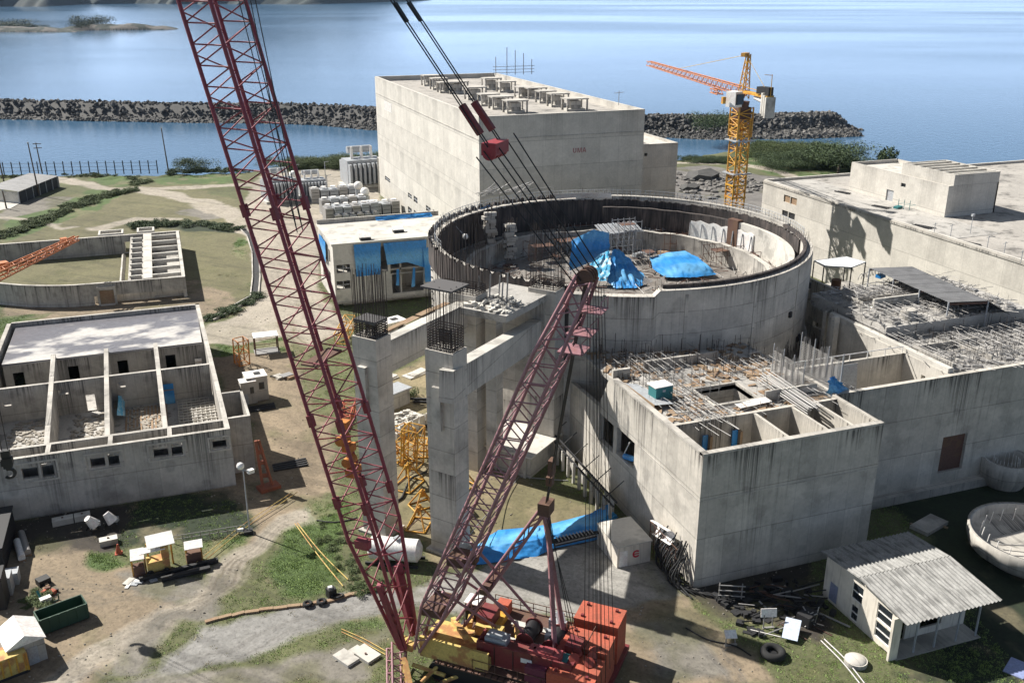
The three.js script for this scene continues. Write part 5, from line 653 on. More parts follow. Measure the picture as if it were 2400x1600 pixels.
  // rope falls from the mast head to the counterweight tray
  for (let i = 0; i < 10; i++) { const s = -1.6 + (i % 5) * .75, e = i < 5 ? .3 : 1.9; obj('counterweight_rope', bar(at2([mt[0], 0, mt[2]], .5 + e * .3, -s, mt[1] - 1), at2([mt[0], 0, mt[2]], e + 1.2, -s * 1.9 - (i < 5 ? 1 : 0), 5.2), .032, 4), mCable, T); }
  for (const [b, a0] of [[-1.6, 1.2], [1.6, 1.2]]) obj('backstop', bar(V(mixp(mf, mt, .3)).addScaledVector(LAT, -b).toArray(), at2([26, 0, -80.5], 4.5, b - 1.5, 5), .16, 7), mMauve, T);
  for (const b of [-1.6, 1.6]) obj('backstop', bar(V(mixp(mf, mt, .2)).addScaledVector(LAT, -b).toArray(), at2([26, 0, -80.5], 1.2, b - 1.5, 5), .14, 7), mMauve, T);
  // gantry
  const gt = [28.3, 21.8, -82.0], gf = [24.6, 4.6, -82.2];
  lattice(T, 'gantry', at2([24.8, 0, -81.5], -1, -.3, 4.8), at2([31.2, 0, -76.2], -.3, -.2, 20.2), 2.0, 1.0, 1.1, .6, LAT, 11, .17, .07, mMauve, mMauve, { each: true });
  const gh = at2([31.2, 0, -76.2], -.3, -.2, 20.2);
  for (const s of [-.75, .75]) obj('gantry_leg', beam(V(gh).addScaledVector(LAT, s * .6).addScaledVector(UP, -.6).toArray(), at2([31.6, 0, -75.6], .6, s * 1.8 - .5, 4.8), .42, .42), mMauve, T);
  obj('gantry_crosshead', [beam(V(mixp(at2([24.8, 0, -81.5], -1, -.3, 4.8), gh, .36)).addScaledVector(LAT, -2.4).toArray(), V(mixp(at2([24.8, 0, -81.5], -1, -.3, 4.8), gh, .36)).addScaledVector(LAT, 2.4).toArray(), .8, .6), cbox(V(gh).addScaledVector(UP, -.7).toArray(), 1.2, 1.3, 1.6, RY)], mRust, T);
  obj('luffing_block', [cbox(V(mixp(gh, mt, .16)).toArray(), .5, 1.6, 1.0, RY), cbox(V(mixp(gh, mt, .11)).toArray(), .6, .9, .8, RY)], mRust, T);
  for (const s of [-.5, -.15, .2, .55]) obj('luffing_rope', bar(V(gh).addScaledVector(LAT, s * .6).toArray(), V(mt).addScaledVector(LAT, s).toArray(), .055, 4), mCable, T);
  for (const s of [-.5, 0, .5]) obj('luffing_rope', bar(V(gh).addScaledVector(LAT, s).toArray(), at2([32.4, 0, -74.4], 1.4, s * 2, 5), .045, 4), mCable, T);
  // machinery house and deck
  const ho = [24.02,5.3,-77.76], hy = 5.3;
  const H = obj('machinery_house', [ebox(ho, .1, 10.3, -2.2, 0, 2.8, hy - .5), ebox(ho, .1, 10.3, -.25, 0, hy - .5, hy), ebox(ho, .1, .3, -2.2, -.25, hy - .5, hy)], mBody, T);
  for (let i = 1; i < 5; i++) obj('door_seam', ebox(ho, i * 2.05, i * 2.05 + .08, 0, .05, 2.9, hy - .1), mBlack, H);
  obj('nameplate', ebox(ho, 5, 6.2, .02, .06, 4.2, 4.7), mWhite, H); obj('warning_sign', ebox(ho, 8.9, 9.3, .02, .06, 3.4, 3.8), mPaleYellow, H);
  obj('catwalk', [ebox(ho, .3, 10.2, 0, .9, 2.55, 2.65), ...[0, 2.5, 5, 7.5, 9.9].map((a) => bar(at2(ho, a, .9, 2.6), at2(ho, a, .9, 3.6), .04)), bar(at2(ho, 0, .9, 3.6), at2(ho, 10, .9, 3.6), .04)], mRust, H);
  obj('deck', [ebox(ho, -1.6, 10.6, -8.6, -2.2, 3.4, 3.8)], mRust, T);
  obj('engine', [ebox(ho, .8, 3.1, -1.9, -.5, hy - .5, hy + .35), ebox(ho, 1.2, 2.6, -1.6, -.8, hy + .35, hy + .7)], mGalv, T);
  obj('roof_hatch', [ebox(ho, 6.4, 9.6, -2, -.4, hy - .5, hy - .3)], mTeal, T);
  const drum = (a, b, r, l, m) => { const p = at2(ho, a, b, 4.6); return new THREE.CylinderGeometry(r, r, l, 16).rotateX(Math.PI / 2).rotateY(RY).translate(p[0], p[1], p[2]); };
  for (const a of [4.4, 7.3]) { obj('winch_drum', [drum(a, -4, .8, 2.6)], mCable, T); for (const b of [-2.6, -5.4]) obj('winch_flange', drum(a, b, 1, .14), mBody, T); }
  for (const g of [ebox(ho, -1.4, .4, -5.6, -3.2, 3.8, 5.9), ebox(ho, 8.8, 10.4, -4.4, -2.4, 3.8, 5.6)]) obj('machine_panel', g, mBody, T); obj('valve_block', range(26, (i) => ebox(ho, 5.2 + rr(-.9, 4.4), 5.6 + rr(0, 4.6), -rr(.6, 2), -rr(.2, .5), hy - .4, hy + rr(.0, .5))).slice(0, 12), steel(.3, .05, .06, .2), T);
  obj('deck_grating', [ebox(ho, 1.6, 9.6, -6.4, -5.6, 3.8, 3.95), ebox(ho, 2.6, 6.4, -3.1, -2.4, 3.8, 4.3)], cPale, T); obj('hose_guide', bar(at2(ho, 2.2, -5.6, 3.9), at2(ho, 3.4, -3.2, 4.1), .28, 8), mPaleYellow, T);
  obj('handrail', [...range(9, (i) => bar(at2(ho, -1.4 + i * 1.5, -8.5, 3.8), at2(ho, -1.4 + i * 1.5, -8.5, 5), .05)), ...[4.4, 5].map((y) => bar(at2(ho, -1.4, -8.5, y), at2(ho, 10.6, -8.5, y), .05)), bar(at2(ho, 10.6, -8.5, 5), at2(ho, 10.6, -3, 5), .05)], mRust, T);
  obj('operator_cab', [ebox(ho, -3.6, -1.8, -6.8, -5.2, 3.3, 5.5)], mBlack, T); obj('cab_roof', ebox(ho, -3.7, -1.7, -6.9, -5.1, 5.5, 5.62), mWhite, T); obj('red_box', ebox(ho, -.6, .8, -8, -6.8, 3.8, 5.2), mOrange, T);
  // yellow front body with struts
  const yo = [18.54,3.4,-81.66];
  obj('front_body', [ebox(yo, .6, 8.4, -4.4, 0, 2.2, 3.8), ebox(yo, .6, 8.4, -.3, 0, 3.8, 4.6), ebox(yo, 5.4, 8.4, -4.4, -3.4, 3.8, 5)], mPaleYellow, T);
  for (const [a, b, c] of [[2.5, -4.2, -1], [5.2, -5.2, -2.4]]) obj('front_strut', beam(at2(yo, a, b, 4.4), at2(yo, a + 3, c, 5.2), .55, .5), mPaleYellow, T);
  obj('front_strut', beam(at2(yo, 3.2, -8, 3.6), at2(yo, 4.4, -4.2, 4.2), .6, .6), mPaleYellow, T); obj('front_panel', ebox(yo, 5.4, 7.6, -7.2, -4.6, 3.2, 4.6), mYellow, T);
  for (const [p, q] of [[[18.05,1.6,-80.86], [20.92,1.2,-78.55]], [[18.37,1,-78.58], [21.53,2,-80.18]], [[22.82,2,-80.09], [23.04,1.2,-78.15]], [[23.04,1.2,-78.15], [20.5,1,-77.9]]]) obj('outrigger_brace', bar(p, q, .22, 7), mPaleYellow, T);
  obj('pivot_cap', [cbox([17.54,2.6,-82.87], .9, .9, 1.2, RY), cbox([18.17,2.6,-82.08], .8, .8, .8, RY)], mPaleYellow, T);
  lattice(T, 'front_arm', [16.9,2.4,-83.19], [15.64,0.6,-77.75], 1.6, 1.2, 1.6, 1.2, LAT, 8, .13, .07, mMauve); obj('front_leg', beam([17.25,2,-81.54], [17.04,0.4,-77.49], .7, .7), mPaleYellow, T);
  // crawlers
  for (const b of [-6.2, .4]) { const c = at2(ho, 1.2, b, 0), tr = []; const s = new THREE.Shape(); s.absarc(-5, 1.15, 1.1, Math.PI / 2, Math.PI * 1.5); s.absarc(5, 1.15, 1.1, -Math.PI / 2, Math.PI / 2); const g = new THREE.ExtrudeGeometry(s, { depth: 1.6, bevelEnabled: false, curveSegments: 10 }).translate(0, 0, -.8).rotateY(RY).translate(c[0], c[1], c[2]); obj('crawler_frame', g, mBlack, T); for (let i = 0; i < 15; i++) for (const y of [.02, 2.2]) tr.push(cbox(at2(c, -5 + i * .71, 0, y), .6, .16, 1.9, RY)); tr.forEach((g) => obj('crawler_shoe', g, mRust, T)); }
  obj('undercarriage', [ebox(ho, -1.4, 3.8, -6, .3, .7, 2.6)], mBlack, T);
  const matT = []; for (let i = 0; i < 18; i++) matT.push(ebox(ho, -3.5 + i * .85, -2.75 + i * .85, -8, 3.2, .02, .22)); matT.forEach((g, i) => obj('timber_mat', g, i % 3 ? mRust : mWood, T));
  obj('rusty_scrap', range(40, () => { const p = at2(ho, rr(-1, 7), rr(1.2, 4.4), .25); return cbox(p, rr(.2, .9), rr(.1, .5), rr(.2, .7), rr(0, 3)); }), steel(.2, .09, .05, .5), T, { kind: 'stuff' });
  // counterweights
  const co = [37.14,5.4,-80.22];
  for (const [b0, b1, y, l] of [[0, 3.3, 5.4], [4.2, 7.3, 5.0], [7.7, 11.6, 4.6]]) { const k = obj('counterweight', ebox(co, 0, 4.9, b0, b1, .8, y), mOrange, T); obj('lifting_eye', [[.8, .6], [4, .6], [.8, b1 - b0 - .6], [4, b1 - b0 - .6]].map(([a, b]) => ebox(co, a - .15, a + .15, b0 + b - .15, b0 + b + .15, y, y + .25)), mBody, k); }
  obj('counterweight_tray', ebox(co, -.3, 5.3, -.4, 12, .3, .8), mBody, T); obj('counterweight_end', [ebox(co, -2.4, -.2, 7.6, 11.4, .8, 4.4)], steel(.13, .02, .05, .1), T); obj('sheave_pile', range(9, (i) => { const p = at2(co, .4 + (i % 3) * 1.6, 7.2 + Math.floor(i / 3) * .9, 4.9); return new THREE.CylinderGeometry(.55, .55, .22, 14).rotateX(rr(.2, 1.2)).translate(p[0], p[1], p[2]); }), steel(.34, .06, .04, .2), T);
  obj('hydraulic_pack', range(10, (i) => ebox(co, -2.4 + rr(0, .6), -1.6 + rr(0, .9), 2 + i * .5, 2.4 + i * .5, 2.6, 4.4 + rr(0, 1.2))), mGalv, T); obj('white_flag_panel', new THREE.BoxGeometry(.9, 1.1, .06).rotateX(-.8).translate(...at2(co, -1, 4.6, 6)), mWhite, T);
}
{ // tower crane
  const x = 132, z = -203, T = thing('tower_crane', 'yellow tower crane standing behind the round shell, jib pointing out to sea', 'crane', [x, 0, z]), L0 = new THREE.Vector3(1, 0, 0), tip = [139.1,46.68,-265.8];
  lattice(T, 'mast', [x, 0, z], [x, 38, z], 3.3, 3.3, 3.3, 3.3, L0, 22, .24, .12, mYellow, mYellow, { rungs: 2 });
  for (const y of [25, 33]) obj('mast_collar', [box(x - 2.6, y, z - 2.6, x + 2.6, y + .25, z - 1.9), box(x - 2.6, y, z + 1.9, x + 2.6, y + .25, z + 2.6), box(x - 2.6, y, z - 1.9, x - 1.9, y + .25, z + 1.9), box(x + 1.9, y, z - 1.9, x + 2.6, y + .25, z + 1.9)], mGalv, T);
  for (const y of [22, 19]) obj('mast_band', [box(x - 1.9, y, z + 1.7, x + 1.9, y + .4, z + 1.9), box(x - 1.9, y, z - 1.9, x - 1.7, y + .4, z + 1.9)], mYellow, T);
  obj('slewing_ring', [new THREE.CylinderGeometry(1.7, 1.5, 1.4, 20).translate(x, 41.6, z), box(x - 1.6, 38, z - 1.6, x + 1.6, 41, z + 1.6)], mRust, T); lattice(T, 'climbing_frame', [x, 34, z], [x, 41, z], 3.9, 3.9, 3.9, 3.9, L0, 5, .2, .12, mYellow, mYellow, { rungs: 1 });
  const jr = [x, 44.6, z], jd = V(tip).sub(V(jr)).normalize(), sd = new THREE.Vector3(jd.z, 0, -jd.x).normalize();
  lattice(T, 'jib', jr, tip, 1.9, 1.9, 1.3, 1.2, sd, 44, .12, .07, mJib, mJib); lattice(T, 'tower_head', [x, 43, z], [x + .6, 53.2, z], 2.0, 2.0, .7, .7, L0, 8, .15, .09, mYellow); obj('head_sheave', [cbox([x - .3, 52.6, z], 2.4, .9, 1, .5)], mYellow, T);
  const ce = V(jr).addScaledVector(jd, -13.5).toArray(); ce[1] = 44.6; obj('counter_jib', [beam(jr, ce, 1.8, .5), beam(V(jr).addScaledVector(UP, 1).toArray(), V(ce).addScaledVector(UP, 1).toArray(), .12, .12)], mYellow, T);
  obj('tie_bar', [bar([x, 53, z], V(jr).lerp(V(tip), .62).addScaledVector(UP, 1.1).toArray(), .07), bar([x, 53, z], V(ce).toArray(), .06)], mPaleYellow, T);
  obj('ballast', [0, .9, 1.8].map((k) => cbox(V(ce).addScaledVector(jd, k).addScaledVector(UP, -4.6 + k * .4).toArray(), 2.4, 4.6, .7, Math.atan2(jd.x, jd.z))), cPale, T); obj('hoist_winch', [cbox(V(ce).addScaledVector(jd, 3.4).addScaledVector(UP, .3).toArray(), 2, 1.6, 2.6, .2), cbox(V(ce).addScaledVector(jd, .8).addScaledVector(UP, .3).toArray(), 1.5, 1.8, 1.2, .2)], mDark, T);
  obj('lamp_post', [bar(ce, V(ce).addScaledVector(UP, 5).toArray(), .09), bar(V(ce).addScaledVector(UP, 4.8).toArray(), V(ce).add(new THREE.Vector3(-2, 5, 0)).toArray(), .07)], mYellow, T); obj('white_tank', bar(V(ce).addScaledVector(jd, 3).addScaledVector(UP, -1.3).toArray(), V(ce).addScaledVector(jd, 7).addScaledVector(UP, -1).toArray(), .55, 12), mWhite, T);
  const cp = [128.59,41.3,-201.46]; const cab = obj('cab', cbox(cp, 2.6, 3.6, 2.8, .35), mWhite, T); obj('cab_window', [cbox([cp[0] + .35, cp[1] + .6, cp[2] + .3], 2.5, 2.4, 2.7, .35)], mGlass, cab); obj('cab_bracket', [bar([cp[0], cp[1] + 3.4, cp[2]], [x, 42.5, z], .2)], mYellow, T); obj('hook', cbox([126.01,42.06,-201.9], .8, 1.6, .8), mYellow, T);
  lattice(T, 'trolley', V(jr).lerp(V(tip), .2).addScaledVector(UP, -1.9).toArray(), V(jr).lerp(V(tip), .27).addScaledVector(UP, -1.9).toArray(), 1.6, 1, 1.6, 1, sd, 3, .14, .1, mJib);
  obj('footing', box(x - 3.5, -.3, z - 3.5, x + 3.5, .5, z + 3.5), cGrey, T);
}
{ // orange jib reaching in from the left over the basin
  const T = thing('crane_jib', 'orange lattice crane jib reaching in from the left over the concrete basin', 'crane', [-34.13,14,-209.77]), sd = new THREE.Vector3(.3, 0, .95);
  lattice(T, 'jib', [-39.83,15,-191.77], [-21.47,14,-235.49], 2.2, 2.0, 1.0, .9, sd, 26, .17, .1, mJib, mJib); obj('end_block', cbox([-23.94,13.6,-233.14], 1.4, 1.2, 1.4, .4), mJib, T); obj('joint_plate', [cbox([-33.89,13.8,-212.19], 2, 1.8, 2, .4)], mJib, T);
  const r = [-39.83,15,-191.77]; lattice(T, 'mast', [r[0], 0, r[2]], [r[0], 17, r[2]], 2.2, 2.2, 2.2, 2.2, new THREE.Vector3(1, 0, 0), 9, .18, .1, mJib); 
}
{ // hook block hanging at the left edge
  const p = [-20.87,17.13,-110.04], T = thing('crane_hook', 'black crane hook block hanging on ropes at the left edge', 'hook', p);
  obj('block', [cbox([p[0], p[1], p[2]], .9, 2.2, .7), cbox([p[0], p[1] + .4, p[2]], 1.2, .9, .9)], mBlack, T); obj('hook', new THREE.TorusGeometry(.55, .2, 8, 14, 4.4).rotateZ(-2.4).translate(p[0], p[1] - .7, p[2]), mBlack, T); for (const s of [-.3, .3]) obj('rope', bar([p[0] + s, p[1] + 2, p[2]], [p[0] + s, p[1] + 60, p[2]], .045, 4), mCable, T);
}
// ---------- site clutter ----------
const P3 = (p, x = 0, y = 0, z = 0) => [p[0] + x, p[1] + y, p[2] + z];
function corr(name, t, A, B, C, Dd, m, n, amp, strips = 1) { // corrugated sheet roof: A-B is the ridge-side edge, D-C the eave; ribs run A->D; split in sheets
  const per = n / strips; for (let s = 0; s < strips; s++) { const N = per * 4, P = [], I = []; for (let i = 0; i <= N; i++) { const k = (s * per + i / 4) / n, w = Math.cos(i / 4 * 2 * Math.PI) * amp + (s % 2) * .012; for (const [a, b] of [[A, B], [Dd, C]]) { const q = mixp(a, b, k); P.push(q[0], q[1] + w, q[2]); } } for (let i = 0; i < N; i++) { const a = i * 2; I.push(a, a + 1, a + 2, a + 1, a + 3, a + 2); } const g = new THREE.BufferGeometry(); g.setAttribute('position', new THREE.Float32BufferAttribute(P, 3)); g.setIndex(I); g.computeVertexNormals(); obj(name, g, m, t); }
}
const mAsb = mat(tex(256, 256, (u, v) => { const n = fbm(u * 6, v * 6, 5, 6), f = fbm(u * 60, v * 60, 2, 60), s = smooth(.5, .75, fbm(u * 20, v * 3, 4, 20, 3)), k = (.65 + .5 * n) * (.8 + .4 * f) * (1 - .45 * s); return [.33 * k, .325 * k, .31 * k]; }), 5, .9, { side: THREE.DoubleSide });
const mShed = mat(tex(256, 256, (u, v) => { const n = fbm(u * 6, v * 6, 5, 6), f = fbm(u * 50, v * 8, 3, 50, 8), k = .6 + .5 * n + .3 * (f - .5); return [.21 * k, .21 * k, .215 * k]; }), 8, .6, { side: THREE.DoubleSide });
const mCream = mat(tex(256, 256, (u, v) => { const n = fbm(u * 5, v * 5, 5, 5), k = .8 + .35 * n, s = smooth(.5, .75, fbm(u * 30, v * 2, 3, 30, 2)); return [lerp(.66, .4, s * .5) * k, lerp(.61, .36, s * .5) * k, lerp(.53, .3, s * .5) * k]; }), 6);
{ // hut with corrugated roof
  const x0 = 67.6, x1 = 79.2, z0 = -78.4, z1 = -65.9, T = thing('site_hut', 'two-storey cream hut with a grey corrugated roof beside the annex wall', 'hut', [x0, 0, z1]), hz = (a, b) => [Math.min(a[2], b[2]) - z0, Math.min(a[1], b[1]), Math.max(a[2], b[2]) - z0, Math.max(a[1], b[1])];
    const op = (tl, bl, tr) => [[x0, Math.max(.25, bl[1] - .3), tl[2]], [x0, tl[1] + .2, Math.max(tr[2], tl[2] + .8)]], hw = ([a, b]) => [a[2] - z0, a[1], b[2] - z0, b[1]];
  const d = op([67.6,2.49,-77.37], [67.6,-0.21,-77.34], [67.6,2.66,-75.91]), ws = [op([67.6,4.85,-73.71], [67.6,3.18,-73.59], [67.6,4.93,-71.86]), op([67.6,2.06,-73.47], [67.6,0.16,-73.48], [67.6,2.2,-72.28]), op([67.6,4.85,-69.48], [67.6,3.29,-69.43], [67.6,4.95,-67.17]), op([67.6,2.55,-69.42], [67.6,1.05,-69.4], [67.6,2.66,-67.09])];
  obj('wall', wall([x0, z0], [x0, z1], 0, 5.6, -.25, [d, ...ws].map(hw)), mCream, T, {});
  obj('wall', [wall([x0 + .25, z1 - 2.4], [x1, z1 - 2.4], 0, 5.6, -.25, [[1.5, 0.1, 3, 2.4], [5, 1, 8, 2.6]])], mCream, T); obj('wall', wall([x1, z1 - 2.65], [x1, z0], 0, 5.6, -.25), mCream, T); obj('wall', wall([x1 - .25, z0], [x0 + .25, z0], 0, 5.6, -.25), mCream, T); obj('wall', wall([x0, z1], [x0, z1 - .3], 0, 5.4, -.9), mCream, T);
  obj('door', box(x0 + .08, d[0][1], d[0][2], x0 + .15, d[1][1], d[1][2]), steel(.22, .25, .36, .1), T);
  ws.forEach(([a, b]) => { const y0 = a[1], y1 = b[1], za = a[2], zb = b[2], w = obj('window', box(x0 + .16, y0, za, x0 + .2, y1, zb), mGlass, T); for (const g of [box(x0 + .05, y0, za, x0 + .15, y0 + .08, zb), box(x0 + .05, y1 - .08, za, x0 + .15, y1, zb), box(x0 + .05, (y0 + y1) / 2 - .04, za, x0 + .15, (y0 + y1) / 2 + .04, zb), box(x0 + .06, y0 + .08, za, x0 + .14, y1 - .08, za + .08), box(x0 + .06, y0 + .08, zb - .08, x0 + .14, y1 - .08, zb)]) obj('frame', g, mWhite, w); });
  for (const x of [70.2, 73, 76, 78.8]) obj('porch_post', box(x - .08, 0, z1 - .3, x + .08, 5.35, z1 - .14), mGalv, T); obj('porch_slab', box(x0, 0, z1 - 2.4, x1, .12, z1 + .2), cGrey, T); obj('ceiling', box(x0 + .25, 5.45, z0 + .3, x1 - .25, 5.55, z1 - 2.7), mWood, T);
  const rz = -72.4; corr('roof_sheet', T, [66.9, 6.35, rz - .05], [79.8, 6.35, rz - .05], [79.8, 5.75, -79.1], [66.9, 5.75, -79.1], mAsb, 24, .095, 8); corr('roof_sheet', T, [66.9, 6.4, rz + .05], [79.8, 6.4, rz + .05], [79.8, 5.6, -64.5], [66.9, 5.6, -64.5], mAsb, 24, .095, 8);
  obj('gable_board', [wall([x0, z0], [x0, rz], 5.6, 6.2, -.2, [], [[0, 5.6], [6, 5.6], [6, 6.2], [0, 5.7]])], mCream, T);
}
{ // small plant room on the apron
  const h = 3.1, a = [46.67,3.1,-97.39], b = [51.41,3.1,-98.28], c = [52.03,3.1,-92.15], d = [47.03,3.1,-91.18], T = thing('plant_room', 'small white flat-roofed plant box with a red mark, beside the annex wall', 'hut', [d[0], 0, d[2]]);
  const x0 = (a[0] + d[0]) / 2, x1 = (b[0] + c[0]) / 2, z0 = (a[2] + b[2]) / 2, z1 = (c[2] + d[2]) / 2;
  obj('wall', box(x0 + .12, 0, z0 + .12, x1 - .12, h - .16, z1 - .12), mCream, T); obj('roof', box(x0, h - .16, z0, x1, h, z1), cPale, T); obj('door', box(x0 + .4, .1, z1 - .12, x0 + 1.5, 2.3, z1 - .06), mWhite, T);
  const r = new THREE.TorusGeometry(.42, .12, 8, 20, 4.9).rotateZ(.75).scale(1, 1, .25).translate((x0 + x1) / 2 + .3, 1.55, z1 - .1); obj('red_mark', [r, box((x0 + x1) / 2 - .05, 1.5, z1 - .12, (x0 + x1) / 2 + .65, 1.62, z1 - .07)], plain(.5, .02, .04, .6), T);
}
drape('tarpaulin', 'long blue tarpaulin spread on the ground between the crane and the annex', [[[29.94,0.5,-100.66], [35.62,0.6,-104.38], [40.32,0.7,-103.37], [43.06,0.8,-103.18], [48.75,0.9,-103.65], [51.53,1.2,-104.66]], [[28.96,1,-98.82], [33.88,1.2,-100.29], [38.93,1.5,-99.19], [41.61,1.4,-99.64], [47.52,1.5,-99.9], [51.12,1.6,-101.99]], [[28.43,0.15,-98.54], [32.76,0.15,-97.98], [38.51,0.15,-97.48], [41.1,0.2,-98.35], [47.33,0.2,-98.37], [52.25,0.3,-102.47]]], .7, tarp, 'tarpaulin', 4);
{ const p = [40.59,1.5,-97.69], q = [46.65,1.5,-97.99], T = thing('pipe_bundle', 'bundle of long dark steel bars lying on the blue ground tarpaulin', 'pipes', p); for (let i = 0; i < 9; i++) { const o = [(i % 3) * .1, Math.floor(i / 3) * .22, (i % 3) * .38]; obj('pipe', bar(P3(p, ...o), P3(q, o[0] + rr(-.3, .3), o[1], o[2]), .11, 6), i % 4 === 1 ? mPipe : mDark, T); } for (let i = 0; i < 11; i++) { const c = mixp(p, q, .1 + i * .08); obj('tie', box(c[0] - .06, c[1] + .62, c[2] - .15, c[0] + .06, c[1] + .72, c[2] + .95), mPipe, T); } }
{ // lean-to fence and hoses along the sunlit annex wall
  const T = thing('guard_fence', 'row of pale posts and dark rails along the foot of the annex wall', 'fence', [51, 0, -102]); for (let i = 0; i < 12; i++) { const z = -124 + i * 2.05; obj('post', box(50.3, 0, z - .18, 50.7, 3.3, z + .18), i % 2 ? cPale : cGrey, T); } for (const y of [3.3, 3.8]) obj('rail', beam([50.5 + (y - 3.3), y, -125], [50.5 + (y - 3.3), y, -100.5], .22, .2), mDark, T); obj('panel', range(5, (i) => box(51.6, 0, -123.6 + i * 4.5, 51.7, 3, -120.6 + i * 4.5)), cGrey, T); for (let i = 0; i < 6; i++) obj('brace', bar([50.5, 3.4, -123 + i * 4], [53.2, 5.4, -123 + i * 4], .07), mDark, T);
  const H = thing('hose_tangle', 'tangle of black hoses and cables hanging at the sunlit foot of the annex corner', 'cables', [53, 0, -88]); for (let i = 0; i < 26; i++) { const z = rr(-92, -85.4), c = new THREE.CatmullRomCurve3([new THREE.Vector3(53.4, rr(3.6, 6), z), new THREE.Vector3(52.6 - rr(0, .8), rr(2, 3.4), z + rr(-.2, .6)), new THREE.Vector3(52.4 - rr(0, 1.2), rr(.4, 1.4), z + rr(.2, 1.2)), new THREE.Vector3(53 + rr(-1, 1.5), .12, z + rr(1.5, 4))]); obj('hose', new THREE.TubeGeometry(c, 12, rr(.06, .13), 5), mBlack, H); }
  for (let i = 0; i < 9; i++) { const c = new THREE.CatmullRomCurve3([new THREE.Vector3(53, .2, -86 + rr(0, 1)), new THREE.Vector3(54.5, .3, -83.4 + rr(0, .8)), new THREE.Vector3(57 + rr(0, 1), .15, -82 + rr(0, 1.5)), new THREE.Vector3(60 + rr(0, 3), .12, -80.5 + rr(-1, 1.5))]); obj('hose', new THREE.TubeGeometry(c, 16, rr(.06, .12), 5), mBlack, H); }
  for (let i = 0; i < 7; i++) obj('frame_bar', bar([52.6, 0, -94 + i * 1.1], [52.6, 4.3, -94 + i * 1.1], .06), mRust, H); for (const y of [1.5, 3, 4.3]) obj('frame_bar', bar([52.6, y, -94], [52.6, y, -87], .05), mRust, H);
  const C = thing('cable_trough', 'white curved trough leaning on the hose rack at the annex corner', 'trough', [52.6, 4, -91]); obj('trough', new THREE.CylinderGeometry(.9, .9, 4.6, 16, 1, true, 0, 3.3).rotateX(1.35).translate(52.3, 4.5, -91), Object.assign(mWhite.clone(), { side: THREE.DoubleSide }), C); obj('bracket', [bar([52.4, 3.2, -92.4], [53.6, 4.4, -92.4], .08), bar([52.4, 2.8, -89.6], [53.6, 4, -89.6], .08)], mRust, C);
}
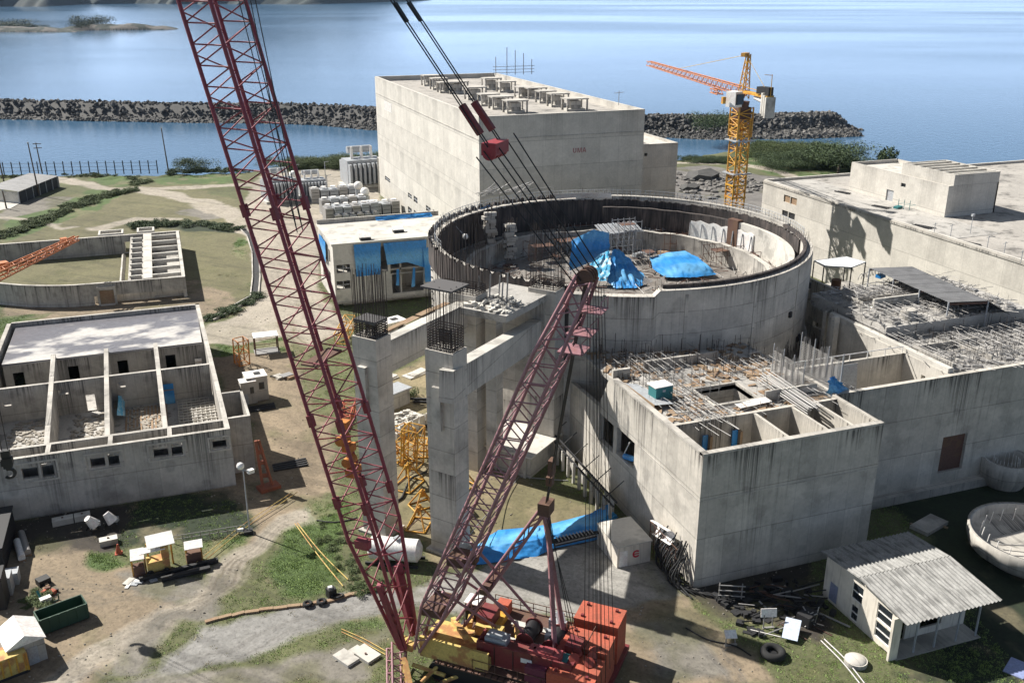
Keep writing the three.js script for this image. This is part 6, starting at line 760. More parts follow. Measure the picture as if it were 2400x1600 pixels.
// annex roof clutter
function pipesAt(label, list, m, r = .042) { const c = list[0][0], t = thing('pipe_stack', label, 'pipes', c); for (const [a, b] of list) obj('pipe', bar(a, b, r, 5), m, t); return t; }
{
  const L1 = range(60, () => { const x = rr(56, 63), z = rr(-124, -95), L = rr(3, 9); return [[x, 17.4 + rr(0, .5), z], [x + rr(-.7, .7), 17.4 + rr(0, .8), z + L]]; }); pipesAt('loose scaffold tubes strewn along the left part of the celled annex roof', L1, mPipe);
  const L2 = range(16, (i) => [[72.08,18.6,-102.13], [71.63,18.6,-90.42]].map((p, k) => [p[0] + i * .16 + rr(-.1, .1), 18 + (i % 4) * .22, p[2] + rr(-.5, .5)])); pipesAt('long straight tubes laid side by side across the annex roof behind the cells', L2, mPipe, .07);
  const L3 = range(50, () => { const x = rr(58, 77), z = rr(-97, -94), L = rr(2, 5), a = rr(0, 3.1); return [[x, 17.4, z], [x + L * Math.cos(a), 17.5 + rr(0, .4), z + L * .4 * Math.sin(a)]]; }); pipesAt('short tubes and bars scattered along the back of the open cells', L3, mPipe);
  const g = []; for (let i = 0; i < 420; i++) { const x = rr(55, 79), z = rr(-128, -94); if (x > 62.5 && x < 70 && z > -103.5 && z < -97) continue; const s = rr(.15, .9); g.push(new THREE.BoxGeometry(s * rr(1, 4), rr(.05, .3), s).rotateY(rr(0, 3)).rotateZ(rr(-.2, .2)).translate(x, 17.3, z)); } tag(obj('timber_debris', g, mWood, scene, { kind: 'stuff' }), 'boards and offcuts littering the celled annex roof', 'debris');
  const g2 = []; for (let i = 0; i < 1100; i++) { const x = rr(99, 127), z = rr(-128, -95.5), y = x > 99.8 && z < -109.5 ? 19.7 : 17.7, L = rr(.6, 3.5), b = rr(0, 6.28); g2.push(i % 3 ? bar([x, y, z], [x + L * Math.cos(b), y + rr(0, .7), z + L * Math.sin(b)], .06, 4) : new THREE.BoxGeometry(rr(.3, 1.6), rr(.1, .4), rr(.2, .8)).rotateY(b).translate(x, y + .1, z)); } tag(obj('roof_debris', g2, mPipe, scene, { kind: 'stuff' }), 'pale bars and blocks littering the right annex roof', 'debris');
  const tg = []; for (let i = 0; i < 1500; i++) { const q = i % 3, x = q ? rr(98.6, 126) : rr(55, 79), z = q ? rr(-127, -95) : rr(-118, -94), y = q ? (x > 99.8 && z < -109.5 ? 19.6 : 17.6) : 17.2; if (!q && x > 62.5 && x < 70 && z > -103.5 && z < -97) continue; const L = rr(.8, 3.2), k = rnd(), d = k < .35 ? [0, L * .6, 0] : k < .7 ? [L, rr(-.1, .3), 0] : [0, rr(-.1, .3), L], o = rr(0, 1.6); tg.push(bar([x, y + (k < .35 ? 0 : o), z], [x + d[0], y + (k < .35 ? 0 : o) + d[1], z + d[2]], .035, 4)); } tag(obj('tube_tangle', tg, mPipe, scene, { kind: 'stuff' }), 'tangle of thin pale scaffold tubes over the annex roofs', 'scaffold');
  const sb = []; for (let i = 0; i < 700; i++) { const e = i % 3, x = e === 0 ? rr(55, 79) : e === 1 ? rr(98.5, 127) : rr(80, 98), z = e === 0 ? rr(-127, -106) : e === 1 ? rr(-127, -96) : rr(-124, -120); sb.push(bar([x, e === 2 ? 10 : 17.2, z], [x + rr(-.1, .1), (e === 2 ? 12 : 17.4) + rr(.6, 3), z + rr(-.1, .1)], .04, 4)); } tag(obj('starter_bars', sb, mRebar, scene, { kind: 'stuff' }), 'thin upright bars bristling from the annex roofs near the shell', 'rebar');
  const scafB = (label, p, w, d, h, n) => { const t = thing('scaffold_tower', label, 'scaffold', p); for (let i = 0; i <= n; i++) for (const j of [0, 1]) obj('upright', bar(P3(p, w * i / n, 0, d * j), P3(p, w * i / n, h, d * j), .05, 4), mPipe, t); for (let y = 1; y <= h; y += 1) for (const j of [0, 1]) obj('crossbar', bar(P3(p, -.3, y, d * j), P3(p, w + .3, y, d * j), .045, 4), mPipe, t); for (let i = 0; i <= n; i++) obj('crossbar', bar(P3(p, w * i / n, h - .4, -.3), P3(p, w * i / n, h - .4, d + .3), .045, 4), mPipe, t); };
  scafB('scaffold along the left deck edge of the celled annex near the shell', [58.35,17.2,-112.9], 5, 6, 2.2, 4); scafB('scaffold beside the teal box on the celled annex roof', [61.44,17.2,-105.68], 4, 5, 2.0, 3); scafB('scaffold left of the roof pit on the celled annex', [58.29,17.2,-97.48], 3, 5, 1.5, 3); scafB('scaffold behind the wire screens on the annex roof', [70.24,17.2,-107.98], 8, 3, 1.6, 5);
  scafB('scaffold rows along the left edge of the raised right roof', [99.5, 17.6, -118], 2, 20, 1.7, 2); scafB('scaffold frames on the middle of the right annex roof', [106, 17.6, -104], 9, 5, 1.9, 6); scafB('scaffold under the dark shed roof edge', [103, 19.6, -124], 8, 4, 2.4, 5); scafB('scaffold near the round shaft on the raised roof', [100.5, 19.6, -116], 4, 5, 2, 3); scafB('low scaffold at the far right of the annex roof', [117, 17.6, -104], 8, 6, 1.6, 6);
  for (const [a, len, h, l] of [[[76.24,17.2,-104.45], 7, 4.6, 'left wire mesh screen standing on the annex roof'], [[80.84,17.2,-104.67], 9, 5.6, 'right, taller wire mesh screen standing on the annex roof']]) { const t = thing('mesh_screen', l, 'screen', a), b = []; for (let i = 0; i <= len / .2; i++) b.push(bar(P3(a, 0, 0, i * .2), P3(a, .2 * Math.sin(i), h * (.85 + .1 * Math.sin(i * .3)), i * .2), .04, 4)); for (let y = .2; y < h * .8; y += .24) b.push(bar(P3(a, 0, y, 0), P3(a, 0, y, len), .035, 4)); obj('wire_mesh', b, mPipe, t); for (let i = 0; i <= 3; i++) obj('post', bar(P3(a, 0, 0, len * i / 3), P3(a, 0, h, len * i / 3), .07), mGalv, t); }
  { const a = [75.14,17.2,-102.53], t = thing('mesh_stack', 'flat stack of reinforcement mesh lying below the wire screens', 'mesh', a), b = []; for (let i = 0; i < 40; i++) { b.push(bar(P3(a, i * .2, .1 + (i % 3) * .15, 0), P3(a, i * .2 + .6, .15 + (i % 3) * .15, 7), .03, 4)); b.push(bar(P3(a, 0, .2 + (i % 2) * .2, i * .18), P3(a, 8, .25 + (i % 2) * .2, i * .18 + .3), .03, 4)); } obj('wire_mesh', b, mPipe, t); }
  { const a = [79.7, 17.5, -104.5], t = thing('guard_fence', 'thin white tube rail running along the back of the annex pit', 'fence', a); obj('rail', bar([79, 18.9, -103.6], [98, 18.9, -103.6], .08), mWhite, t); for (let i = 0; i < 7; i++) obj('post', bar([79.3 + i * 3.1, 17.9, -103.6], [79.3 + i * 3.1, 18.9, -103.6], .07), mWhite, t); const k = thing('mesh_board', 'pale mesh panel leaning in the annex pit right of the blue tent', 'panel', [87, 11, -102]); obj('panel', new THREE.BoxGeometry(4, 5.4, .1).rotateX(-.12).translate(87.5, 15, -102.6), mGalv, k); obj('frame', [new THREE.BoxGeometry(4.2, .2, .16).rotateX(-.12).translate(87.5, 17.6, -102.95), new THREE.BoxGeometry(4.2, .2, .16).translate(87.5, 12.4, -102.3)], mPipe, k); }
  { const p = [56.89,17.9,-97.89], q = [55.1,17.9,-107.37]; const t = thing('plywood_sheet', 'large grey sheet lying on the left of the celled annex roof', 'sheet', p); obj('sheet', poly([[54.7,17.75,-107.01], [56.18,17.75,-106.19], [57.61,17.75,-98.77], [55.09,17.75,-99.15]], 17.9), mGalv, t); obj('edge', beam([54.64,17.8,-106.91], [55.03,17.8,-99.06], .1, .3), mWood, t); }
  { const p = [57.33,17.3,-101.83], t = thing('teal_box', 'dark teal site box with white lid on the celled annex roof', 'box', p); obj('body', cbox(p, 2.6, 2, 1.8, .1), mTeal, t); obj('lid', cbox(P3(p, 0, 2, -.2), 2.8, .12, 2.1, .1), mWhite, t); obj('latch', cbox(P3(p, 0, 1.4, .92), .4, .3, .08), mGalv, t); }
  { const p = [67.56,17.5,-95.78], t = thing('white_sheet', 'bright white sheet lying behind the open cells', 'sheet', p); obj('sheet', new THREE.BoxGeometry(4.6, .06, 1.5).rotateZ(.06).translate(p[0], p[1] + .3, p[2]), mWhite, t); obj('bearer', [cbox(P3(p, -1.4, 0, 0), .15, .25, 1.4), cbox(P3(p, 1.4, 0, 0), .15, .25, 1.4)], mWood, t); }
  drape('tarpaulin', 'small blue tent-like tarpaulin on the annex roof edge beside the pit', [[[77.96,20,-94.37], [78.58,20.4,-94.55], [78.83,20,-94.06]], [[78.6,17.4,-95.58], [79.43,17.6,-94.24], [81.93,17.8,-95.08]]], .7, tarp, 'tarpaulin', 6);
  for (const [a, b, l] of [[[58.19,16.23,-92.1], [59.25,14.1,-92.1], 'left blue door curtain in the first open cell'], [[62.39,16.25,-92.1], [63.52,13.92,-92.1], 'right blue door curtain in the first open cell']]) { const t = thing('door_curtain', l, 'curtain', [a[0], b[1], -92.3]); obj('curtain', box(a[0], b[1], -92.3, a[0] + (b[0] - a[0]) * .7, a[1], -92.15), tarp, t); obj('board', box(b[0] - .35, b[1], -92.3, b[0], a[1], -91.6), mWood, t); }
  // window tarp and sill
  const s = thing('window_bundle', 'blue and white bundle lying in the right annex window', 'bundle', [53.9, 8.1, -103]); obj('wrap', new THREE.CapsuleGeometry(.4, 2.2, 4, 10).rotateX(Math.PI / 2 - .3).translate(53.95, 8.6, -103.4), tarp, s); obj('pole', bar([54, 8.2, -105], [54.2, 10.6, -103.8], .09), mWhite, s); obj('sill', box(53.4, 7.8, -106.4, 53.7, 8.0, -101.6), cPale, s);
}
{ // dark open shed roof and white canopy above the right annex
  const T = thing('open_shed', 'open shed with a big flat dark grey metal roof on the right annex', 'shed', [118, 19.6, -118]); const A = [113.35,22,-130.44], B = [121.04,22,-128.71], C = [118.39,22,-108.87], Dq = [112,22,-110.35];
  corr('roof_sheet', T, A, Dq, C, B, mShed, 40, .05, 8); for (const k of [0, .33, .66, 1]) { const p = mixp(A, Dq, k), q = mixp(B, C, k); obj('post', bar([p[0], 17.4, p[2]], p, .14), mGalv, T); obj('post', bar([q[0], 17.4, q[2]], q, .14), mGalv, T); obj('rafter', beam(P3(p, 0, -.25, 0), P3(q, 0, -.25, 0), .15, .3), mRust, T); }
  const e = P3(C, 4.5, -2.6, .5); corr('eave_sheet', T, C, B, P3(B, 4.5, -2.6, 1), e, mShed, 30, .05, 4); obj('stored_timber', range(14, (i) => cbox([rr(115, 121), 17.6 + rr(0, .8), rr(-128, -111)], rr(1, 3), rr(.3, 1), rr(.6, 2), rr(0, 3))), mRust, T);
  const W = thing('canopy', 'bright white sheet canopy between the shell and the right building', 'canopy', [115, 17, -141]); const pts = [[111.82,20,-143.72], [119.33,20,-144.11], [120.32,20,-139.76], [115.53,20,-137.64], [111.41,20,-140.21]]; obj('roof', [poly(pts, 20.05)], plain(.85, .84, .82, .6), W); obj('roof_edge', pts.map((p, i) => beam(p, pts[(i + 1) % 5], .12, .22)), mGalv, W); for (const p of pts) obj('post', bar([p[0], 8, p[2]], p, .12), mDark, W); obj('pump_block', [box(111.5, -1, -143.5, 120, 14.6, -138.5), box(111, 14.6, -144, 120.6, 15.2, -138)], cGrey, W); obj('drum', bar([114, 15.2, -139.5], [114, 17.4, -139.5], .9, 12), mRust, W);
  const R = thing('railing_frame', 'grey tube frames and blue oddments left of the dark shed roof', 'scaffold', [112.37,20,-130.04]); for (let i = 0; i < 6; i++) { const p = P3([112.23,20,-131.07], i * .9, 0, -i * .3); obj('hoop', new THREE.TorusGeometry(.9, .06, 6, 12, Math.PI).rotateY(.4).translate(p[0], p[1], p[2]), mPipe, R); } obj('blue_bag', cbox([114.69,20.6,-129.03], 1.6, .6, 1, .3), tarp, R);
}
// transformers and coolers beside the tall hall
function transformer(label, c, s, ry = .1) { const t = thing('transformer', label, 'transformer', c), g = (w, h, d, x, y, z) => new THREE.BoxGeometry(w * s, h * s, d * s).translate(x * s, (y + h / 2) * s, z * s).rotateY(ry).translate(c[0], c[1], c[2]); obj('tank', g(5, 3.4, 3, 0, .4, 0), mGalv, t); obj('plinth', g(6, .4, 4, 0, 0, 0), cPale, t); for (let i = 0; i < 8; i++) obj('cooling_fin', [g(.32, 2.8, 1, -2.3 + i * .65, .6, 2.1), g(.32, 2.8, 1, -2.3 + i * .65, .6, -2.1)], mGalv, t); for (const x of [-1.4, 0, 1.4]) obj('bushing', new THREE.CylinderGeometry(.14 * s, .26 * s, 1.7 * s, 8).translate(x * s, 4.6 * s, 0).rotateY(ry).translate(c[0], c[1], c[2]), mWhite, t); obj('conservator', new THREE.CylinderGeometry(.5 * s, .5 * s, 3.4 * s, 12).rotateZ(Math.PI / 2).translate(0, 4.9 * s, -1.2 * s).rotateY(ry).translate(c[0], c[1], c[2]), mGalv, t); }
function coolers(label, c, w, h, d, n, ry = .05) { const t = thing('cooler_bank', label, 'cooler', c), g = (a, b, e, x, y, z) => new THREE.BoxGeometry(a, b, e).translate(x, y + b / 2, z).rotateY(ry).translate(c[0], c[1], c[2]); for (let i = 0; i < n; i++) { const x = -w / 2 + w * (i + .5) / n; obj('cooler', g(w / n * .86, h * rr(.85, 1), d, x, .3, 0), i % 3 ? mGalv : mPipe, t); obj('fan_ring', new THREE.CylinderGeometry(w / n * .3, w / n * .3, .3, 12).translate(x, h + .35, 0).rotateY(ry).translate(c[0], c[1], c[2]), mWhite, t); obj('louvre', [.25, .5, .75].map((k) => g(w / n * .7, .12, .1, x, h * k, d / 2 + .04)), mDark, t); } obj('base_frame', g(w, .3, d + .3, 0, 0, 0), mPipe, t); }
transformer('large grey transformer half hidden behind the crane boom', [34.89,0,-329.52], 2.0, .2); transformer('grey transformer with dark cooling fins standing alone by the track', [46.17,0,-331.19], 1.7, .05); transformer('big pale transformer by the far corner of the tall hall', [66.71,0,-346.42], 2.6, .1);
coolers('far bank of grey coolers beside the tall hall', [51.94,0,-323.38], 16, 4.6, 4, 5); coolers('middle bank of grey coolers beside the tall hall', [51.99,0,-305.46], 15, 4.6, 4, 5); coolers('nearest bank of grey coolers behind the tarpaulin building', [52.1,0,-293.1], 17, 5, 5, 6); coolers('right-hand bank of ribbed coolers by the hall windows', [61.88,0,-295.22], 12, 4.6, 5, 4); coolers('low rank of cooler boxes along the far edge of the tarpaulin building', [53.21,0,-290.02], 14, 2.4, 3, 6);
for (const [c, l] of [[[59.77,0,-318.69], 'white-domed vent tank by the cooler banks, left one'], [[59.77,0,-307.84], 'white-domed vent tank by the cooler banks, right one'], [[41.99,0,-346.78], 'tall dark tank with a white dome beside the boom']]) { const t = thing('domed_tank', l, 'tank', c); obj('shell', bar(c, P3(c, 0, 5, 0), 1.1, 14), mGalv, t); obj('dome', new THREE.SphereGeometry(1.5, 16, 10).translate(c[0], 5.4, c[2]), mWhite, t); obj('pipe', bar(P3(c, 1.3, 0, 0), P3(c, 1.3, 4, 0), .15), mPipe, t); }
for (const [c, i] of [[[42.73,0,-346.52], 0], [[53.63,0,-348.96], 1], [[42.11,0,-328.81], 2], [[49.91,0,-322.24], 3]]) { const t = thing('lamp_post', ['tall thin mast beside the white-domed dark tank', 'thin mast right of the lone transformer', 'thin mast left of the cooler banks', 'short thin mast among the coolers'][i], 'pole', c); obj('pole', bar(c, P3(c, 0, 9, 0), .15), mGalv, t); obj('arm', bar(P3(c, 0, 8.8, 0), P3(c, 1.6, 9, 0), .1), mGalv, t); }
{ // far left: low shed, poles, fence
  const a = [-47.54,4,-387.08], b = [-37.64,4,-380.33], c = [-47.8,4,-353.93], d = [-58.34,4,-363.2], T = thing('low_shed', 'long low shed with grey sloping roof by the shore at left', 'shed', [c[0], 0, c[2]]); const q = (p, y) => [p[0], y, p[2]];
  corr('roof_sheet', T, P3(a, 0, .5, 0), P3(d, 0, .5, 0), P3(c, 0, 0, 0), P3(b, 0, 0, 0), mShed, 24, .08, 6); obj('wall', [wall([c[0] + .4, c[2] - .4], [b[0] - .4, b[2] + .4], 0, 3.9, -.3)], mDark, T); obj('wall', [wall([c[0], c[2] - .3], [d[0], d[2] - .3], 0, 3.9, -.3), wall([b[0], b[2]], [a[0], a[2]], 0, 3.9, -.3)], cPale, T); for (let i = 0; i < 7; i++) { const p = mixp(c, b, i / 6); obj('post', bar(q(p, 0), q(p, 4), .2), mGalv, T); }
  const poles = [[[-45.95,0,-411.34], 12, 'dark wooden power pole with crossarms right of the low shed'], [[-58.01,0,-399.16], 17, 'wooden power pole at the left edge by the fence'], [[-42.98,0,-365.67], 18, 'slim pole standing in front of the low shed'], [[0.31,0,-396.42], 17, 'slim tall mast on the shore in front of the lagoon'], [[-51.05,0,-346.55], 6, 'short post beside the pale slab at the left edge']];
  poles.forEach(([p, h, l], i) => { const t = thing('power_pole', l, 'pole', p); obj('pole', bar(p, P3(p, -h * .04, h, 0), .28, 7, .18), mTrunk, t); if (i < 2) for (const y of [h - .4, h - 2]) obj('crossarm', bar(P3(p, -1.6, y, 0), P3(p, 1.4, y, .3), .16), mTrunk, t); else obj('cap', cbox(P3(p, -h * .04, h, 0), .5, .5, .5), mGalv, t); });
  const F = thing('fence', 'post and wire fence along the shore of the lagoon', 'fence', [-44.32,0,-408.02]); const fp = []; for (let i = 0; i <= 19; i++) { const u = -30 + i * 56; fp.push(mixp([-62.4,0,-413.18], [-3.68,0,-396.81], i / 19)); } fp.forEach((p) => obj('post', bar(p, P3(p, 0, 5.2, 0), .2, 5), mDark, F)); for (const y of [1.6, 3, 4.4]) obj('wire', fp.slice(1).map((p, i) => bar(P3(fp[i], 0, y, 0), P3(p, 0, y, 0), .06, 4)), mCable, F);
  const S = thing('concrete_slab', 'pale concrete slab below the low shed at the left edge', 'slab', [-50.98,0,-354]); obj('slab', poly([[-60.7,0,-365.29], [-47.22,0,-357.8], [-50.11,0,-346.21], [-57.54,0,-341.72]], .12), cPale, S); obj('edge', beam([-47.18,0.06,-357.49], [-50.06,0.06,-345.91], .3, .12), cGrey, S);
  const Dn = thing('drain_channel', 'narrow concrete drain curving round the grass beside the dirt road', 'drain', [18,0,-240.74]); const dp = [[19.14,0,-292.18], [20.38,0,-281.77], [19.93,0,-262.02], [17.72,0,-237.96], [15.7,0,-222], [8.5,0,-212.08], [4.65,0,-207.4]]; for (let i = 0; i + 1 < dp.length; i++) { obj('kerb', [beam(P3(dp[i], -.9, .15, 0), P3(dp[i + 1], -.9, .15, 0), .3, .5), beam(P3(dp[i], .9, .15, .3), P3(dp[i + 1], .9, .15, .3), .3, .5)], cGrey, Dn); obj('channel', beam(P3(dp[i], 0, .02, .15), P3(dp[i + 1], 0, .02, .15), 1.5, .06), mDark, Dn); }
}
// ---------- yard between the portal columns and the roofless building ----------
function towerPiece(label, p, L, w, ry, tilt = 0, m = mYellow, up = false) { // loose lattice section of a tower crane
  const t = thing('tower_section', label, 'lattice section', p), T = new THREE.Matrix4().makeRotationFromEuler(new THREE.Euler(tilt, ry, 0, 'YXZ')).setPosition(p[0], p[1] + .15, p[2]);
  const at = (i, j, k) => new THREE.Vector3(i * w / 2, w / 2 + j * w / 2, k * L).applyMatrix4(T).toArray(), c = [[-1, -1], [1, -1], [1, 1], [-1, 1]], n = Math.max(2, Math.round(L / w));
  c.forEach(([i, j]) => obj('chord', bar(at(i, j, 0), at(i, j, 1), .13, 5), m, t));
  c.forEach(([i, j], q) => { const [i2, j2] = c[(q + 1) % 4]; for (let k = 0; k <= n; k++) { obj('brace', bar(at(i, j, k / n), at(i2, j2, k / n), .09, 5), m, t); if (k < n) obj('brace', bar(k % 2 ? at(i, j, k / n) : at(i2, j2, k / n), k % 2 ? at(i2, j2, (k + 1) / n) : at(i, j, (k + 1) / n), .07, 5), m, t); } }); return t;
}
towerPiece('upright yellow lattice section standing left of the tall column', [29.31,0,-127.6], 5.6, 2.4, .5, -1.5); towerPiece('second yellow lattice section, half behind the tall column', [30.64,0,-126.19], 6.2, 2.6, .9, -1.5);
towerPiece('yellow lattice section lying by the tall column, beside the upright ones', [30.88,0,-130.4], 4, 2.2, 1.2); 
function trestle(label, p, s, ry, m = mYellow) { const t = thing('steel_trestle', label, 'steel frame', p), R = (x, y, z) => new THREE.Vector3(x * s, y * s, z * s).applyAxisAngle(UP, ry).add(V(p)).toArray(); const b = [R(-1.5, .1, -1.1), R(1.5, .1, -1.1), R(1.6, .1, 1.1), R(-1.5, .1, 1.1)], a = R(.2, 2.6, 0); b.forEach((q, i) => { obj('leg', bar(q, a, .12, 5), m, t); obj('foot_rail', bar(q, b[(i + 1) % 4], .12, 5), m, t); }); obj('plate', cbox(P3(a, 0, -1.2 * s, 0), .8 * s, 1 * s, .25, ry), m, t); obj('brace', bar(b[0], mixp(b[2], a, .5), .08, 5), mRust, t); }
trestle('yellow pyramid trestle furthest left of the tall column', [27.34,0,-129.97], 1.25, .3); trestle('yellow trestle crossed by a black hose, left of the tall column', [27.52,0,-121.26], 1.4, .8); trestle('yellow trestle against the left side of the tall column', [27.9,0,-114.92], 1.0, .2); trestle('yellow trestle nearest the foot of the tall column', [26.3,0,-109.93], 1.2, 1.0); trestle('yellow trestle right of the tall column', [34.52,0,-118.1], 1.3, .4); trestle('lower yellow trestle right of the tall column, by the mast', [32.09,0,-112.03], 1.3, 1.3); trestle('yellow trestle leaning behind the right side of the tall column', [30.67,0,-107.62], 1.0, .6);
towerPiece('orange lattice frame standing on the grass by the roofless building', [9.54,0,-177.64], 5.0, 2.1, .4, -1.5, steel(.5, .2, .03, .5)); towerPiece('yellow lattice section behind the left concrete column', [28.94,0,-183.06], 7, 2.2, 2.6, -.3); towerPiece('yellow lattice section lying below the boom winch', [22.3,0,-143.36], 7, 2, 2.8, 0, mOrange);
{ const p = [31.62,0,-140.52], t = thing('panel_skip', 'low grey platform of concrete panels and rubble behind the tall column', 'panels', p); obj('bed', cbox(p, 8, 1.1, 5, .55), cGrey, t); for (let i = 0; i < 5; i++) { const q = new THREE.Vector3(-2.6 + i * 1.45, 0, 2.55).applyAxisAngle(UP, .55).add(V(p)).toArray(); obj('panel', cbox(q, 1.15, 2.3, .2, .55), cPale, t); } const q2 = []; for (let i = 0; i < 60; i++) { const q = new THREE.Vector3(rr(-3.8, 3.8), 0, rr(-2.3, 2.2)).applyAxisAngle(UP, .55).add(V(p)); q2.push(new THREE.BoxGeometry(rr(.3, 1.2), rr(.15, .5), rr(.2, .6)).rotateY(rr(0, 3)).translate(q.x, 1.1 + rr(0, .5), q.z)); } obj('rubble', q2, cPale, t, { kind: 'stuff' }); obj('runner', [cbox(P3(p, -3, -.02, .6), 1, .4, 5.4, .55), cbox(P3(p, 3, -.02, -.4), 1, .4, 5.4, .55)], mDark, t);
  const c = [32.4,0,-150.14], k = thing('site_shed', 'small flat-roofed grey shed behind the panel platform', 'hut', c); obj('wall', cbox(c, 4.4, 2.8, 3, .5), cGrey, k); obj('roof', cbox(P3(c, 0, 2.8, 0), 5, .25, 3.7, .5), mGalv, k); obj('door', cbox(P3(c, -1.9, 0, 1.0), 1.1, 2.2, 1.2, .5), mBlack, k);
  for (let i = 0; i < 8; i++) { const b = P3([34.88,0,-149.87], rr(-1, 3), rr(0, .6), rr(-1, 1)); if (!i) var ln = thing('timber_stack', 'dark timbers and bars behind the panel platform', 'timber', b); obj('beam', beam(b, P3(b, 4, .2, 2), .3, .25), mDark, ln); }
  bush([35.53,0,-152.46], 2.2, 1.8, leafB, 'small green bush beside the flat-roofed grey shed', null);
  for (const [q, l, w] of [[[39.28,0,-162.27], 'pale slab on the grass between the two columns, further one', 5], [[33.82,0,-161.97], 'pale slab on the grass beside the left column', 3.4]]) { const s = thing('concrete_slab', l, 'slab', q); obj('slab', cbox(q, w, .25, 2.4, .5), cPale, s); obj('slab', cbox(P3(q, .4, .25, -.2), w * .8, .2, 1.8, .6), cPale, s); } }
{ const p = [21.28,0,-102.56], t = thing('water_tank', 'white cylindrical tank on a skid beside the boom foot', 'tank', p), ax = [Math.cos(.5), 0, Math.sin(.5)]; const e = (k, y) => [p[0] + ax[0] * k, y, p[2] + ax[2] * k]; obj('drum', [bar(e(-3, 1.9), e(3, 1.9), 1.45, 20), bar(e(3, 1.9), e(3.4, 1.9), 1.42, 20, .8), bar(e(-3.4, 1.9), e(-3, 1.9), .8, 20, 1.42)], mWhite, t); obj('skid', [beam(P3(e(-3.4, .25), .7, 0, -.9), P3(e(3.4, .25), .7, 0, -.9), .25, .3), beam(P3(e(-3.4, .25), -.7, 0, .9), P3(e(3.4, .25), -.7, 0, .9), .25, .3)], mDark, t); obj('saddle', [cbox(e(-1.8, .3), 2.4, .5, .4, -2.07), cbox(e(1.8, .3), 2.4, .5, .4, -2.07)], mDark, t); obj('manhole', cbox(e(.4, 3.3), .8, .3, .8, .4), mGalv, t); const q = [20.19,0,-108.35], b = thing('steel_beam', 'pale steel beam lying beside the white tank', 'beam', q); obj('flange', [beam(q, [21.76,0,-105.36], .5, .1), beam(P3(q, 0, .5, 0), P3([21.76,0,-105.36], 0, .5, 0), .5, .1)], mPipe, b); obj('web', beam(P3(q, 0, .25, 0), P3([21.76,0,-105.36], 0, .25, 0), .08, .5), mPipe, b); }
function hose(name, label, pts, r, m, cat = 'hose') { const t = obj(name, new THREE.TubeGeometry(new THREE.CatmullRomCurve3(pts.map(V)), pts.length * 10, r, 6), m); tag(t, label, cat); }
hose('hose', 'black hose snaking from the boom past the yellow trestles', [[24.28,0.2,-116.85], [25.63,0.2,-117.58], [26.7,0.3,-119.5], [28.43,0.5,-122.36], [30.15,0.3,-123.48], [31.18,0.2,-124.21]], .17, mBlack); hose('hose', 'dark cable on the ground left of the boom foot', [[13.49,0.1,-115.86], [15.48,0.1,-114.58], [17.49,0.1,-114.42], [18.82,0.2,-114.52]], .12, mBlack);
hose('rope', 'pale yellow rope stretched down the grass slope, left one', [[10.53,0.5,-115.33], [12.29,0.4,-106.58], [14.05,0.2,-99.32]], .07, mPaleYellow, 'rope'); hose('rope', 'pale yellow rope stretched down the grass slope, right one', [[10.85,0.5,-115.31], [12.77,0.4,-107.01], [14.87,0.2,-100.47]], .07, mPaleYellow, 'rope'); hose('rope', 'thin pale line running from the lamp mast down to the yellow machine', [[12.02,0.6,-123.65], [4.14,0.4,-116.58], [-2.14,0.3,-109.61]], .05, mPaleYellow, 'rope'); hose('rope', 'second thin pale line beside the lamp mast', [[11.36,0.6,-123.89], [3.79,0.4,-117.36], [-2.39,0.3,-110.47]], .045, mPaleYellow, 'rope'); hose('rope', 'pale rope on the road left of the crane, upper one', [[12.4,0.1,-91.28], [14.47,0.1,-88.64], [16.3,0.1,-85.76]], .06, mPaleYellow, 'rope'); hose('rope', 'pale rope on the road left of the crane, lower one', [[12.31,0.1,-90.79], [14.19,0.1,-88.2], [16.1,0.1,-85.25]], .06, mPaleYellow, 'rope'); hose('tag_line', 'thin pale line slanting from the mast down to the ground', [[43.61,0.2,-117.96], [39.49,0.6,-112.77], [33.41,2.5,-104.52], [28.6,4,-97.47]], .06, mPipe, 'rope'); hose('pipe_line', 'thin pipe lying along the grass right of the columns', [[43.79,0.1,-118.09], [47.03,0.1,-116.13], [50.01,0.1,-114.53]], .09, mPipe, 'pipe');
// frames and cabins beside the roofless building
{ const p = [14.32,0,-183.86], t = thing('goods_cage', 'small white-topped open frame standing on the grass by the road', 'frame', p); for (const [i, j] of [[-2.2, -1.4], [2.2, -1.4], [2.2, 1.4], [-2.2, 1.4]]) obj('post', bar(P3(p, i, 0, j), P3(p, i, 3.6, j), .12), mRust, t); obj('roof', cbox(P3(p, 0, 3.6, 0), 4.8, .16, 3.2), mWhite, t); obj('floor', cbox(p, 4.8, .3, 3.2), mPipe, t); obj('rail', [1.2, 2.2].flatMap((y) => [bar(P3(p, -2.2, y, 1.4), P3(p, 2.2, y, 1.4), .06), bar(P3(p, -2.2, y, -1.4), P3(p, 2.2, y, -1.4), .06)]), mRust, t); }
function cabin(label, p, w, h, d, ry, m = mCream, name = 'site_cabin', cat = 'cabin') { const t = thing(name, label, cat, p), L = (x, y, z, a, b, c) => new THREE.BoxGeometry(a, b, c).translate(x, y + b / 2, z).rotateY(ry).translate(p[0], p[1], p[2]); obj('wall', L(0, .15, 0, w, h - .15, d), m, t); obj('roof', L(0, h, 0, w + .15, .12, d + .15), mWhite, t); obj('door', L(-w * .25, .2, d / 2 + .02, .9, 2, .06), mGalv, t); obj('window', L(w * .2, h * .5, d / 2 + .02, w * .25, h * .28, .05), mGlass, t); obj('hatch', L(w * .1, h + .1, 0, w * .3, .14, d * .35), mDark, t); return t; }
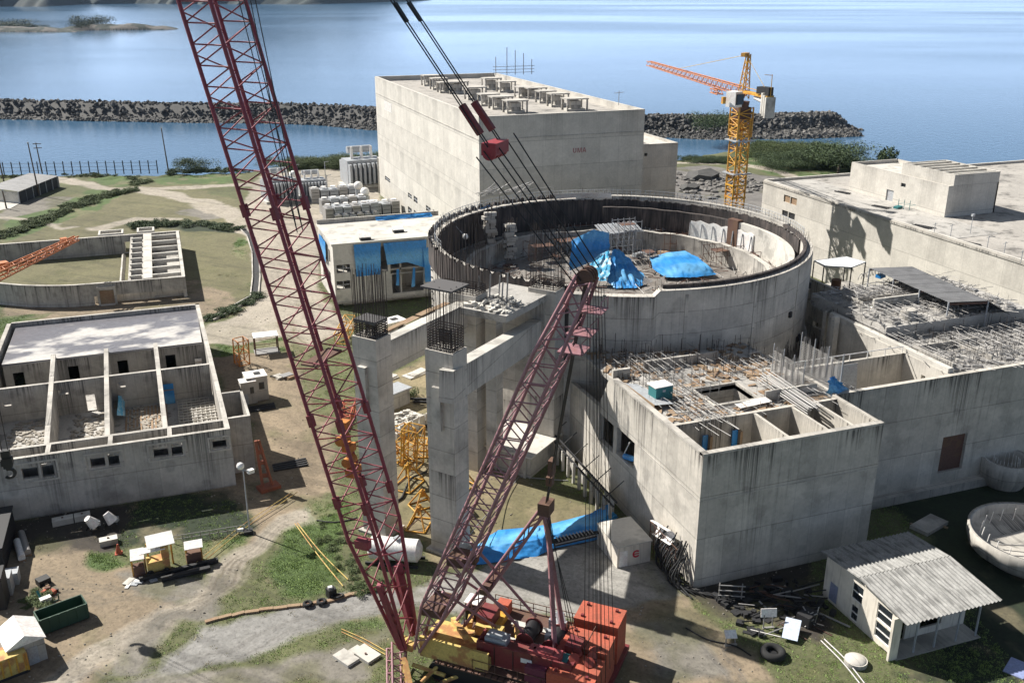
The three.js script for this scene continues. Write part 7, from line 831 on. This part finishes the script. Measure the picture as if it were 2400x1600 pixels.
cabin('larger grey cabin beside the roofless building', [10.14,0,-160.93], 3.6, 4.6, 3.2, .1, cGrey); cabin('smaller white-topped cabin in front of the larger grey one', [8.66,0,-159.46], 2.6, 4.2, 2.0, .1, cGrey); cabin('white cabin with a square roof hatch behind the left column', [40.29,0,-185.76], 5.0, 3.0, 3.4, .35);
{ const p = [15.8,0,-169.3], t = thing('pallet_stack', 'pallets with sheets lying on the dirt right of the cabins', 'pallets', p); for (let i = 0; i < 4; i++) obj('pallet', cbox(P3(p, (i % 2) * 1.7 - .8, Math.floor(i / 2) * .25, (i % 2) * .5), 1.6, .2, 2.0, .3 + i * .1), i % 2 ? mWood : cGrey, t); obj('sheet', cbox(P3(p, .5, .5, .2), 2.2, .08, 1.6, .4), mPipe, t); for (let i = 0; i < 4; i++) obj('bar', bar(P3(p, -2.4, .2 + i * .1, -1 + i * .4), P3(p, -.6, .3, -.8 + i * .4), .08), mDark, t); }
for (const [p, l] of [[[10.12,0,-157.07], 'dark loose beams on the dirt beside the concrete side box'], [[12.19,0,-134.07], 'two dark beams on the dirt right of the orange post']]) { const t = thing('timber_stack', l, 'timber', p); for (let i = 0; i < 4; i++) obj('beam', beam(P3(p, -2.5, .15, i * .6), P3(p, 2.6, .15, -.5 + i * .7), .3, .25), mDark, t); }
{ const p = [8.29,0,-127.4], q = [8.31,4.12,-131.74], t = thing('loader_arm', 'orange-red steel arm standing on end in the shade of the roofless building', 'steel frame', p); const a = P3(p, 0, 0, 0), m = steel(.26, .075, .035, .5, .8); obj('arm', [beam(P3(a, -.7, 0, 0), P3(a, -1.0, 7.4, -.8), .4, .4), beam(P3(a, .7, 0, .3), P3(a, -.6, 7.4, -.8), .32, .32)], m, t); obj('cross_plate', [2, 4, 5.6].map((y) => beam(P3(a, -.8 - y * .03, y, -y * .11), P3(a, .8 - y * .15, y, -y * .1), .25, .6)), m, t); obj('base_plate', cbox(P3(a, .1, 0, .2), 3, .5, 2, .3), m, t); }
{ const p = [4.66,0,-115.78], t = thing('flood_mast', 'slim lighting mast with white lamp heads beside the roofless building', 'lamp', p); obj('mast', bar(p, P3(p, 0, 9.6, 0), .12, 7, .08), mGalv, t); obj('lamp_head', [new THREE.SphereGeometry(.5, 12, 8).translate(p[0] - .3, 10, p[2])], mWhite, t); obj('lamp_head', cbox(P3(p, .9, 8.9, .2), .8, .5, .6, .4), mWhite, t); obj('arm', bar(P3(p, -.4, 9.5, 0), P3(p, 1.1, 9.1, .2), .07), mGalv, t); obj('ballast_box', cbox(P3(p, -.2, 0, 0), 1.2, .5, 1), mBlack, t); obj('control_box', cbox(P3(p, -1.2, .3, -.3), .8, .4, .4), mWhite, t); }
{ const p = [-4.9,0,-116.47], q = [4.07,0,-116.21], t = thing('guard_fence', 'low pipe fence along the shaded grass in front of the roofless building', 'fence', p); for (let i = 0; i <= 8; i++) { const c = mixp(p, q, i / 8); obj('post', bar(c, P3(c, 0, 1.1, 0), .07), mPipe, t); } for (const y of [.6, 1.1]) obj('rail', bar(P3(p, 0, y, 0), P3(q, 0, y, 0), .05), mPipe, t); }
{ // yellow machine under white canopies
  const p = [-6.59,0,-110.55], t = thing('works_machine', 'yellow works machine under ragged white roof sheets, with long black beams in front', 'machine', p), L = (x, y, z, a, b, c, ry = .12) => new THREE.BoxGeometry(a, b, c).translate(x, y + b / 2, z).rotateY(ry).translate(p[0], p[1], p[2]);
  obj('body', [L(-.2, .5, 0, 2.6, 1.4, 1.6), L(.7, 1.9, 0, .9, 1.6, 1.2)], mPaleYellow, t); obj('frame', [L(-3.2, 0, -.2, .2, 2.4, .2), L(-1.7, 0, -.2, .2, 2.4, .2), L(3.2, 0, -.2, .2, 2.2, .2), L(5, 0, -.2, .2, 2.2, .2), L(-1.2, 0, -1, .2, 3.6, .2), L(1.6, 0, -1, .2, 3.6, .2)], mYellow, t); obj('roof_sheet', new THREE.BoxGeometry(3.2, .1, 2.2).rotateX(.3).rotateY(.12).translate(p[0] + .3, 4.1, p[2] - .4), mWhite, t); obj('roof_sheet', new THREE.BoxGeometry(3, .1, 1).rotateX(.2).rotateY(.12).translate(p[0] - .7, 3.4, p[2] + .3), mWhite, t); obj('roof_sheet', new THREE.BoxGeometry(1.6, .1, 1.8).rotateX(.35).translate(p[0] - 2.5, 2.7, p[2] - .3), mWhite, t); obj('roof_sheet', new THREE.BoxGeometry(2.2, .1, 1.4).rotateX(.3).translate(p[0] + 4.1, 2.5, p[2] - .6), mWhite, t); obj('engine', [L(4, .2, -.2, 1.8, 1.3, 1.2), L(-2.5, .2, 0, 1.3, 1.4, 1)], mRust, t); obj('black_beam', L(2, .15, 1.4, 9.4, .5, .5), mBlack, t); obj('black_beam', L(2.6, .1, 2.5, 5.8, .4, .7), mBlack, t); obj('wheel', [bar(P3(p, -1.2, .45, .95), P3(p, -1.2, .45, 1.25), .45, 14), bar(P3(p, .7, .45, .95), P3(p, .7, .45, 1.25), .45, 14)], mRubber, t);
  const d = [-8.78,0,-109.11], s = thing('sheet_pile', 'pale and grey offcuts on the dirt left of the black beams', 'scrap', d); for (let i = 0; i < 9; i++) obj('offcut', cbox(P3(d, rr(-1.6, 1.6), rr(0, .1), rr(-.6, .6)), rr(.4, 1.5), .1, rr(.3, .9), rr(0, 3)), [cPale, mGalv, mWhite][i % 3], s); }
for (const [p, l, r] of [[[-15.05,0,-123.31], 'left pale mixer standing in the shade of the roofless building', .3], [[-12.77,0,-123.58], 'right pale mixer standing in the shade of the roofless building', -.4]]) { const t = thing('concrete_mixer', l, 'mixer', p); obj('drum', new THREE.CylinderGeometry(.45, .8, 1.5, 12).rotateZ(.6).rotateY(r).translate(p[0], 1.5, p[2]), mWhite, t); obj('stand', [bar(P3(p, -.8, 0, -.5), P3(p, 0, 1.4, 0), .09), bar(P3(p, .8, 0, -.5), P3(p, 0, 1.4, 0), .09), bar(P3(p, 0, 0, .8), P3(p, 0, 1.4, 0), .09)], mDark, t); obj('motor', cbox(P3(p, .7, .8, 0), .7, .6, .6, r), mGalv, t); }
for (const [p, w, l] of [[[-18.89,0,-126.9], 2.6, 'left grey concrete block at the foot of the shaded front wall'], [[-16.46,0,-127.15], 2.0, 'right grey concrete block at the foot of the shaded front wall'], [[-12.9,0,-119.36], 2.2, 'pale flat sheet on the dirt where the shade ends']]) { const t = thing('concrete_block', l, 'block', p); obj('block', cbox(p, w, .8, 1.2, .1), cPale, t); obj('lifting_eye', cbox(P3(p, 0, .8, 0), .25, .16, .1), mRust, t); }
for (const [a, b, l] of [[[-24.09,0,-123.18], [-23.05,0,-118.58], 'white pipe lying at the left, nearer the slatted shed'], [[-23.82,0,-125.18], [-22.51,0,-119.77], 'greyer pipe lying parallel, right of the white one']]) { const t = thing('pipe', l, 'pipe', a); obj('tube', bar(P3(a, 0, .5, 0), P3(b, 0, .5, 0), .45, 12), l.startsWith('white') ? mWhite : mPipe, t); obj('chock', [cbox(a, .9, .2, .3), cbox(b, .9, .2, .3)], mWood, t); }
{ // slatted shed cut by the left edge
  const x1 = [-24.48,0,-116.99][0], z0 = [-25.8,0,-127.18][2], z1 = [-24.39,0,-116.21][2], T = thing('slatted_shed', 'dark slatted shed cut off by the left edge of the yard', 'shed', [x1, 0, z1]); for (let i = 0; i < 16; i++) obj('slat', box(x1 - 8, .2, lerp(z0, z1, i / 16), x1 - .2, 3.4 + (i % 2) * .1, lerp(z0, z1, (i + .7) / 16)), mDark, T); obj('roof', box(x1 - 8.2, 3.5, z0, x1, 3.7, z1), mDark, T); obj('bin', [cbox([-23.58,0,-114.07], 1.5, 1.6, 1.6), cbox([-24.07,0,-112.11], 1.5, 2.4, 2)], mGalv, T); obj('column', [cbox([-24.32,0,-109.78], 1.4, 4.2, 3)], mDark, T);
  const c = [-17.26,0,-103.3], k = thing('skip_container', 'dark green open skip standing on the dirt at lower left', 'skip', c), L = (x, y, z, a, b, d) => new THREE.BoxGeometry(a, b, d).translate(x, y + b / 2, z).rotateY(.34).translate(c[0], c[1], c[2]); obj('side', [L(0, .2, 1.1, 5.2, 1.9, .12)], mGreen, k); obj('side', L(0, .2, -1.1, 5.2, 1.9, .12), mGreen, k); obj('end', L(-2.55, .2, 0, .12, 1.9, 2.1), mGreen, k); obj('end', L(2.55, .2, 0, .12, 1.9, 2.1), mGreen, k); obj('floor', L(0, .1, 0, 5, .1, 2.1), mBlack, k); for (let i = 0; i < 6; i++) obj('rib', L(-2.4 + i * .95, .2, 1.2, .14, 1.9, .1), mGreen, k);
  const b = [-20.75,0,-98.51], h = thing('site_booth', 'white gabled booth with grey sides at lower left', 'hut', b), B = (g) => g.rotateY(.34).translate(b[0], 0, b[2]); obj('wall', B(new THREE.BoxGeometry(3.6, 2.8, 4.2).translate(0, 1.4, 0)), cGrey, h); const s = new THREE.Shape([[-2, 0], [2, 0], [0, 1.1]].map(([x, y]) => new THREE.Vector2(x, y))); obj('roof', B(new THREE.ExtrudeGeometry(s, { depth: 4.6, bevelEnabled: false }).translate(0, 2.8, -2.3)), mWhite, h); obj('door', B(new THREE.BoxGeometry(1, 2.1, .08).translate(.5, 1.05, 2.12)), mGalv, h); obj('side_panel', B(new THREE.BoxGeometry(.08, 1.6, 2.6).translate(1.84, 1.2, 0)), steel(.2, .22, .4, .1), h);
  const y = [-21.59,0,-95.18], Y = thing('yellow_container', 'yellow container box at the bottom left corner', 'container', y), YB2 = (x, yy, z, a, bb, d) => new THREE.BoxGeometry(a, bb, d).translate(x, yy + bb / 2, z).rotateY(.32).translate(y[0], 0, y[2]); obj('body', YB2(-1.5, .2, -1, 6.2, 2.2, 2.3), mPaleYellow, Y); obj('roof', YB2(-1.5, 2.4, -1, 6.3, .1, 2.4), mPaleYellow, Y); for (let i = 0; i < 9; i++) obj('rib', YB2(-4.4 + i * .72, .3, .17, .16, 2, .08), mYellow, Y); obj('corner_post', [YB2(1.6, .2, .15, .2, 2.2, .2), YB2(1.6, .2, -2.1, .2, 2.2, .2)], mYellow, Y); obj('base_rail', YB2(-1.5, 0, .15, 6.3, .25, .2), mDark, Y); }
{ const p = [-20.08,0,-112.45], t = thing('scrap_heap', 'dark boxes and rusty scrap on the grass at lower left', 'scrap', p); obj('box', cbox(p, 1.4, .8, 1.2, .5), mBlack, t); for (let i = 0; i < 12; i++) obj('scrap', cbox(P3(p, rr(-.5, 2.2), 0, rr(.6, 3)), rr(.3, 1.1), rr(.15, .5), rr(.2, .6), rr(0, 3)), [mRust, mOrange, mWood, mBlack][i % 4], t);
  const q = [-19.46,0,-108.2], u = thing('pump_set', 'small pale pump set between the scrap heap and the green skip', 'pump', q); obj('body', cbox(q, 1.2, .7, .7, .4), mWhite, u); obj('pipe', bar(P3(q, -.6, .4, -.6), P3(q, -.9, 1.1, -1.1), .14), mTeal, u); obj('frame', [bar(P3(q, .5, .1, .5), P3(q, 1.4, .1, 0), .08), bar(P3(q, 1.4, .1, 0), P3(q, 1.4, .9, 0), .08)], mGreen, u);
  const r = [15.74,0,-106.8].length && [12.42,0,-97.92], b = thing('black_pump', 'black pump with a white cap on the verge above the timber kerb', 'pump', r); obj('body', cbox(r, 1, 1.2, .9, .3), mBlack, b); obj('hose', new THREE.TorusGeometry(.6, .13, 6, 14).rotateX(1.3).translate(r[0] + .7, .3, r[2] + .5), mBlack, b); obj('cap', cbox(P3(r, -.1, 1.2, 0), .5, .25, .4), mWhite, b);
  const c = [-11.65,0,-116.46], k = thing('traffic_cone', 'orange cone at the edge of the shaded grass', 'cone', c); obj('cone', new THREE.CylinderGeometry(.1, .4, 1.3, 12).translate(c[0], .7, c[2]), mOrange, k); obj('base', cbox(c, .9, .1, .9), mOrange, k); }
{ // timber kerb along the road
  const pts = [[-2.02,0,-97.81], [2.44,0,-98.15], [7.21,0,-97.59], [11.68,0,-96.99], [14.69,0,-97.45], [18.46,0,-97.5]], t = thing('timber_kerb', 'long low timber kerb of orange-brown boards beside the concrete road', 'kerb', pts[0]); for (let i = 0; i + 1 < pts.length; i++) for (let k = 0; k < 3; k++) { const a = mixp(pts[i], pts[i + 1], k / 3), b = mixp(pts[i], pts[i + 1], (k + .97) / 3); obj('board', beam(P3(a, 0, .12, rr(-.1, .1)), P3(b, 0, .12, rr(-.1, .1)), .5, .25), mWood, t); }
  for (const [p, l] of [[[9.49,0,-97], 'first dark tyre on the timber kerb, nearer the lamp side'], [[11.09,0,-96.86], 'second dark tyre on the timber kerb, nearer the crane']]) { const q = thing('tyre', l, 'tyre', p); obj('tread', new THREE.TorusGeometry(.42, .2, 8, 16).rotateX(Math.PI / 2).translate(p[0], .35, p[2]), mRubber, q); obj('hub', new THREE.CylinderGeometry(.18, .18, .12, 10).translate(p[0], .3, p[2]), mRust, q); } }
{ const p = [13.04,0,-86.06], t = thing('concrete_slab', 'broken pale concrete slab with a dark notch left of the crane', 'slab', p); obj('slab', [cbox(P3(p, -1.1, 0, 0), 1.6, .35, 2.6, .5), cbox(P3(p, 1.1, 0, .1), 1.8, .35, 2.8, .5), cbox(P3(p, .1, 0, -.9), 1.4, .3, 1, .5)], cPale, t); obj('lifting_eye', cbox(P3(p, 1, .35, .3), .2, .15, .2), mRust, t); }
// ---------- lower right corner ----------
{ const t = thing('rubble_heap', 'jumble of dark pipes, frames and boards at the shaded foot of the annex front', 'scrap', [58, 0, -80]); for (let i = 0; i < 46; i++) { const x = rr(55, 66), z = rr(-82.5, -73 - (x - 55) * .2), L = rr(1, 4), b = rr(-.3, 1.3); obj('bar', bar([x, rr(.1, .9), z], [x + L * Math.cos(b), rr(.1, 1.2), z + L * Math.sin(b)], rr(.05, .12), 5), [mBlack, mRust, mPipe, mDark][i % 4], t); } obj('rubbish', range(90, () => cbox([rr(55, 66.5), 0, rr(-83, -74)], rr(.2, 1.4), rr(.1, .6), rr(.2, 1), rr(0, 3))), mDark, t, { kind: 'stuff' });
  const items = [[[57.95,0,-75.44], 'white board on two legs standing in the rubbish by the hut'], [[52.31,0,-74.25], 'white stool-like stand at the edge of the dirt']]; items.forEach(([p, l], i) => { const s = thing('board_stand', l, 'stand', p); obj('board', new THREE.BoxGeometry(i ? 1.3 : 1.8, 1, .1).rotateX(i ? -1.1 : -.25).rotateY(-.3).translate(p[0], i ? 1.3 : 1.9, p[2]), mWhite, s); for (const x of [-.6, .6]) obj('leg', bar(P3(p, x, 0, .1), P3(p, x * .9, 1.7 - i * .5, 0), .08), mPipe, s); obj('foot', cbox(P3(p, 0, 0, .2), 1.4, .1, .3, -.2), mPipe, s); });
  const b = [59.6,0,-73.29], s = thing('blue_sheet', 'bluish white sheet leaning on rubbish left of the hut', 'sheet', b); obj('sheet', new THREE.BoxGeometry(1.7, .08, 3.0).rotateX(.25).rotateY(-.75).translate(b[0], .8, b[2]), steel(.55, .62, .74, .05), s); obj('prop', bar(P3(b, .4, 0, -.8), P3(b, .4, 1, -.8), .1), mWood, s);
  const q = [55.65,0,-71], y = thing('tyre', 'big black tyre lying flat on the grass near the bottom right', 'tyre', q); obj('tread', new THREE.TorusGeometry(1.0, .42, 10, 22).rotateX(Math.PI / 2).translate(q[0], .42, q[2]), mRubber, y); obj('hub', new THREE.CylinderGeometry(.5, .5, .2, 14).translate(q[0], .2, q[2]), mBlack, y);
  const r1 = [56.69,0,-81.3], rk = thing('guard_rail', 'pale stacked rails standing at the annex corner rubbish', 'rail', r1); for (const k of [0, .7, 1.4]) obj('rail', bar(P3(r1, -1.4, .7 + k, -.4), P3(r1, 1.4, .7 + k, .9), .08), mPipe, rk); for (const x of [-1.2, 1.2]) obj('post', bar(P3(r1, x, 0, x * .45), P3(r1, x, 2.3, x * .45), .08), mPipe, rk);
  hose('pipe_line', 'pale pipe running down to the bottom edge left of the hut, left one', [[61.98,0.2,-71.1], [61.9,0.2,-67.35], [61.34,0.2,-63.22]], .1, mPipe, 'pipe'); hose('pipe_line', 'pale pipe running down to the bottom edge left of the hut, right one', [[62.49,0.2,-71.21], [62.49,0.2,-67.56], [61.81,0.2,-63.05]], .1, mPipe, 'pipe'); hose('hose', 'dark hose crossing the dirt at the bottom right', [[49.09,0.1,-78.32], [50.3,0.1,-75.74], [52.68,0.1,-73.54], [53.36,0.1,-71.69]], .09, mBlack);
  const m = [62.58,0,-74.56], k = thing('machine_frame', 'dark broken machine frame with pale bars by the hut corner', 'machine', m); obj('block', cbox(m, 2, 1.4, 1.6, .4), mDark, k); for (let i = 0; i < 6; i++) obj('bar', bar(P3(m, rr(-2, 1), .2, rr(-1, 1)), P3(m, rr(-1, 2), rr(1, 2.2), rr(-1, 1)), .07), mPipe, k);
  const w = [63.23,0,-66.85], v = thing('round_cover', 'pale round tank cover beside the front of the hut', 'cover', w); obj('rim', new THREE.CylinderGeometry(1.2, 1.2, .5, 24).translate(w[0], .3, w[2]), cGrey, v); obj('dome', new THREE.SphereGeometry(1.15, 20, 8, 0, 6.3, 0, 1.2).scale(1, .4, 1).translate(w[0], .4, w[2]), cGrey, v);
  const f = [90.77,0,-86.53], g = thing('concrete_slab', 'pale slab lying in the shade behind the hut', 'slab', f); obj('slab', cbox(f, 5, .5, 2.6, .3), cGrey, g); obj('bearer', [cbox(P3(f, -1.5, -.1, 0), .3, .3, 2.8, .3), cbox(P3(f, 1.5, -.1, 0), .3, .3, 2.8, .3)], mWood, g);
  // round concrete bowls
  const bowl = (c, r, h, label) => { const t2 = thing('concrete_bowl', label, 'basin', c); obj('bowl', new THREE.LatheGeometry([[r * .72, 0], [r * .95, h * .35], [r, h * .7], [r, h], [r - .5, h], [r - .6, h * .6], [r * .6, h * .35], [0, h * .3]].map(([x, y]) => new THREE.Vector2(x, y)), 48).translate(c[0], 0, c[2]), Object.assign(cGrey.clone(), { side: THREE.DoubleSide }), t2); for (let i = 0; i < 22; i++) { const a = i / 22 * 6.28; obj('starter_bar', bar(P3(c, Math.cos(a) * (r - 1.6), h * .4, Math.sin(a) * (r - 1.6)), P3(c, Math.cos(a) * (r - 1.9), h * .9 + .4, Math.sin(a) * (r - 1.9)), .06), mWhite, t2); } obj('inner_pipe', [bar(P3(c, -r * .6, h * .5, r * .1), P3(c, r * .1, h * .55, r * .5), .1), bar(P3(c, -r * .5, h * .5, -r * .2), P3(c, r * .3, h * .55, r * .2), .1)], mPipe, t2); return t2; };
  bowl([97.48,0,-76.17], 7.8, 3.6, 'wide round concrete bowl with white bars inside, at the right edge'); bowl([109.54,0,-92.5], 3.6, 4.2, 'smaller dark round concrete bowl in the shade of the annex');
  const bp = [78.9,0,-60.37], bb = thing('blue_sheet', 'blue-grey sheet lying in the shade at the bottom right corner', 'sheet', bp); obj('sheet', cbox(bp, 3, .1, 2, .5), steel(.25, .3, .5, .1), bb); obj('bearer', cbox(P3(bp, 0, -.05, .4), 2.6, .1, .3, .5), mWood, bb);
}
// far ground by the tower crane: boulders and rubble
{ const g = []; for (let i = 0; i < 260; i++) { const p = mixp(mixp([180.11,0,-328.98], [211.24,0,-322.72], rnd()), mixp([159.15,0,-277.62], [207.86,0,-291.55], rnd()), rnd()), s = rr(.4, 1.6); g.push(rocks[i % 4].clone().scale(s, s * .7, s).rotateY(rr(0, 6)).translate(p[0], .2, p[2])); } tag(obj('rubble', g, mRock, scene, { kind: 'stuff', keepUV: true }), 'grey rubble strewn round the tower crane foot', 'rubble');
  for (const [p, s, l] of [[[190.56,0,-315.65], 7, 'big dark smooth boulder left of the tower crane mast'], [[175.45,0,-298.99], 4, 'smaller pale boulder left of the tower crane mast']]) { const m = new THREE.Mesh(rocks[1], mRockD); m.scale.set(s, s * .55, s * .8); m.position.set(p[0], .5, p[2]); m.name = numbered('boulder'); m.castShadow = m.receiveShadow = true; scene.add(m); tag(m, l, 'boulder'); }
  const N = thing('shade_net', 'teal netting fence on the shore at the right edge', 'fence', [259.22,0,-239.79]); const pts = range(6, (i) => mixp([260.12,0,-244.56], [260.37,0,-222.65], i / 5)); pts.forEach((p) => obj('post', bar(p, P3(p, 0, 4, 0), .2), mTeal, N)); for (let i = 0; i < 5; i++) obj('net', [beam(P3(pts[i], 0, 2, 0), P3(pts[i + 1], 0, 2, 0), .05, 3.2)], mTeal, N); }
renderer.render(scene, camera);
